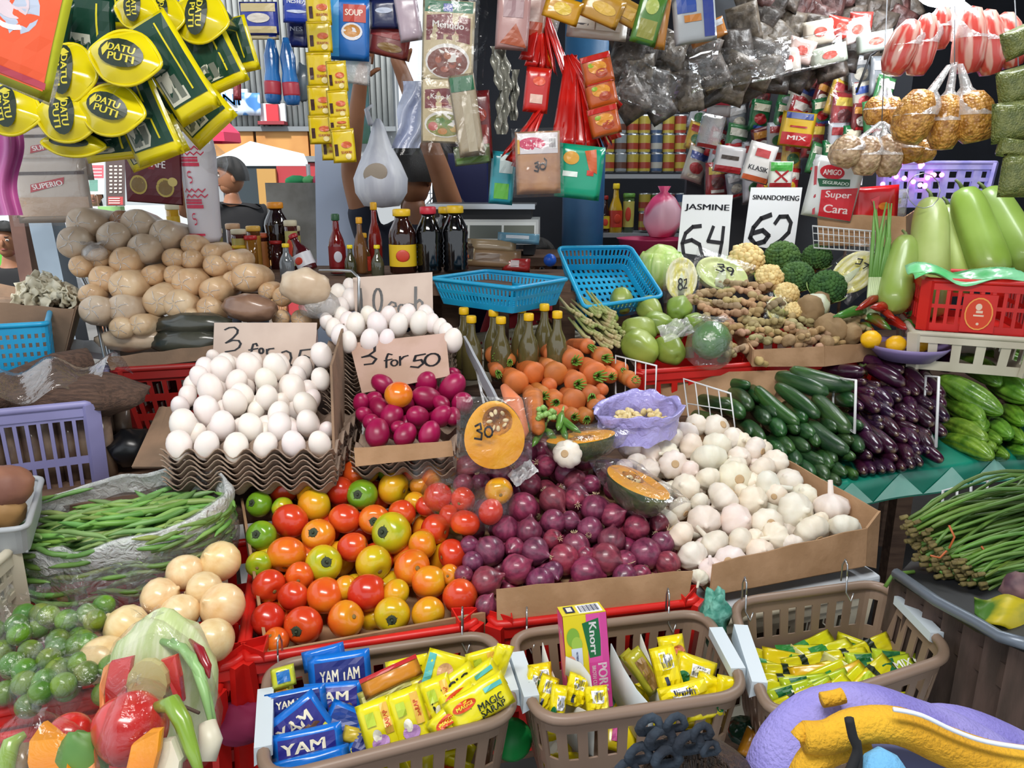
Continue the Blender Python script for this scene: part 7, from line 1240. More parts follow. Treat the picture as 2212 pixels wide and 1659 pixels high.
for i, (x, y, w, h, r) in enumerate([(1400, 190, 130, 90, 20), (1600, 140, 220, 80, -10), (1720, 120, 200, 70, -12), (1480, 120, 140, 90, 6)]): hp('sheet of crinkled clear film over the dried packs, %s from left' % ORD[[0, 2, 3, 1][i]], x, y, w, h, 2.12+.05*i, film('crinkled canopy film', .01, bump=1, bs=14, gl=.5), [], r, 0, 0, .03, 'plastic film', None, 520+i, 'plastic_film', wr=.012)
for i, (x, y, w, h, r, c) in enumerate([(1770, 70, 70, 50, -10, 'c9c0b0'), (1815, 60, 60, 44, 10, 'b03a30'), (1850, 65, 60, 50, -16, 'd9cfc9'), (1730, 110, 60, 50, 14, 'c9b0a8'), (1700, 130, 60, 50, -6, 'd0cac0'), (1790, 120, 80, 40, -14, 'a8b0a0'), (1890, 90, 80, 40, -10, '9aa39a'), (1860, 45, 50, 36, 0, 'a8403a')]):
    hp('pale snack pack glinting under the lamp, %s from left' % ORD[sorted([1770, 1815, 1850, 1730, 1700, 1790, 1890, 1860]).index(x)], x, y, w, h, 2.45, c, [('ell', 0, 0, .4, .4, 'c04a3a')], r, 0, 0, .02, seed=530+i)
# ------------------------------------------------------------------ lamp
LM_ = mat('lit lamp glass', 'f2f8ff', .5, emit=14); o = E('shop_lamp', 'bright white lamp at the top right under the canopy', 'lamp', MX.Translation(P(2040, -22, 2.3))); m = M(); m.ell((0, 0, 0), (.085, .05, .05), 20, 12); m.build('bulb', LM_, o); m = M(); m.lathe([(.02, .04), (.02, .1), (.03, .12)], 12); m.build('socket', mat('white lamp socket', 'c9c9c9', .5), o)
pl = bpy.data.lights.new('lamp_light', 'POINT'); pl.energy = 5; pl.color = (.86, .94, 1); pl.shadow_soft_size = .06; plo = bpy.data.objects.new('lamp_light', pl); COL.objects.link(plo); plo.location = P(2040, 40, 2.2)
# ------------------------------------------------------------------ packs on the right hand display
rr = random.Random(5); PC = [('b5262a', 'e0d9d0'), ('d9d6cf', 'b5262a'), ('1f6a3a', 'e0d9c0'), ('d9b02a', 'b5262a'), ('8a8f94', 'c9c9c9'), ('a01c22', 'e3c94a'), ('3f7a4a', 'd9d9c9'), ('c9c4b5', '2a4a9a'), ('6a2a2a', 'c98a3a'), ('b9bcc2', 'a8262a')]
prot = []
for i, (a, b) in enumerate(PC):
    o = pouch('packet', 'p', 'packet', MX.Identity(4), .10, .135, .02, a, [('rect', -.8, .3, .8, .75, b), ('ell', 0, -.2, .6, .35, PC[(i+3) % 10][0]), ('rect', -.6, -.8, .6, -.62, PC[(i+5) % 10][1])], None, 600+i, .003)
    if i % 2: q = M(); s2 = pillow(.115, .15, .028, i, .004); q.grid(lambda u, v: s2(u*2-1, v*2-1, .003), 8, 8); q.build('clear_sleeve', MC['clear sleeve film'], o)
    prot.append(o)
pts = []
for row in range(6):
    for k in range(11):
        x = 1530+k*42+row*-6+rr.uniform(-9, 9); y = 165+row*46+rr.uniform(-9, 9)-(x-1500)*.02
        if x > 1940-row*22 or (row == 5 and x > 1740) or x < 1500+(row == 0)*60: continue
        pts.append((x, y))
cn = 'red,white,green,yellow,grey,dark red,pale green,cream,brown,silver'.split(',')
for (x, y), rw in zip(pts, ranks(pts, 22)):
    i = rr.randrange(10); d = 3.0-(x-1500)*.0009; s = rr.uniform(.75, 1.0); put(prot[i], frame(P(x, y, d), 15, rr.uniform(-14, 18), 0) @ MX.Scale(s, 4), '%s packet on the display wall, %s' % (cn[i], rw), 'packets on the right hand display wall')
m = M(); m.box((0, 0, 0), (1.0, .02, 1.2)); T(m.build('display_board', mat('dark display net board', '3a3d42', .8), mw=MX.Translation(P(1730, 260, 3.1)) @ rotm(0, 0, .2), smooth=False), 'dark board behind the packets on the display wall', 'board')
for i, (nm, x, y, w, h, d, c, it, r) in enumerate([('red and white noodle pack marked MIX', 1722, 60+220, 74, 72, 2.7, 'e0b82a', [('rect', -.9, -.9, .9, -.2, 'b8262a'), ('rect', -.8, .6, .8, .95, '2a3f8a'), ('rect', -.5, .1, .5, .2, 'b8262a'), ('txt', 0, -.5, 1.1, .25, 'MIX', 'e9d9d0')], 6),
 ('white pack with orange bottom leaning left', 1640, 352, 62, 82, 2.6, 'd9d6d2', [('rect', -.9, -.95, .9, -.7, 'c0582a'), ('rect', -.5, .3, .5, .7, 'b5484a'), ('txt', 0, -.3, 1.4, .25, 'KLASIK', '2a2a30')], 14),
 ('green white and red pack', 1686, 378, 52, 56, 2.58, 'd9dcd0', [('rect', -.9, .3, .9, .95, '3f9a3a'), ('rect', -.9, -.9, .9, -.6, 'a8262a'), ('str', [(-.5, -.5), (.5, .3)], .12, 'a8262a'), ('str', [(-.5, .3), (.5, -.5)], .12, 'a8262a')], 0),
 ('white pack with a dark red foot, left', 1575, 345, 64, 56, 2.7, 'cfcccb', [('rect', -.9, -.95, .9, -.5, '9a2026'), ('rect', -.6, 0, .6, .3, '4a3f38')], 8),
 ('clear pack with a red header', 1553, 232, 52, 40, 2.75, 'b9b5b5', [('rect', -.9, .2, .9, .8, 'a82a3a')], 2),
 ('clear bag of dried goods with red foot', 1535, 285, 52, 70, 2.72, FILMH, [('rect', -.9, -.95, .9, -.75, 'a02a2a')], 10),
 ('large white pack with red oval and green band', 1800, 408, 112, 128, 2.38, 'd9dcdc', [('ell', -.25, .52, .48, .24, 'c02030'), ('txt', -.25, .52, .7, .2, 'AMIGO', 'f2e6e6', 6, .9), ('poly', [(-.75, .25), (.5, .38), (.55, .15), (-.6, .0)], '1f5a3a'), ('txt', -.02, .19, 1.0, .12, 'SEGURADO', 'd9e6dc', 4, .9), ('poly', [(-.5, -.1), (.9, .15), (.95, -.95), (-.35, -.95)], 'cf2432'), ('txt', .2, -.2, 1.0, .32, 'Super', 'f2dada', 6, .9), ('txt', .25, -.65, .95, .3, 'Cara', 'f2dada', 4, .9), ('str', [(-.9, .6), (-.55, -.9)], .08, 'b8404a')], 9),
 ('bright red pack right of the large white pack', 1892, 442, 96, 78, 2.42, 'd01c24', [('ell', .3, -.1, .25, .2, 'e07a1c'), ('poly', [(-.3, .3), (.1, .5), (.0, -.5)], 'e8505a')], -4),
 ('clear bag with small stickers behind the scallions', 1935, 440, 50, 62, 2.5, FILMH, [('rect', -.3, .0, .3, .4, 'd9d9c9'), ('rect', -.8, -.8, -.1, -.6, 'a8302a')], 0)]):
    hp(nm, x, y, w, h, d, c, it, r, 0, 0, .018, seed=640+i)
# corn, peanut, mung bean and snack bags
CORN = mat('corn kernels in film', 'd9a04a', .4, col2='a8702a', ns=60, nd=2, lo=.4, hi=.6, bump=1, bs=130, vor=True, coat=.5); PEA = mat('peanuts in film', 'c9ac8a', .4, col2='9a7a5c', ns=40, nd=2, lo=.4, hi=.6, bump=1, bs=90, vor=True, coat=.4); MUNG = mat('mung beans in film', '7a8040', .45, col2='5f6a2f', ns=60, lo=.4, hi=.6, bump=.8, bs=200, vor=True, coat=.4)
SNK = mat('pink striped snacks in film', 'c9483f', .3, col2='dba89a', ns=14, nd=1, lo=.42, hi=.58, stretch=(4, 4, .5), coat=.5, bump=.4, bs=20)
def hbag(label, cat, x, y, w, h, nx_, ny_, d, ma, seed, roll=0, grp=None):
    c, top = P(x, y, d), P(nx_, ny_, d+.01); o = E('hanging_bag', label, cat, MX.Translation(c), grp); rw, rh = w*d/FL/2, h*d/FL/2; nv = top-c; m = M()
    m.lathe([(.0005, -rh), (rw*.6, -rh*.96), (rw*.92, -rh*.6), (rw, -rh*.1), (rw*.85, rh*.45), (rw*.5, rh*.85), (.0005, rh*.95)], 24, fn=lambda t, u, r, z: (r*(1+.1*NZ.noise(V((math.cos(t)*2+seed, math.sin(t)*2, z*25)))), z)); k = m.build('contents', ma, o, mw=rotm(0, math.radians(roll), 0)); k['kind'] = 'stuff'
    m = M(); n = 20; pr = [(rw*1.05, -.1), (rw*.95, .4*1), (rw*.6, .8), (rw*.25, 1.15), (.007, 1.7)]; L = nv.length
    m.grid(lambda u, v: (lambda i: V(((pr[i][0])*math.cos(2*PI*u)*(1+.15*math.sin(2*PI*u*7)*(i > 1)), pr[i][0]*math.sin(2*PI*u)*(1+.15*math.cos(2*PI*u*7)*(i > 1)), 0))+nv*max(0, min(1, (pr[i][1]*rh/L if i < 4 else 1))))(min(4, int(round(v*4)))), n, 4); m.build('film_neck', FILMH, o)
    return o
for i, a in enumerate([('golden corn bag, left of the big cluster', 1976, 250, 84, 118, 2052, 140), ('golden corn bag, middle of the big cluster', 2042, 262, 68, 120, 2062, 135), ('golden corn bag, right of the big cluster', 2104, 250, 88, 112, 2074, 138)]): hbag(a[0], 'corn bag', a[1], a[2], a[3], a[4], a[5], a[6], 2.0+.02*(i % 2), CORN, i, [14, 0, -14][i], 'golden corn bags')
for i, (x, y, w, h) in enumerate([(1893, 238, 52, 62), (1928, 238, 40, 60)]): hbag('small corn bag behind, %s' % ['left', 'right'][i], 'corn bag', x, y, w, h, 1915, 170, 2.3, CORN, i+4, 0, 'small corn bags')
for i, (x, y, w, h, r) in enumerate([(1828, 325, 66, 72, 16), (1872, 335, 60, 86, 4), (1918, 335, 58, 92, -6), (1965, 320, 60, 60, -20), (1995, 325, 50, 50, -20)]): hbag('beige peanut bag under the corn bags, %s from left' % ORD[i], 'peanut bag', x, y, w, h, 1905, 262, 2.2+.01*i, PEA if i < 3 else CORN, i+9, r, 'peanut bags under the corn')
for i, (x, y, w, h, r) in enumerate([(1950, 100, 66, 120, 18), (1992, 95, 60, 130, 6), (2030, 60, 50, 90, 0), (2095, 85, 70, 140, -4), (2135, 90, 66, 140, -12), (2178, 85, 66, 120, -18)]): hbag('pink and red striped snack bag near the lamp, %s from left' % ORD[i], 'snack bag', x, y, w, h, 2060, -10, 2.1+.01*i, SNK, i+20, r, 'striped snack bags')
for i, (x, y, w, h) in enumerate([(2200, 90, 70, 60), (2196, 185, 84, 76), (2192, 262, 100, 84), (2200, 380, 80, 90), (2185, 320, 60, 40)]):
    hp('olive mung bean bag at the right edge, %s from top' % ORD[[0, 1, 2, 4, 3][i]], x, y, w, h, 1.9, MUNG, [], -24+8*i, 0, 0, .05, 'bean bag', 'mung bean bags at the right edge', 660+i, 'hanging_bag')
cord('thin wire the peanut bags hang on', [(1905, 262, 2.2), (1918, -40, 2.3)]); cord('thin wire the corn bags hang on', [(2062, 138, 2.0), (2062, -40, 2.2)]); cord('dark wire the mung bean bags hang on', [(2215, 420, 1.93), (2190, -40, 1.95)]); cord('curved black cable before the display packs', [(1850, 200, 2.6), (1880, 120, 2.6), (1925, 90, 2.6), (1935, 30, 2.6)], .004, DARK)
# lilac lit crate, cardboard box, white wire basket, gourd ring
LIT = mat('lilac backlit plastic', 'a9a0d9', .4, col2='8f8ad0', ns=20, emit=.0)
c4 = [P(1895, 425, 2.75), P(2140, 425, 2.75), P(2140, 395, 3.0), P(1895, 395, 3.0)]
for q in c4: q.z = P(2000, 352, 2.75).z
crate('pale lilac plastic crate behind the gourds lit pink', c4, .16, LIT, nv=12, hole=lambda i, j: j in (2, 3, 5, 6, 8, 9) and i % 4 in (1, 2))
rr = random.Random(3)
for k in range(16):
    m = M(); m.ell((0, 0, 0), (.009, .009, .009), 8, 6); T(m.build('fairy_light', mat('lit pink fairy light', 'f07ae0', .5, emit=4), mw=MX.Translation(P(1905+rr.random()*130, 352+rr.random()*55, 2.72))), 'small pink light dot on the lilac crate', 'light', 'pink fairy lights on the lilac crate')
m = M(); m.tube([P(1995+36*math.cos(t/12*2*PI), 412+38*math.sin(t/12*2*PI), 2.2) for t in range(12)], .0015, 6, closed=True); T(m.build('wire_ring', STEEL), 'thin wire ring above the pale bottle gourd', 'wire ring')
o = E('cardboard_box', 'tan cardboard box below the large white pack', 'box', MX.Translation(P(1855, 495, 2.45))); card(o, [P(1768, 530, 2.42), P(1955, 535, 2.42), P(1955, 468, 2.42), P(1766, 462, 2.42)], 'front_panel'); card(o, [P(1955, 535, 2.42), P(1975, 520, 2.7), P(1975, 455, 2.7), P(1955, 468, 2.42)])
wires('white wire basket front before the tan cardboard box', [(1755, 488), (1890, 500), (1890, 545), (1758, 535)], 2.4, 12, 3, .0016, 'wire_basket')
# ------------------------------------------------------------------ shelves with tins
SH = mat('grey painted shelf', '8f9296', .5); xs0, xs1 = 1296, 1512
for i, y in enumerate((252, 381, 508)):
    a, b = P(xs0, y, 3.8), P(xs1, y, 3.8); m = M(); c = (a+b)/2; m.box((0, .12, 0), ((b-a).length, .26, .022)); T(m.build('shelf_board', SH, mw=MX.Translation(c), smooth=False), 'grey shelf board, %s of three' % ORD[i], 'shelf')
m = M(); m.box((0, 0, 0), (.02, .26, 1.9)); T(m.build('shelf_post', SH, mw=MX.Translation(V((P(xs1+2, 381, 3.8).x, P(xs1, 381, 3.8).y+.12, .95+.75))), smooth=False), 'grey upright at the right end of the tin shelves', 'shelf')
TC = [('a3923a', '8f3a2a', 'tomato sauce'), ('8f3a2c', 'a3903a', 'sauce'), ('7a8286', '5a3a30', 'fish'), ('3a4f6f', '9a9a92', 'meat'), ('4f6a3a', '9a8f5a', 'vegetable')]; rr = random.Random(9); TP_ = []
for i, (a, b, nm) in enumerate(TC):
    o = E('tin', 't', 'tin', MX.Identity(4)); m = M(); m.lathe([(.001, 0), (.0285, 0), (.030, .002), (.030, .092), (.0285, .094), (.001, .092)], 18); m.build('tin_body', STEEL, o); m = M(); m.lathe([(.0305, .006), (.0305, .088)], 18); m.f = m.f[:-2]; m.m = m.m[:-2]; m.build('label', ink(a, .35), o)
    m = M(); m.lathe([(.031, .02), (.031, .05)], 18); m.f = m.f[:-2]; m.m = m.m[:-2]; m.build('label_band', ink(b, .35), o); TP_.append(o)
pts = []
for lv, (yb, rows) in enumerate(((248, 1), (377, 3), (504, 2))):
    for r_ in range(rows):
        for k in range(8): pts.append((1316+k*26, yb-r_*40, lv, r_, k))
for x, y, lv, r_, k in pts:
    i = [0, 2, 0, 0, 3, 0, 1, 2][k] if lv == 1 else rr.randrange(5)
    if lv == 2 and k < 3: continue
    b = P(x, y, 3.78); b.z = P(1400, (248, 377, 504)[lv], 3.8).z+.011+r_*.0945; put(TP_[i], MX.Translation(V((b.x, b.y+.04, b.z))) @ rotm(0, 0, rr.uniform(-.3, .3)), '%s tin on the %s shelf, %s level, %s from left' % (['yellow', 'red', 'grey', 'blue', 'green'][i], ['top', 'middle', 'bottom'][lv], ['lowest', 'second', 'third'][r_], ORD[k]), 'tins on the grey shelves')
bt('sauce bottle with tall yellow cap on the bottom shelf', 1328, 400, 503, 30, 3.84, 'b8921c', 'e3c51c', 'c03a2a', 'thin'); bt('dark sauce bottle left of the yellow capped one', 1306, 425, 503, 24, 3.84, '2a1412', '8f1c1c', 'c9b02a', 'thin'); bt('green jar right of the yellow capped bottle', 1356, 420, 503, 24, 3.84, '3a4f2a', '5a8a3a', 'b9b05a', 'jar', name='sauce_jar')
# pink bag, basin
m = M(); f = 3.0/FL; m.lathe([(.0005, -50*f), (26*f, -48*f), (42*f, -20*f), (40*f, 10*f), (24*f, 34*f), (8*f, 46*f), (14*f, 58*f)], 28, fn=lambda t, u, r, z: (r*(1+.1*math.sin(6*t)*u+.08*NZ.noise(V((math.cos(t)*2, math.sin(t)*2, z*9)))), z)); T(m.build('carrier_bag', mat('pink white carrier bag', 'e0487a', .4, col2='eab9c9', ns=7, nd=1, lo=.46, hi=.54, coat=.2), mw=MX.Translation(P(1432, 462, 3.0))), 'pink and white knotted carrier bag left of the jasmine card', 'bag')
m = M(); m.lathe([(.09, -.05), (.13, .05), (.135, .055), (.128, .05), (.088, -.045), (.001, -.045)], 32); T(m.build('pink_basin', mat('pink plastic', 'a8325a', .4), mw=MX.Translation(P(1405, 545, 2.9))), 'dark pink plastic basin beneath the pink carrier bag', 'basin')
table('basin_stand', 'dark stand beneath the pink basin', [V((P(1405, 545, 2.9).x+a, P(1405, 545, 2.9).y+b, 0)) for a, b in ((-.12, -.1), (.12, -.1), (.12, .1), (-.12, .1))], P(1405, 545, 2.9).z-.05)
# ------------------------------------------------------------------ scale
o = E('weighing_scale', 'electronic weighing scale with steel top plate behind the bottles', 'scale', MX.Translation(P(1045, 480, 2.75)) @ rotm(0, 0, -.06)); f = 2.75/FL; ms = mat('pale scale housing', 'c9ccca', .35); m = M(); m.box((0, 0, .065), (225*f, .26, .008)); m.box((0, -.125, .060), (225*f, .012, .018)); m.build('top_plate', STEEL, o, smooth=False)
m = M(); m.box((8*f, .02, .03), (190*f, .22, .04)); m.build('housing_top', DARK, o, smooth=False); m = M(); m.hexa([V(p) for p in ((-105*f, -.15, -.07), (120*f, -.15, -.07), (120*f, .12, -.07), (-105*f, .12, -.07), (-105*f, -.12, .015), (120*f, -.12, .015), (120*f, .12, .015), (-105*f, .12, .015))]); bo = m.build('housing', ms, o, smooth=False)
printing(lambda x, y, off=0: V((7*f+x*110*f, -.135+y*.015-.002-off, -.0275+y*.038)), [('rect', -.98, -.9, .98, .9, 'e3e6e2'), ('rect', -.9, -.6, -.3, .6, '5f665c'), ('rect', -.26, -.6, .34, .6, '59605a'), ('rect', .38, -.6, .95, .6, '666c60')], o, 'display', .001)
m = M(); 
for a in (-90, 100): m.box((a*f, 0, -.09), (.04, .2, .04))
m.build('foot', DARK, o, smooth=False)
table('scale_stand', 'dark wooden stand beneath the weighing scale', [V((-.28, 2.65, 0)), V((.3, 2.65, 0)), V((.3, 3.0, 0)), V((-.28, 3.0, 0))], P(1045, 480, 2.75).z-.115)
table('low_shelf', 'dark plank shelf under the packets below the scale', [V((-.2, 2.25, 0)), V((.18, 2.25, 0)), V((.18, 2.6, 0)), V((-.2, 2.6, 0))], P(1060, 588, 2.5).z)
# odds and ends under the scale
for i, (nm, x, y, w, h, c, it) in enumerate([('beige crumpled packet under the scale', 1060, 530, 110, 26, 'a08a6a', []), ('blue white crumpled packet under the scale', 1120, 515, 90, 24, '6a9ab0', [('rect', -.6, -.3, .5, .3, 'd9e0e6')]), ('brown carton with a black grid under the scale', 1060, 558, 130, 40, '8f7355', [('rect', -.5, -.4, .3, .4, '6a5340')]), ('orange framed picture card by the soy bottles', 1008, 545, 44, 50, 'd9c9a0', [('rect', -.7, -.7, .7, .7, '3a2a1c'), ('poly', [(-.6, -.6), (.0, .6), (.3, -.6)], 'd85a1c')]), ('red foil packet by the red sleeve', 1115, 572, 60, 30, 'a82a2a', [('rect', -.4, -.5, .2, .5, 'd9c9c9')])]): hp(nm, x, y, w, h, 2.5, c, it, 3, -20, 0, .03, seed=700+i)
m = M(); m.ell((0, 0, 0), (.022, .022, .022), 14, 10); T(m.build('blue_ball', mat('blue ball', '1f5fd0', .3), mw=MX.Translation(P(1188, 562, 2.5))), 'small blue ball beside the tilted blue basket', 'ball')
# ------------------------------------------------------------------ people
def skinned(name, jts, edges, parent, ma, lv=2, grow=0):
    me = bpy.data.meshes.new(name); me.from_pydata([j[:3] for j in jts], edges, []); o = bpy.data.objects.new(name, me); COL.objects.link(o); o.parent = parent
    sk = o.modifiers.new('skin', 'SKIN'); sk.use_smooth_shade = True; lay = me.skin_vertices[0] if me.skin_vertices else None
    if lay is None:
        b = bmesh.new(); b.from_mesh(me); b.verts.layers.skin.verify(); b.to_mesh(me); b.free(); lay = me.skin_vertices[0]
    for i, j in enumerate(jts): lay.data[i].radius = (j[3]+grow, (j[4] if len(j) > 4 else j[3])+grow)
    lay.data[0].use_root = True; s = o.modifiers.new('sub', 'SUBSURF'); s.levels = lv; s.render_levels = lv; me.materials.append(ma); return o
SKN = mat('brown skin', '9a6a4c', .5, col2='8f6044', ns=8, sss=.05); HAIR = mat('black hair', '15120f', .5, bump=.6, bs=90, stretch=(8, 8, 1))
def person(label, p, h, yaw, shirt, pants, handL, handR, headturn=0, hair=HAIR, longh=False, elbL=None, elbR=None, sleeve=.5):
    "p: feet; hands and elbows in local metres for a 1.7 m body (x right, y away, z up)"
    o = E('person', label, 'person', MX.Translation(p) @ rotm(0, 0, yaw) @ MX.Scale(h/1.7, 4)); sh = ((-.19, 0, 1.40), (.19, 0, 1.40)); hd = (handL, handR); eb = (elbL, elbR)
    J = [(0, 0, .95, .15, .11), (0, 0, 1.12, .135, .10), (0, .01, 1.30, .16, .11), (0, .01, 1.42, .10, .075), (0, 0, 1.50, .052, .052), (0, -.005, 1.56, .05, .055)]
    ed = [(0, 1), (1, 2), (2, 3), (3, 4), (4, 5)]
    for s in (0, 1):
        S_ = V(sh[s]); Hn = V(hd[s]); e = V(eb[s]) if eb[s] else (S_+Hn)/2+V(((-.06, .06)[s], .03, -.03)); b = len(J)
        J += [(*S_, .062), (*e, .043), (*Hn, .029), (*(Hn+(Hn-e).normalized()*.07), .035, .018)]; ed += [(2, b), (b, b+1), (b+1, b+2), (b+2, b+3)]
    for s in (-1, 1): b = len(J); J += [(.09*s, 0, .88, .095), (.1*s, -.01, .50, .06), (.1*s, .01, .09, .04), (.1*s, -.12, .04, .04, .025)]; ed += [(0, b), (b, b+1), (b+1, b+2), (b+2, b+3)]
    skinned('body', J, ed, o, SKN)
    for s in (0, 1): # fingers
        b = 6+4*s; w = V(J[b+3][:3]); d = (w-V(J[b+2][:3])).normalized(); sd = d.cross(V((0, 1, .2))).normalized()
        for k in range(5):
            t = (k-1.6)*.018; a = w+sd*t if k < 4 else w-sd*.03-d*.04; L = (.07, .078, .074, .06, .05)[k]; dd = d if k < 4 else (d-sd*.9).normalized(); m = M(); m.tube([a, a+dd*L*.5, a+dd*L*.8+V((0, -.01, -.005)), a+dd*L+V((0, -.02, -.01))], [.009, .0085, .0075, .005], 8); m.build('finger', SKN, o)
    hr = rotm(0, 0, headturn); m = M(); hc = V((0, -.01, 1.64))
    m.ell((0, 0, 0), (.074, .092, .112), 24, 18); m.ell((0, -.02, -.06), (.052, .06, .055), 16, 10); m.ell((0, -.094, -.012), (.012, .016, .026), 10, 8); 
    for s in (-1, 1): m.ell((.075*s, .005, -.01), (.010, .020, .03), 10, 8)
    hm = m.build('head', SKN, o, mw=MX.Translation(hc) @ hr)
    m = M(); 
    for s in (-1, 1): m.ell((.03*s, -.084, .008), (.012, .008, .008), 10, 6, k=0); m.ell((.03*s, -.091, .008), (.0055, .003, .0055), 8, 5, k=1); m.box((.03*s, -.088, .03), (.028, .008, .005), k=1)
    m.ell((0, -.082, -.055), (.022, .008, .006), 10, 6, k=2); m.build('face', [mat('eye white', 'd9d5ce', .3), BLACK, mat('lip', '8a4a40', .5)], hm)['kind'] = 'stuff'
    m = M(); m.grid(lambda u, v: V((.094*math.sin(v*1.75)*math.sin(u*2*PI), .005+.112*math.sin(v*1.75)*math.cos(u*2*PI)+.006, .136*math.cos(v*(1.75-.75*max(0, -math.cos(u*2*PI))**.5)+0)))*(1+.03*math.sin(u*50)), 40, 12); m.build('hair', hair, hm)
    if longh: m = M(); m.ell((0, .05, -.12), (.07, .045, .16), 16, 12); m.build('hair', hair, hm)
    T_ = [(0, 0, .92, .165, .125), (0, 0, 1.12, .15, .115), (0, .01, 1.30, .172, .122), (0, .01, 1.42, .15, .11), (0, 0, 1.475, .085, .08)]; e2 = [(0, 1), (1, 2), (2, 3), (3, 4)]
    for s in (0, 1): b = len(T_); S_ = V(sh[s]); e = V(J[6+4*s+1][:3]); q = S_.lerp(e, sleeve*1.1); T_ += [(*S_, .075), (*q, .062)]; e2 += [(2, b), (b, b+1)]
    skinned('shirt', T_, e2, o, shirt)
    L_ = [(0, 0, .93, .16, .12)]; e3 = []
    for s in (-1, 1): b = len(L_); L_ += [(.09*s, 0, .86, .105), (.1*s, -.01, .50, .075), (.1*s, .01, .12, .06)]; e3 += [(0, b), (b, b+1), (b+1, b+2)]
    skinned('trousers', L_, e3, o, pants); return o
NAVY = mat('dark navy shirt', '141a2c', .8); JEAN = mat('dark trousers', '20242e', .85); REDSH = mat('red shirt', 'b0202c', .8, col2='981c28', ns=5); GRSH = mat('lime green shirt', '7fc04a', .8); BLK = mat('black shirt', '141417', .8)
q = P(512, 440, 5.2); person('person in black shirt across the street with one arm raised', V((q.x-.03, q.y, 0)), 1.72, .5, BLK, JEAN, (-.30, -.25, 1.75), (.27, -.05, .85), -1.5, elbL=(-.36, -.12, 1.42))
q = P(893, 400, 3.05); person('vendor in dark navy shirt reaching up behind the carrier bag', V((q.x, q.y, 0)), 1.70, .1, NAVY, JEAN, (-.18, -.16, 1.98), (-.02, -.25, 2.0), 2.7, elbL=(-.25, -.05, 1.66), elbR=(.1, -.22, 1.68))
q = P(1162, 500, 2.95); person('vendor in red shirt with a hand beside the scale', V((q.x, q.y+.15, -.28)), 1.6, -.1, REDSH, JEAN, (-.25, -.2, .9), (.10, -.32, 1.38), 0, elbR=(.25, -.12, 1.12), elbL=(-.25, 0, 1.1))
q = P(205, 430, 8.0); person('woman in lime green shirt far across the street', V((q.x, q.y, 0)), 1.55, .3, GRSH, JEAN, (-.2, -.2, 1.0), (.2, -.2, 1.0), 0, longh=True)
q = P(22, 560, 4.2); person('person in black behind the wooden post at far left', V((q.x, q.y, 0)), 1.35, .3, BLK, JEAN, (-.25, -.1, .85), (.25, -.1, .85), 0)
# child in the foreground: only the crown of the head and a dark hair tie reach into the picture
BRH = mat('dark brown hair', '2c2019', .45, col2='4a3524', ns=30, stretch=(12, 12, 1), bump=.8, bs=80)
q = P(1430, 1790, .60); person('child in front of the middle basket seen from behind', V((q.x, q.y, 0)), 1.02, PI+.2, mat('grey shirt', '55575e', .8), JEAN, (-.22, -.1, .85), (.22, -.1, .85), 0, hair=BRH)
hp_ = P(1450, 1640, .60); o = E('hair_tie', 'dark navy velvet hair tie with curled loops on brown hair', 'hair tie', MX.Translation(hp_)); VEL = mat('navy velvet', '1c232e', .9, col2='2f3b48', ns=40, bump=.6, bs=150)
for i, (x, y, r_) in enumerate([(1392, 1632, 16), (1430, 1598, 18), (1478, 1608, 18), (1410, 1570, 16), (1500, 1585, 14), (1455, 1565, 14), (1370, 1665, 15), (1440, 1640, 18), (1515, 1620, 12)]):
    r_ *= 1.35; x = 1440+(x-1440)*1.25; c = P(x, y, .58)-hp_; f = .58/FL; m = M(); m.tube([c+V((r_*f*1.1*math.cos(t/10*2*PI), .003*math.sin(t), r_*f*1.1*math.sin(t/10*2*PI)*.8)) for t in range(10)], r_*f*.46, 10, closed=True); m.build('loop', VEL, o)
m = M(); rr = random.Random(2)
for k in range(110):
    x = rr.uniform(1330, 1640); a = P(1470+rr.uniform(-40, 40), 1600+rr.uniform(-10, 30), .60); b = P(x, 1760, .60); mid = P((x+1480)/2+rr.uniform(-20, 20), 1625+abs(x-1480)*.25+rr.uniform(-18, 10), .59); m.tube([a, mid, b], .0012, 4)
T(m.build('hair_strands', BRH), 'loose brown hair strands spreading from the dark hair tie', 'hair', kind='stuff')
m = M(); m.ell((0, 0, 0), (.068, .06, .06), 24, 16); T(m.build('hair_bun', BRH, mw=MX.Translation(P(1490, 1745, .64))), 'brown crown of hair below the dark hair tie', 'hair')
# ------------------------------------------------------------------ fleece carrier, bottom right
FLP = mat('lavender fleece', '8079c4', .95, col2='9790d4', ns=14, bump=.6, bs=300); FLY = mat('yellow fleece', 'dba92a', .95, col2='c9951f', ns=16, bump=.6, bs=300); FLW = mat('white piping', 'dfe6f0', .7); FLB = mat('light blue fleece', '6fb0dc', .95, bump=.5, bs=300); FLG = mat('grey blue lining', '595d80', .9)
o = E('fleece_carrier', 'lavender and yellow fleece baby carrier with a black strap', 'baby carrier', MX.Translation(P(1940, 1700, .66))); off = o.matrix_basis.translation; f = .62/FL
def fl(nm, pts, r, ma, n=16, d=.62):
    m = M(); q = [P(x, y, dd if len(p_) > 2 else d)-off for p_ in pts for x, y, dd in [(p_[0], p_[1], p_[2] if len(p_) > 2 else d)]]
    # smooth the path
    s = []
    for i in range(len(q)-1):
        a, b, c, e = q[max(0, i-1)], q[i], q[i+1], q[min(len(q)-1, i+2)]
        for t in (0, .25, .5, .75): s.append(.5*((2*b)+(c-a)*t+(2*a-5*b+4*c-e)*t*t+(3*b-a-3*c+e)*t**3))
    s.append(q[-1]); rs = [(r[0]+(r[1]-r[0])*min(1, i/len(s)*1.3))*f if hasattr(r, '__len__') else r*f for i in range(len(s))]; m.tube(s, rs, n); return m.build(nm, ma, o)
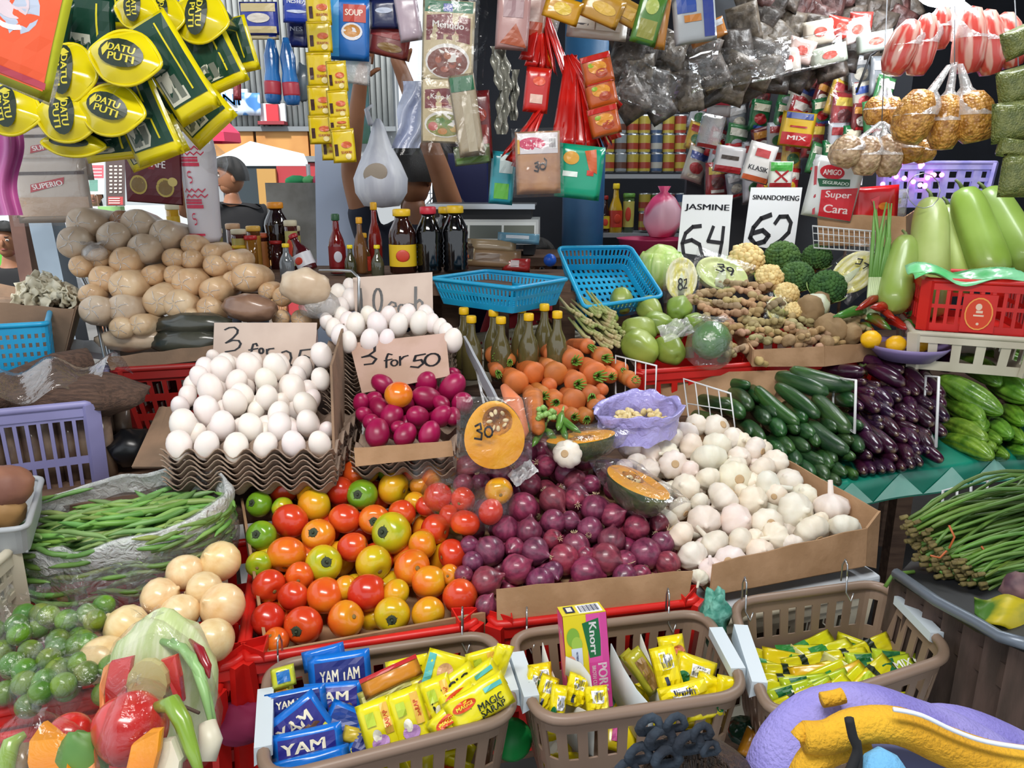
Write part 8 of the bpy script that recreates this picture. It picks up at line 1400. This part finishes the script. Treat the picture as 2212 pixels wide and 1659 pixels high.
fl('hood', [(1655, 1760), (1690, 1640), (1760, 1570), (1860, 1555), (1960, 1590), (2080, 1640), (2260, 1740)], (66, 88), FLP, 24, .64)
fl('hood_fold', [(1960, 1590), (2040, 1580), (2130, 1610), (2260, 1680)], (55, 70), FLP, 20, .66)
fl('lining', [(1850, 1650), (1960, 1660), (2080, 1690), (2240, 1740)], (48, 60), FLG, 20, .60)
fl('yellow_band', [(1738, 1592), (1790, 1592), (1850, 1568), (1940, 1568), (2040, 1610), (2140, 1645), (2250, 1660)], (30, 40), FLY, 18, .565)
fl('yellow_band', [(1735, 1690), (1760, 1640), (1800, 1618), (1870, 1600)], (34, 28), FLY, 18, .57)
fl('ear_tab', [(1722, 1595), (1745, 1575), (1765, 1600)], 16, FLY, 14, .57)
fl('patch', [(1775, 1512), (1800, 1508), (1822, 1502)], 16, FLY, 12, .612)
fl('piping', [(1930, 1532), (1990, 1545), (2060, 1578), (2130, 1602), (2230, 1618)], 4.5, FLW, 8, .548)
fl('strap', [(1834, 1552), (1842, 1590), (1852, 1620), (1838, 1660), (1822, 1690)], 9, mat('black webbing strap', '17181c', .8), 8, .535)
fl('strap_loop', [(1852, 1600), (1856, 1640), (1850, 1690)], 7, MC['black webbing strap'], 8, .535)
fl('blue_patch', [(1880, 1690), (1905, 1650), (1935, 1690)], 30, FLB, 16, .54)
# ------------------------------------------------------------------ string beans on a tray, right
SBM = mat('long bean skin', '62873a', .45, col2='48692a', ns=8, objc=True); TIP = mat('brown bean tip', '5f5230', .8, col2='8a7f4a', ns=40)
o = E('long_bean_bundle', 'large bundle of green long beans with brown cut ends', 'long beans', MX.Translation(P(2080, 1200, 1.4))); off = o.matrix_basis.translation; rr = random.Random(12); protos = []
for k in range(6):
    m = M(); pts = [V((t*.34, .0, .035*math.sin(t*PI)+.006*math.sin(t*9+k))) for t in [i/9 for i in range(10)]]; m.tube(pts, .0033, 7); m.k = 1; m.tube([V((-.012, 0, 0)), V((.001, 0, 0))], .0042, 7); b = m.build('bean', [SBM, TIP], o); protos.append(b)
for k in range(170):
    t = rr.random(); x0, y0 = 1965+t*160+rr.uniform(-12, 12), 1180+t*115+rr.uniform(-55, 12)-(30 if t < .3 else 0)*rr.random(); a = P(x0, y0, 1.30-.10*t+rr.uniform(0, .03))-off; c = protos[k] if k < 6 else protos[k % 6].copy()
    if k >= 6: COL.objects.link(c); c.parent = o
    c.matrix_basis = MX.Translation(a) @ rotm(rr.uniform(-.8, .8), -.03+rr.uniform(-.12, .10)-.12*(1-t), .16+rr.uniform(-.25, .2)) @ MX.Scale(rr.uniform(.8, 1.05), 4); c.color = (rr.uniform(.8, 1.2), rr.uniform(.85, 1.15), rr.uniform(.7, 1.1), 1)
for k in range(3): m = M(); m.tube([P(x, y, 1.24)-off for x, y in ([(2050, 1135), (2062, 1160), (2050, 1185)], [(2010, 1200), (2030, 1205), (2045, 1190)], [(2120, 1180), (2135, 1200), (2120, 1225)])[k]], .0018, 6); m.build('rubber_band', mat('red rubber band', 'b05a2a', .5), o)
for lab, pts in (('single curled long bean arching above the bundle', [(2060, 1150, 1.35), (2085, 1090, 1.37), (2130, 1058, 1.38), (2155, 1075, 1.38), (2150, 1110, 1.36)]), ('long bean curving out of the picture at right', [(2160, 1090, 1.35), (2190, 1060, 1.36), (2225, 1020, 1.37)]), ('thin long bean tip reaching toward the right basket', [(1975, 1235, 1.28), (1930, 1240, 1.28), (1912, 1268, 1.28)])):
    m = M(); m.tube([P(*p) for p in pts], .0034, 8); T(m.build('long_bean', SBM), lab, 'long bean')
rr = random.Random(3)
m = M(); m.ell((0, 0, 0), (.028, .02, .026), 14, 10, amp=.3); T(m.build('banana_blossom', mat('purple brown blossom', '4a2f3a', .6, col2='8a6a6a', ns=20), mw=MX.Translation(P(2205, 1270, 1.15))), 'purple brown vegetable stub at the right edge', 'vegetable')
tr = [P(1935, 1238, 1.27), P(2025, 1300, 1.17), P(2110, 1345, 1.10), P(2160, 1375, 1.06), P(2230, 1395, 1.02)]; m = M(); m.tube(tr, .011, 10)
o = E('metal_tray', 'grey rimmed tray under the long beans', 'tray', MX.Translation(tr[2])); m2 = M(); m2.tube([p-tr[2] for p in tr], .009, 10); m2.build('rim', mat('grey tray rim', '6a7480', .35, metal=.3), o); m2 = M(); q = [tr[0], tr[2], tr[4], tr[4]+V((.3, .3, 0)), tr[0]+V((.35, .35, 0))]; m2.add([p-tr[2]-V((0, 0, .012)) for p in q], [(0, 1, 2, 3, 4)]); m2.build('tray_base', DARK, o, smooth=False, solid=.006)
m = M(); m.grid(lambda u, v: P(2105+130*u, 1290+35*v+70*v*u+6*math.sin(u*9), 1.12-.06*v*u+.01*math.sin(u*6+v*3)), 14, 8); T(m.build('banana_leaf', mat('yellowing banana leaf', 'b8a818', .5, col2='3f6a1c', ns=7, lo=.42, hi=.6, stretch=(1, 3, 3)), solid=.002), 'yellow and green leaf sheet lining the tray', 'leaf')
PLK = mat('dark wet plank', '3f322a', .75, col2='54423a', ns=6, stretch=(6, 6, 1), bump=.3)
o = E('plank_crate', 'dark wooden plank stand under the long bean tray', 'crate', MX.Translation(P(2020, 1400, 1.3)-V((0, 0, .1)))); off = o.matrix_basis.translation
for k in range(7):
    t = k/6.5; a = tr[0].lerp(tr[4], t)+V((.02, .012, -.02)); b = V((a.x, a.y, .35)); m = M(); m.box(((a+b)/2-off), (.035, .016, (a-b).length), rotm(0, 0, -.75).to_3x3()); m.build('plank', PLK, o, smooth=False)
for z in (.5, .9): m = M(); m.bar(V((tr[0].x, tr[0].y, z))-off+V((.02, .03, 0)), V((tr[4].x, tr[4].y, z))-off+V((.02, .03, 0)), .016, .04); m.build('rail', PLK, o, smooth=False)
for i, (x, y, d) in enumerate([(2155, 1500, 1.15), (2165, 1400, 1.3)]):
    o = E('water_jug', 'translucent white plastic jug below the tray, %s' % ['front one with open mouth', 'rear one in the dark'][i], 'jug', MX.Translation(P(x, y, d)-V((0, 0, .17)))); m = M(); m.lathe([(.0005, 0), (.07, 0), (.075, .02), (.075, .08), (.05, .13), (.026, .15), (.024, .16)], 28); m.build('jug_body', mat('translucent jug plastic', '8f989f', .3, coat=.3), o); m = M(); m.lathe([(.026, .158), (.03, .16), (.031, .185), (.026, .187), (.025, .165)], 24); m.build('neck_ring', mat('white jug ring', 'c3cbd2', .35), o)
    table('low_stand', 'dark low stand under the %s jug' % ['front', 'rear'][i], [V((P(x, y, d).x+a, P(x, y, d).y+b, 0)) for a, b in ((-.09, -.09), (.09, -.09), (.09, .09), (-.09, .09))], P(x, y, d).z-.172, matl=PLK)
m = M(); m.ell((0, 0, 0), (.03, .03, .02), 14, 8, amp=.2); T(m.build('green_bottle', mat('dark green bottle glass', '1c4a3a', .15, coat=.5), mw=MX.Translation(P(1612, 1580, 1.2))), 'dark green bottle top below the middle basket', 'bottle')
hp('orange packet in the shade below the right basket', 1645, 1620, 90, 60, 1.15, 'c8861c', [('rect', -.5, -.4, .5, .3, 'a8401c')], 30, -40, 0, .015, seed=801)
# ------------------------------------------------------------------ things on the left
o = E('cardboard_box', 'big brown cardboard box of white pieces at left', 'box', MX.Translation(P(80, 700, 1.8)-V((0, 0, .1))))
card(o, [P(-60, 820, 1.72), P(130, 800, 1.76), P(162, 668, 1.76), P(-60, 648, 1.70)], 'front_panel', ma=CARDD, nx=8); card(o, [P(130, 800, 1.76), P(150, 760, 2.0), P(182, 640, 2.0), P(162, 668, 1.76)], ma=CARDD); card(o, [P(-60, 600, 2.0), P(45, 622, 2.0), P(45, 700, 2.0), P(-60, 700, 2.0)], 'back_panel', ma=CARDD); card(o, [P(-60, 670, 1.72), P(160, 685, 1.77), P(150, 650, 2.0), P(-60, 640, 2.0)], 'inner_board', ma=CARDD)
WP_ = mat('white crumpled wafers', 'd9d3bd', .7, col2='c3bda5', ns=12); rr = random.Random(6); wpr = []
for i in range(4):
    m = M(); m.grid(lambda u, v: V(((u-.5)*.04, (v-.5)*.028, .008*math.sin(u*7+i*2)*math.cos(v*6+i))), 6, 4); w = m.build('wafer', WP_, solid=.002); T(w, 'w', 'wafer'); wpr.append(w)
for k in range(120):
    t = rr.random(); x = 40+t*125+rr.uniform(-6, 6); y = 665-rr.random()*60*(1-abs(t-.4)*1.2)-8; put(rr.choice(wpr), MX.Translation(P(x, y, 1.88+rr.uniform(-.06, .06))) @ rq(rr), 'white crumpled piece heaped in the big cardboard box', 'white pieces in the cardboard box')
m = M(); m.ell((0, 0, 0), (.085, .05, .045), 20, 12, amp=.2); c = T(m.build('wafer_mass', WP_, mw=MX.Translation(P(108, 645, 1.92))), 'dense white heap beneath the loose white pieces', 'wafer', kind='stuff')
b1 = [P(-90, 722, 1.55), P(100, 690, 1.60), P(110, 672, 1.80), P(-90, 690, 1.78)]
for p in b1: p.z = P(60, 700, 1.6).z
basket('blue_basket', 'cyan perforated plastic basket at the left edge', 'basket', b1, .12, BLUEP, 130, 12, .95, .015, lambda i, j: j in (2, 4, 6, 8) and i % 2 == 0, .006, .003)
SACK = mat('brown fibrous log', '5f473a', .9, col2='46342b', ns=30, nd=6, stretch=(1, 6, 6), bump=.8, bs=90)
m = M(); m.tube([P(-80, 880, 1.5), P(40, 840, 1.55), P(130, 800, 1.6), P(195, 785, 1.64)], [.045, .042, .04, .036], 18); T(m.build('fibre_roll', SACK), 'brown fibrous roll lying above the lavender crate', 'roll')
c4 = [P(-80, 905, 1.42), P(196, 872, 1.5), P(235, 800, 1.8), P(-60, 820, 1.75)]; z = P(180, 872, 1.5).z
for p in c4: p.z = z
LV = crate('lavender plastic crate of brown packed goods at left', c4, .22, LAVP, n=180, nv=14, hole=lambda i, j: j in (2, 3, 4, 5, 6, 8, 9, 10, 11, 12) and i % 3 != 0, taper=.96, r=.01)
m = M(); rr = random.Random(4)
for k in range(14):
    u = .05+.9*(k % 7)/6; a = c4[0].lerp(c4[1], u)+V((.0, .05+.08*(k//7), -.2)); m = M(); m.tube([a, a+V((0, 0, .17))], .018, 10); T(m.build('brown_stick', mat('brown packed stick', '5a4438', .6, col2='7a6450', ns=20, coat=.3)), 'brown packed stick standing inside the lavender crate', 'stick', 'brown sticks in the lavender crate')
m = M(); m.grid(lambda u, v: c4[0].lerp(c4[1], u)+V((0, .02+.16*v, .02+.05*math.sin(v*PI)+.015*math.sin(u*11+v*5))), 20, 12); T(m.build('plastic_sheet', film('brown covering film', .12, col=(.5, .4, .34), bump=1, bs=14, gl=1.5)), 'crinkled clear film lying over the lavender crate', 'plastic sheet')
m = M(); m.ell((0, 0, 0), (.15, .07, .05), 20, 12, amp=.2); T(m.build('brown_goods', SACK, mw=MX.Translation((c4[0]+c4[1])/2+V((.03, .1, .0)))), 'brown mound of goods under the crinkled film', 'goods')
cw = [P(238, 790, 1.9), P(262, 960, 1.6)]; o = E('foam_box', 'white foam box standing on end left of the red crate', 'box', MX.Translation(P(255, 900, 1.7)-V((0, 0, .1)))); card(o, [P(232, 985, 1.62), P(258, 985, 1.62), P(252, 745, 1.85), P(222, 750, 1.85)], 'side_panel', .02, FOAM); card(o, [P(218, 985, 1.64), P(234, 985, 1.62), P(228, 840, 1.78), P(216, 845, 1.78)], 'yellow_edge', .008, mat('yellow strap', 'b8862a', .6)); card(o, [P(145, 760, 1.95), P(252, 775, 1.95), P(250, 745, 2.0), P(150, 740, 2.0)], 'lid', .02, FOAM)
# potatoes in white tray at the left edge
for i, (x, y, r_) in enumerate([(15, 1052, 50), (5, 1105, 44)]): m = M(); m.ell((0, 0, 0), (r_*1.3/FL, r_*1.2/FL, r_*1.2/FL), 24, 16, amp=.1, seed=i); T(m.build('sweet_potato', mat('reddish potato skin' if i == 0 else 'tan potato skin', '8f6048' if i == 0 else 'a8824f', .6, col2='7a4f40' if i == 0 else '967040', ns=14, bump=.2, bs=60), mw=MX.Translation(P(x, y, 1.25))), ['reddish brown root at the left edge, upper', 'tan brown root at the left edge, lower'][i], 'root vegetable')
c4 = [P(-60, 1150, 1.16), P(60, 1150, 1.18), P(90, 1020, 1.38), P(-60, 1020, 1.36)]; z = P(60, 1085, 1.25).z-.01
for p in c4: p.z = z
basket('white_tray', 'white plastic tray of brown roots at the left edge', 'tray', c4, .05, mat('pale plastic tray', 'a9adb0', .4), 80, 6, .85, .02, None, .005, .003)
c4 = [P(-60, 1260, 1.10), P(22, 1195, 1.2), P(40, 1100, 1.4), P(-60, 1100, 1.4)]; z = P(22, 1190, 1.2).z
for p in c4: p.z = z
crate('cream crate under the white tray at the left edge', c4, .12, CREAMP)
m = M(); m.ell((0, 0, 0), (.05, .05, .04), 14, 10, amp=.25); T(m.build('black_bag', mat('black plastic bag', '101114', .3), mw=MX.Translation(P(285, 965, 1.6))), 'crumpled black plastic bag behind the bean bag', 'bag')
table('side_table', 'wooden side table under the lavender crate at left', [V((-1.35, 1.2, 0)), V((-.72, 1.36, 0)), V((-.82, 1.85, 0)), V((-1.5, 1.7, 0))], P(60, 1050, 1.45).z-.03)
# ------------------------------------------------------------------ the street beyond
def slabx(name, label, cat, x0, y0, x1, y1, d, th, ma, struct_=False, parts=None, roll=0):
    a, b = P(x0, y1, d), P(x1, y0, d); c = V(((a.x+b.x)/2, a.y, (a.z+b.z)/2)); m = M(); m.box((0, th/2, 0), (abs(b.x-a.x), th, abs(b.z-a.z))); o = m.build(name, ma, mw=MX.Translation(c) @ rotm(0, roll, 0), smooth=False)
    if struct_: struct(o)
    else: T(o, label, cat)
    return o
FAC = mat('pale corrugated siding', 'c3c6c2', .6, col2='b0b3b0', ns=3)
bo = E('shop_house', 'pale corrugated shop house across the street', 'building', MX.Translation(V((P(560, 401, 9).x, P(560, 401, 9).y, 0)))); off = bo.matrix_basis.translation
x0, x1 = P(380, 0, 9).x, P(860, 0, 9).x; yb = off.y
def bx_(nm, xa, xb, za, zb, y, th, ma, **k): m = M(); m.box(((xa+xb)/2-off.x, y+th/2, (za+zb)/2), (xb-xa, th, zb-za)); return m.build(nm, ma, bo, smooth=False, **k)
pz = lambda y, d=9: P(0, y, d).z
bx_('wall', x0, x1, 0, 6.2, .15, .2, mat('grey shop wall', '9fa3a6', .8))
n = 40
for k in range(n): 
    xa = x0+(x1-x0)*k/n; m = M(); m.tube([V((xa-off.x, .1, pz(282))), V((xa-off.x, .1, 5.6))], (x1-x0)/n*.5, 6); m.build('corrugation', FAC, bo)
OR_ = mat('orange shop panel', 'c99250', .6, col2='b57a3f', ns=2)
for k, (a, b) in enumerate(((440, 556), (562, 672), (676, 760))): bx_('fascia_panel', P(a, 0, 9).x, P(b, 0, 9).x, pz(338), pz(286), .0, .06, OR_)
bx_('fascia_trim', x0, x1, pz(286), pz(276), -.04, .1, mat('grey trim', '7a7f82', .6)); bx_('fascia_trim', x0, x1, pz(350), pz(338), -.04, .1, MC['grey trim'])
bx_('window', P(575, 0, 9).x, P(628, 0, 9).x, pz(268), pz(228), .0, .05, mat('white window frame', 'd3d6d9', .5)); bx_('shutter', P(590, 0, 9).x, P(615, 0, 9).x, pz(266), pz(230), -.04, .05, mat('red shutter', 'c8323c', .6)); bx_('sill', P(575, 0, 9).x, P(630, 0, 9).x, pz(273), pz(266), -.12, .15, mat('dark red sill', '8f3038', .6))
bx_('doorway', P(480, 0, 9).x, P(600, 0, 9).x, 0, pz(352), .02, .06, mat('dark shop interior', '2f3a40', .8)); bx_('red_panel', P(600, 0, 9).x, P(690, 0, 9).x, 0, pz(352), .0, .06, mat('red shop front', 'a8343a', .6)); bx_('yellow_frame', P(560, 0, 9).x, P(600, 0, 9).x, 0, pz(365), -.05, .05, mat('ochre frame', 'b58a4a', .7))
bx_('sign_board', P(500, 0, 9).x, P(556, 0, 9).x, pz(245), pz(200), -.06, .05, mat('white sign board', 'cfd3d6', .5))
printing(lambda x, y, o_=0: V((P(528, 0, 9).x-off.x+x*.16, -.08-o_, pz(222)+y*.1)), [('txt', 0, 0, 1.6, 1.2, 'NE', '4a90d0')], bo, 'sign_letters', .004)
# awnings and umbrella
o = E('market_awning', 'white shade awning across the street', 'awning', MX.Translation(P(560, 350, 7))); m = M(); a, b = P(445, 355, 7)-P(560, 350, 7), P(665, 355, 7)-P(560, 350, 7); m.add([a, b, b+V((-.3, 1.0, .12)), a+V((.1, 1.0, .25))], [(0, 1, 2, 3)]); m.build('canvas', mat('white awning canvas', 'dfe3e6', .7), o, smooth=False, solid=.03)
for p in (a, b): m = M(); m.tube([p, V((p.x, p.y, -P(560, 350, 7).z))], .02, 8); m.build('pole', HB, o)
o = E('market_umbrella', 'hot pink market umbrella across the street', 'umbrella', MX.Translation(V((P(455, 290, 6).x, P(455, 290, 6).y, 0)))); z1 = P(455, 288, 6).z
m = M(); m.lathe([(.24, z1-.07), (.235, z1), (.12, z1+.12), (.002, z1+.19)], 8); m.f = [f_ for f_ in m.f if len(f_) < 8]; m.m = m.m[:len(m.f)]; m.build('canopy', mat('hot pink umbrella cloth', 'd9365a', .6), o, smooth=False, solid=.006); m = M(); m.tube([V((0, 0, 0)), V((0, 0, z1+.18))], .02, 8); m.build('pole', HB, o)
o = E('blue_tarp', 'strip of blue and white tarp above the umbrella', 'tarp', MX.Translation(P(525, 225, 8.7))); m = M(); m.grid(lambda u, v: V(((u-.5)*.4, .03*math.sin(u*9), (v-.5)*.25)), 10, 4); m.build('cloth', mat('blue tarp', '4a86c8', .5, col2='c9d9ea', ns=5, nd=1, lo=.48, hi=.52), o, solid=.005)
# menu board, low grey board, tables, crates
sign('brown menu board with rows of prices across the street', [(228, 345), (270, 345), (270, 445), (230, 445)], 5.5, [('rect', -.8, -.95, .8, -.6, 'a83030')]+[('rect', -.6+.5*(j), .75-.16*i, -.3+.5*j, .68-.16*i, 'cfc3b5') for i in range(8) for j in range(3)]+[('rect', -.7, -.9+.1*k, .5, -.86+.1*k, 'd9c9c0') for k in range(3)], mat('brown menu board', '3f2c28', .6), 'menu_board', stick=0)
sign('red and white price board beside the brown menu board', [(188, 350), (226, 350), (226, 420), (190, 420)], 5.6, [('rect', -.8, .0, .9, .8, 'b5505a'), ('rect', -.8, -.8, .2, -.1, '5a8a7a')]+[('rect', -.6, .6-.2*k, .7, .54-.2*k, 'e0d3d0') for k in range(3)], mat('pale board', 'b9bcba', .6), 'menu_board', stick=0)
slabx('concrete_wall', 'low grey concrete slab behind the sauce bottles', 'wall', 586, 395, 748, 560, 3.3, .06, mat('stained concrete slab', '8f8d88', .9, col2='77746e', ns=7, nd=5, bump=.2))
for i, (x, c, w) in enumerate([(640, '3aa86a', 40), (690, 'd04a6a', 30), (725, '5fbfb0', 34), (668, '6abf7a', 24)]): m = M(); m.ell((0, 0, 0), (w*3.3/FL*.6, .04, .022), 16, 8, amp=.3, seed=i); T(m.build('folded_cloth', mat('cloth '+c, c, .8), mw=MX.Translation(P(x, 390, 3.33))), '%s cloth lying on top of the concrete slab' % ['green', 'pink', 'teal', 'light green'][i], 'cloth')
slabx('stall_counter', 'white street counter behind the black shirted person', 'counter', 200, 446, 480, 560, 6.4, .5, mat('white counter', 'c9cdcf', .6))
slabx('stall_counter', 'bright green stall front at the far left', 'counter', -60, 485, 88, 600, 4.6, .2, mat('lime green counter', '59b03a', .6))
slabx('stall_roof', 'pale awning edge above the green stall', 'awning', -60, 470, 150, 486, 4.5, .5, mat('pale awning', 'c9ccd6', .6))
slabx('magenta_cloth', 'magenta cloth hanging below the green stall', 'cloth', 60, 540, 150, 620, 4.4, .03, mat('magenta cloth bright', 'b0489a', .7))
slabx('pale_fabric', 'pale blue white fabric behind the carrier bag', 'cloth', 715, 315, 790, 1150, 3.6, .03, mat('pale blue cloth', 'b9c6de', .7), roll=.05)
slabx('hanging_cloth', 'light blue green hanging cloth left of the vendor', 'cloth', 745, -250, 800, 310, 3.4, .02, mat('green cloth', '4f7a5a', .8, col2='6f96b0', ns=4))
slabx('wood_rack', 'brown wooden rack pieces behind the vendor', 'rack', 888, 330, 930, 1040, 4.2, .04, mat('brown rack board', '5a4432', .7))
o = E('hanger_grid', 'grey wire grid with hangers on the back wall', 'wire grid', MX.Translation(V((P(950, 400, 4.92).x, 4.77, P(950, 400, 4.92).z))))
for k in range(5): m = M(); x = P(925+k*14, 0, 4.3).x-P(950, 0, 4.3).x; m.tube([V((x, 0, -.25)), V((x, 0, .25))], .003, 6); m.build('wire', STEEL, o)
for k in range(6): m = M(); m.tube([V((-.07, 0, -.22+k*.085)), V((.1, 0, -.22+k*.085))], .003, 6); m.build('wire', STEEL, o)
for k in range(2): m = M(); z = .12-.2*k; m.tube([V((-.01, -.02, z+.08)), V((.0, -.02, z+.02)), V((-.07, -.02, z-.05)), V((0, -.02, z-.02)), V((.07, -.02, z-.05)), V((.0, -.02, z+.02))], .006, 6); m.build('hanger', STEEL, o)
slabx('blue_crate', 'deep blue plastic drum behind the scale', 'drum', 985, 340, 1058, 1150, 3.6, .2, mat('deep blue plastic', '14205f', .5))
slabx('green_board', 'lime green panel top behind the wrapped rolls', 'panel', 330, 440, 372, 1290, 3.0, .03, mat('lime green plastic', '8fc07a', .5))
slabx('street_wall', '', '', -700, 60, 385, 600, 11, .2, mat('distant pale market wall', 'a9b0b3', .8, col2='8f9699', ns=.8), True)
# drop kinds that were never placed
for o in [o for o in bpy.data.objects if o.parent is None and 'label' in o and len(o['label'].split()) < 2 and o.name not in USED]:
    for k in list(o.children_recursive)+[o]: bpy.data.objects.remove(k)
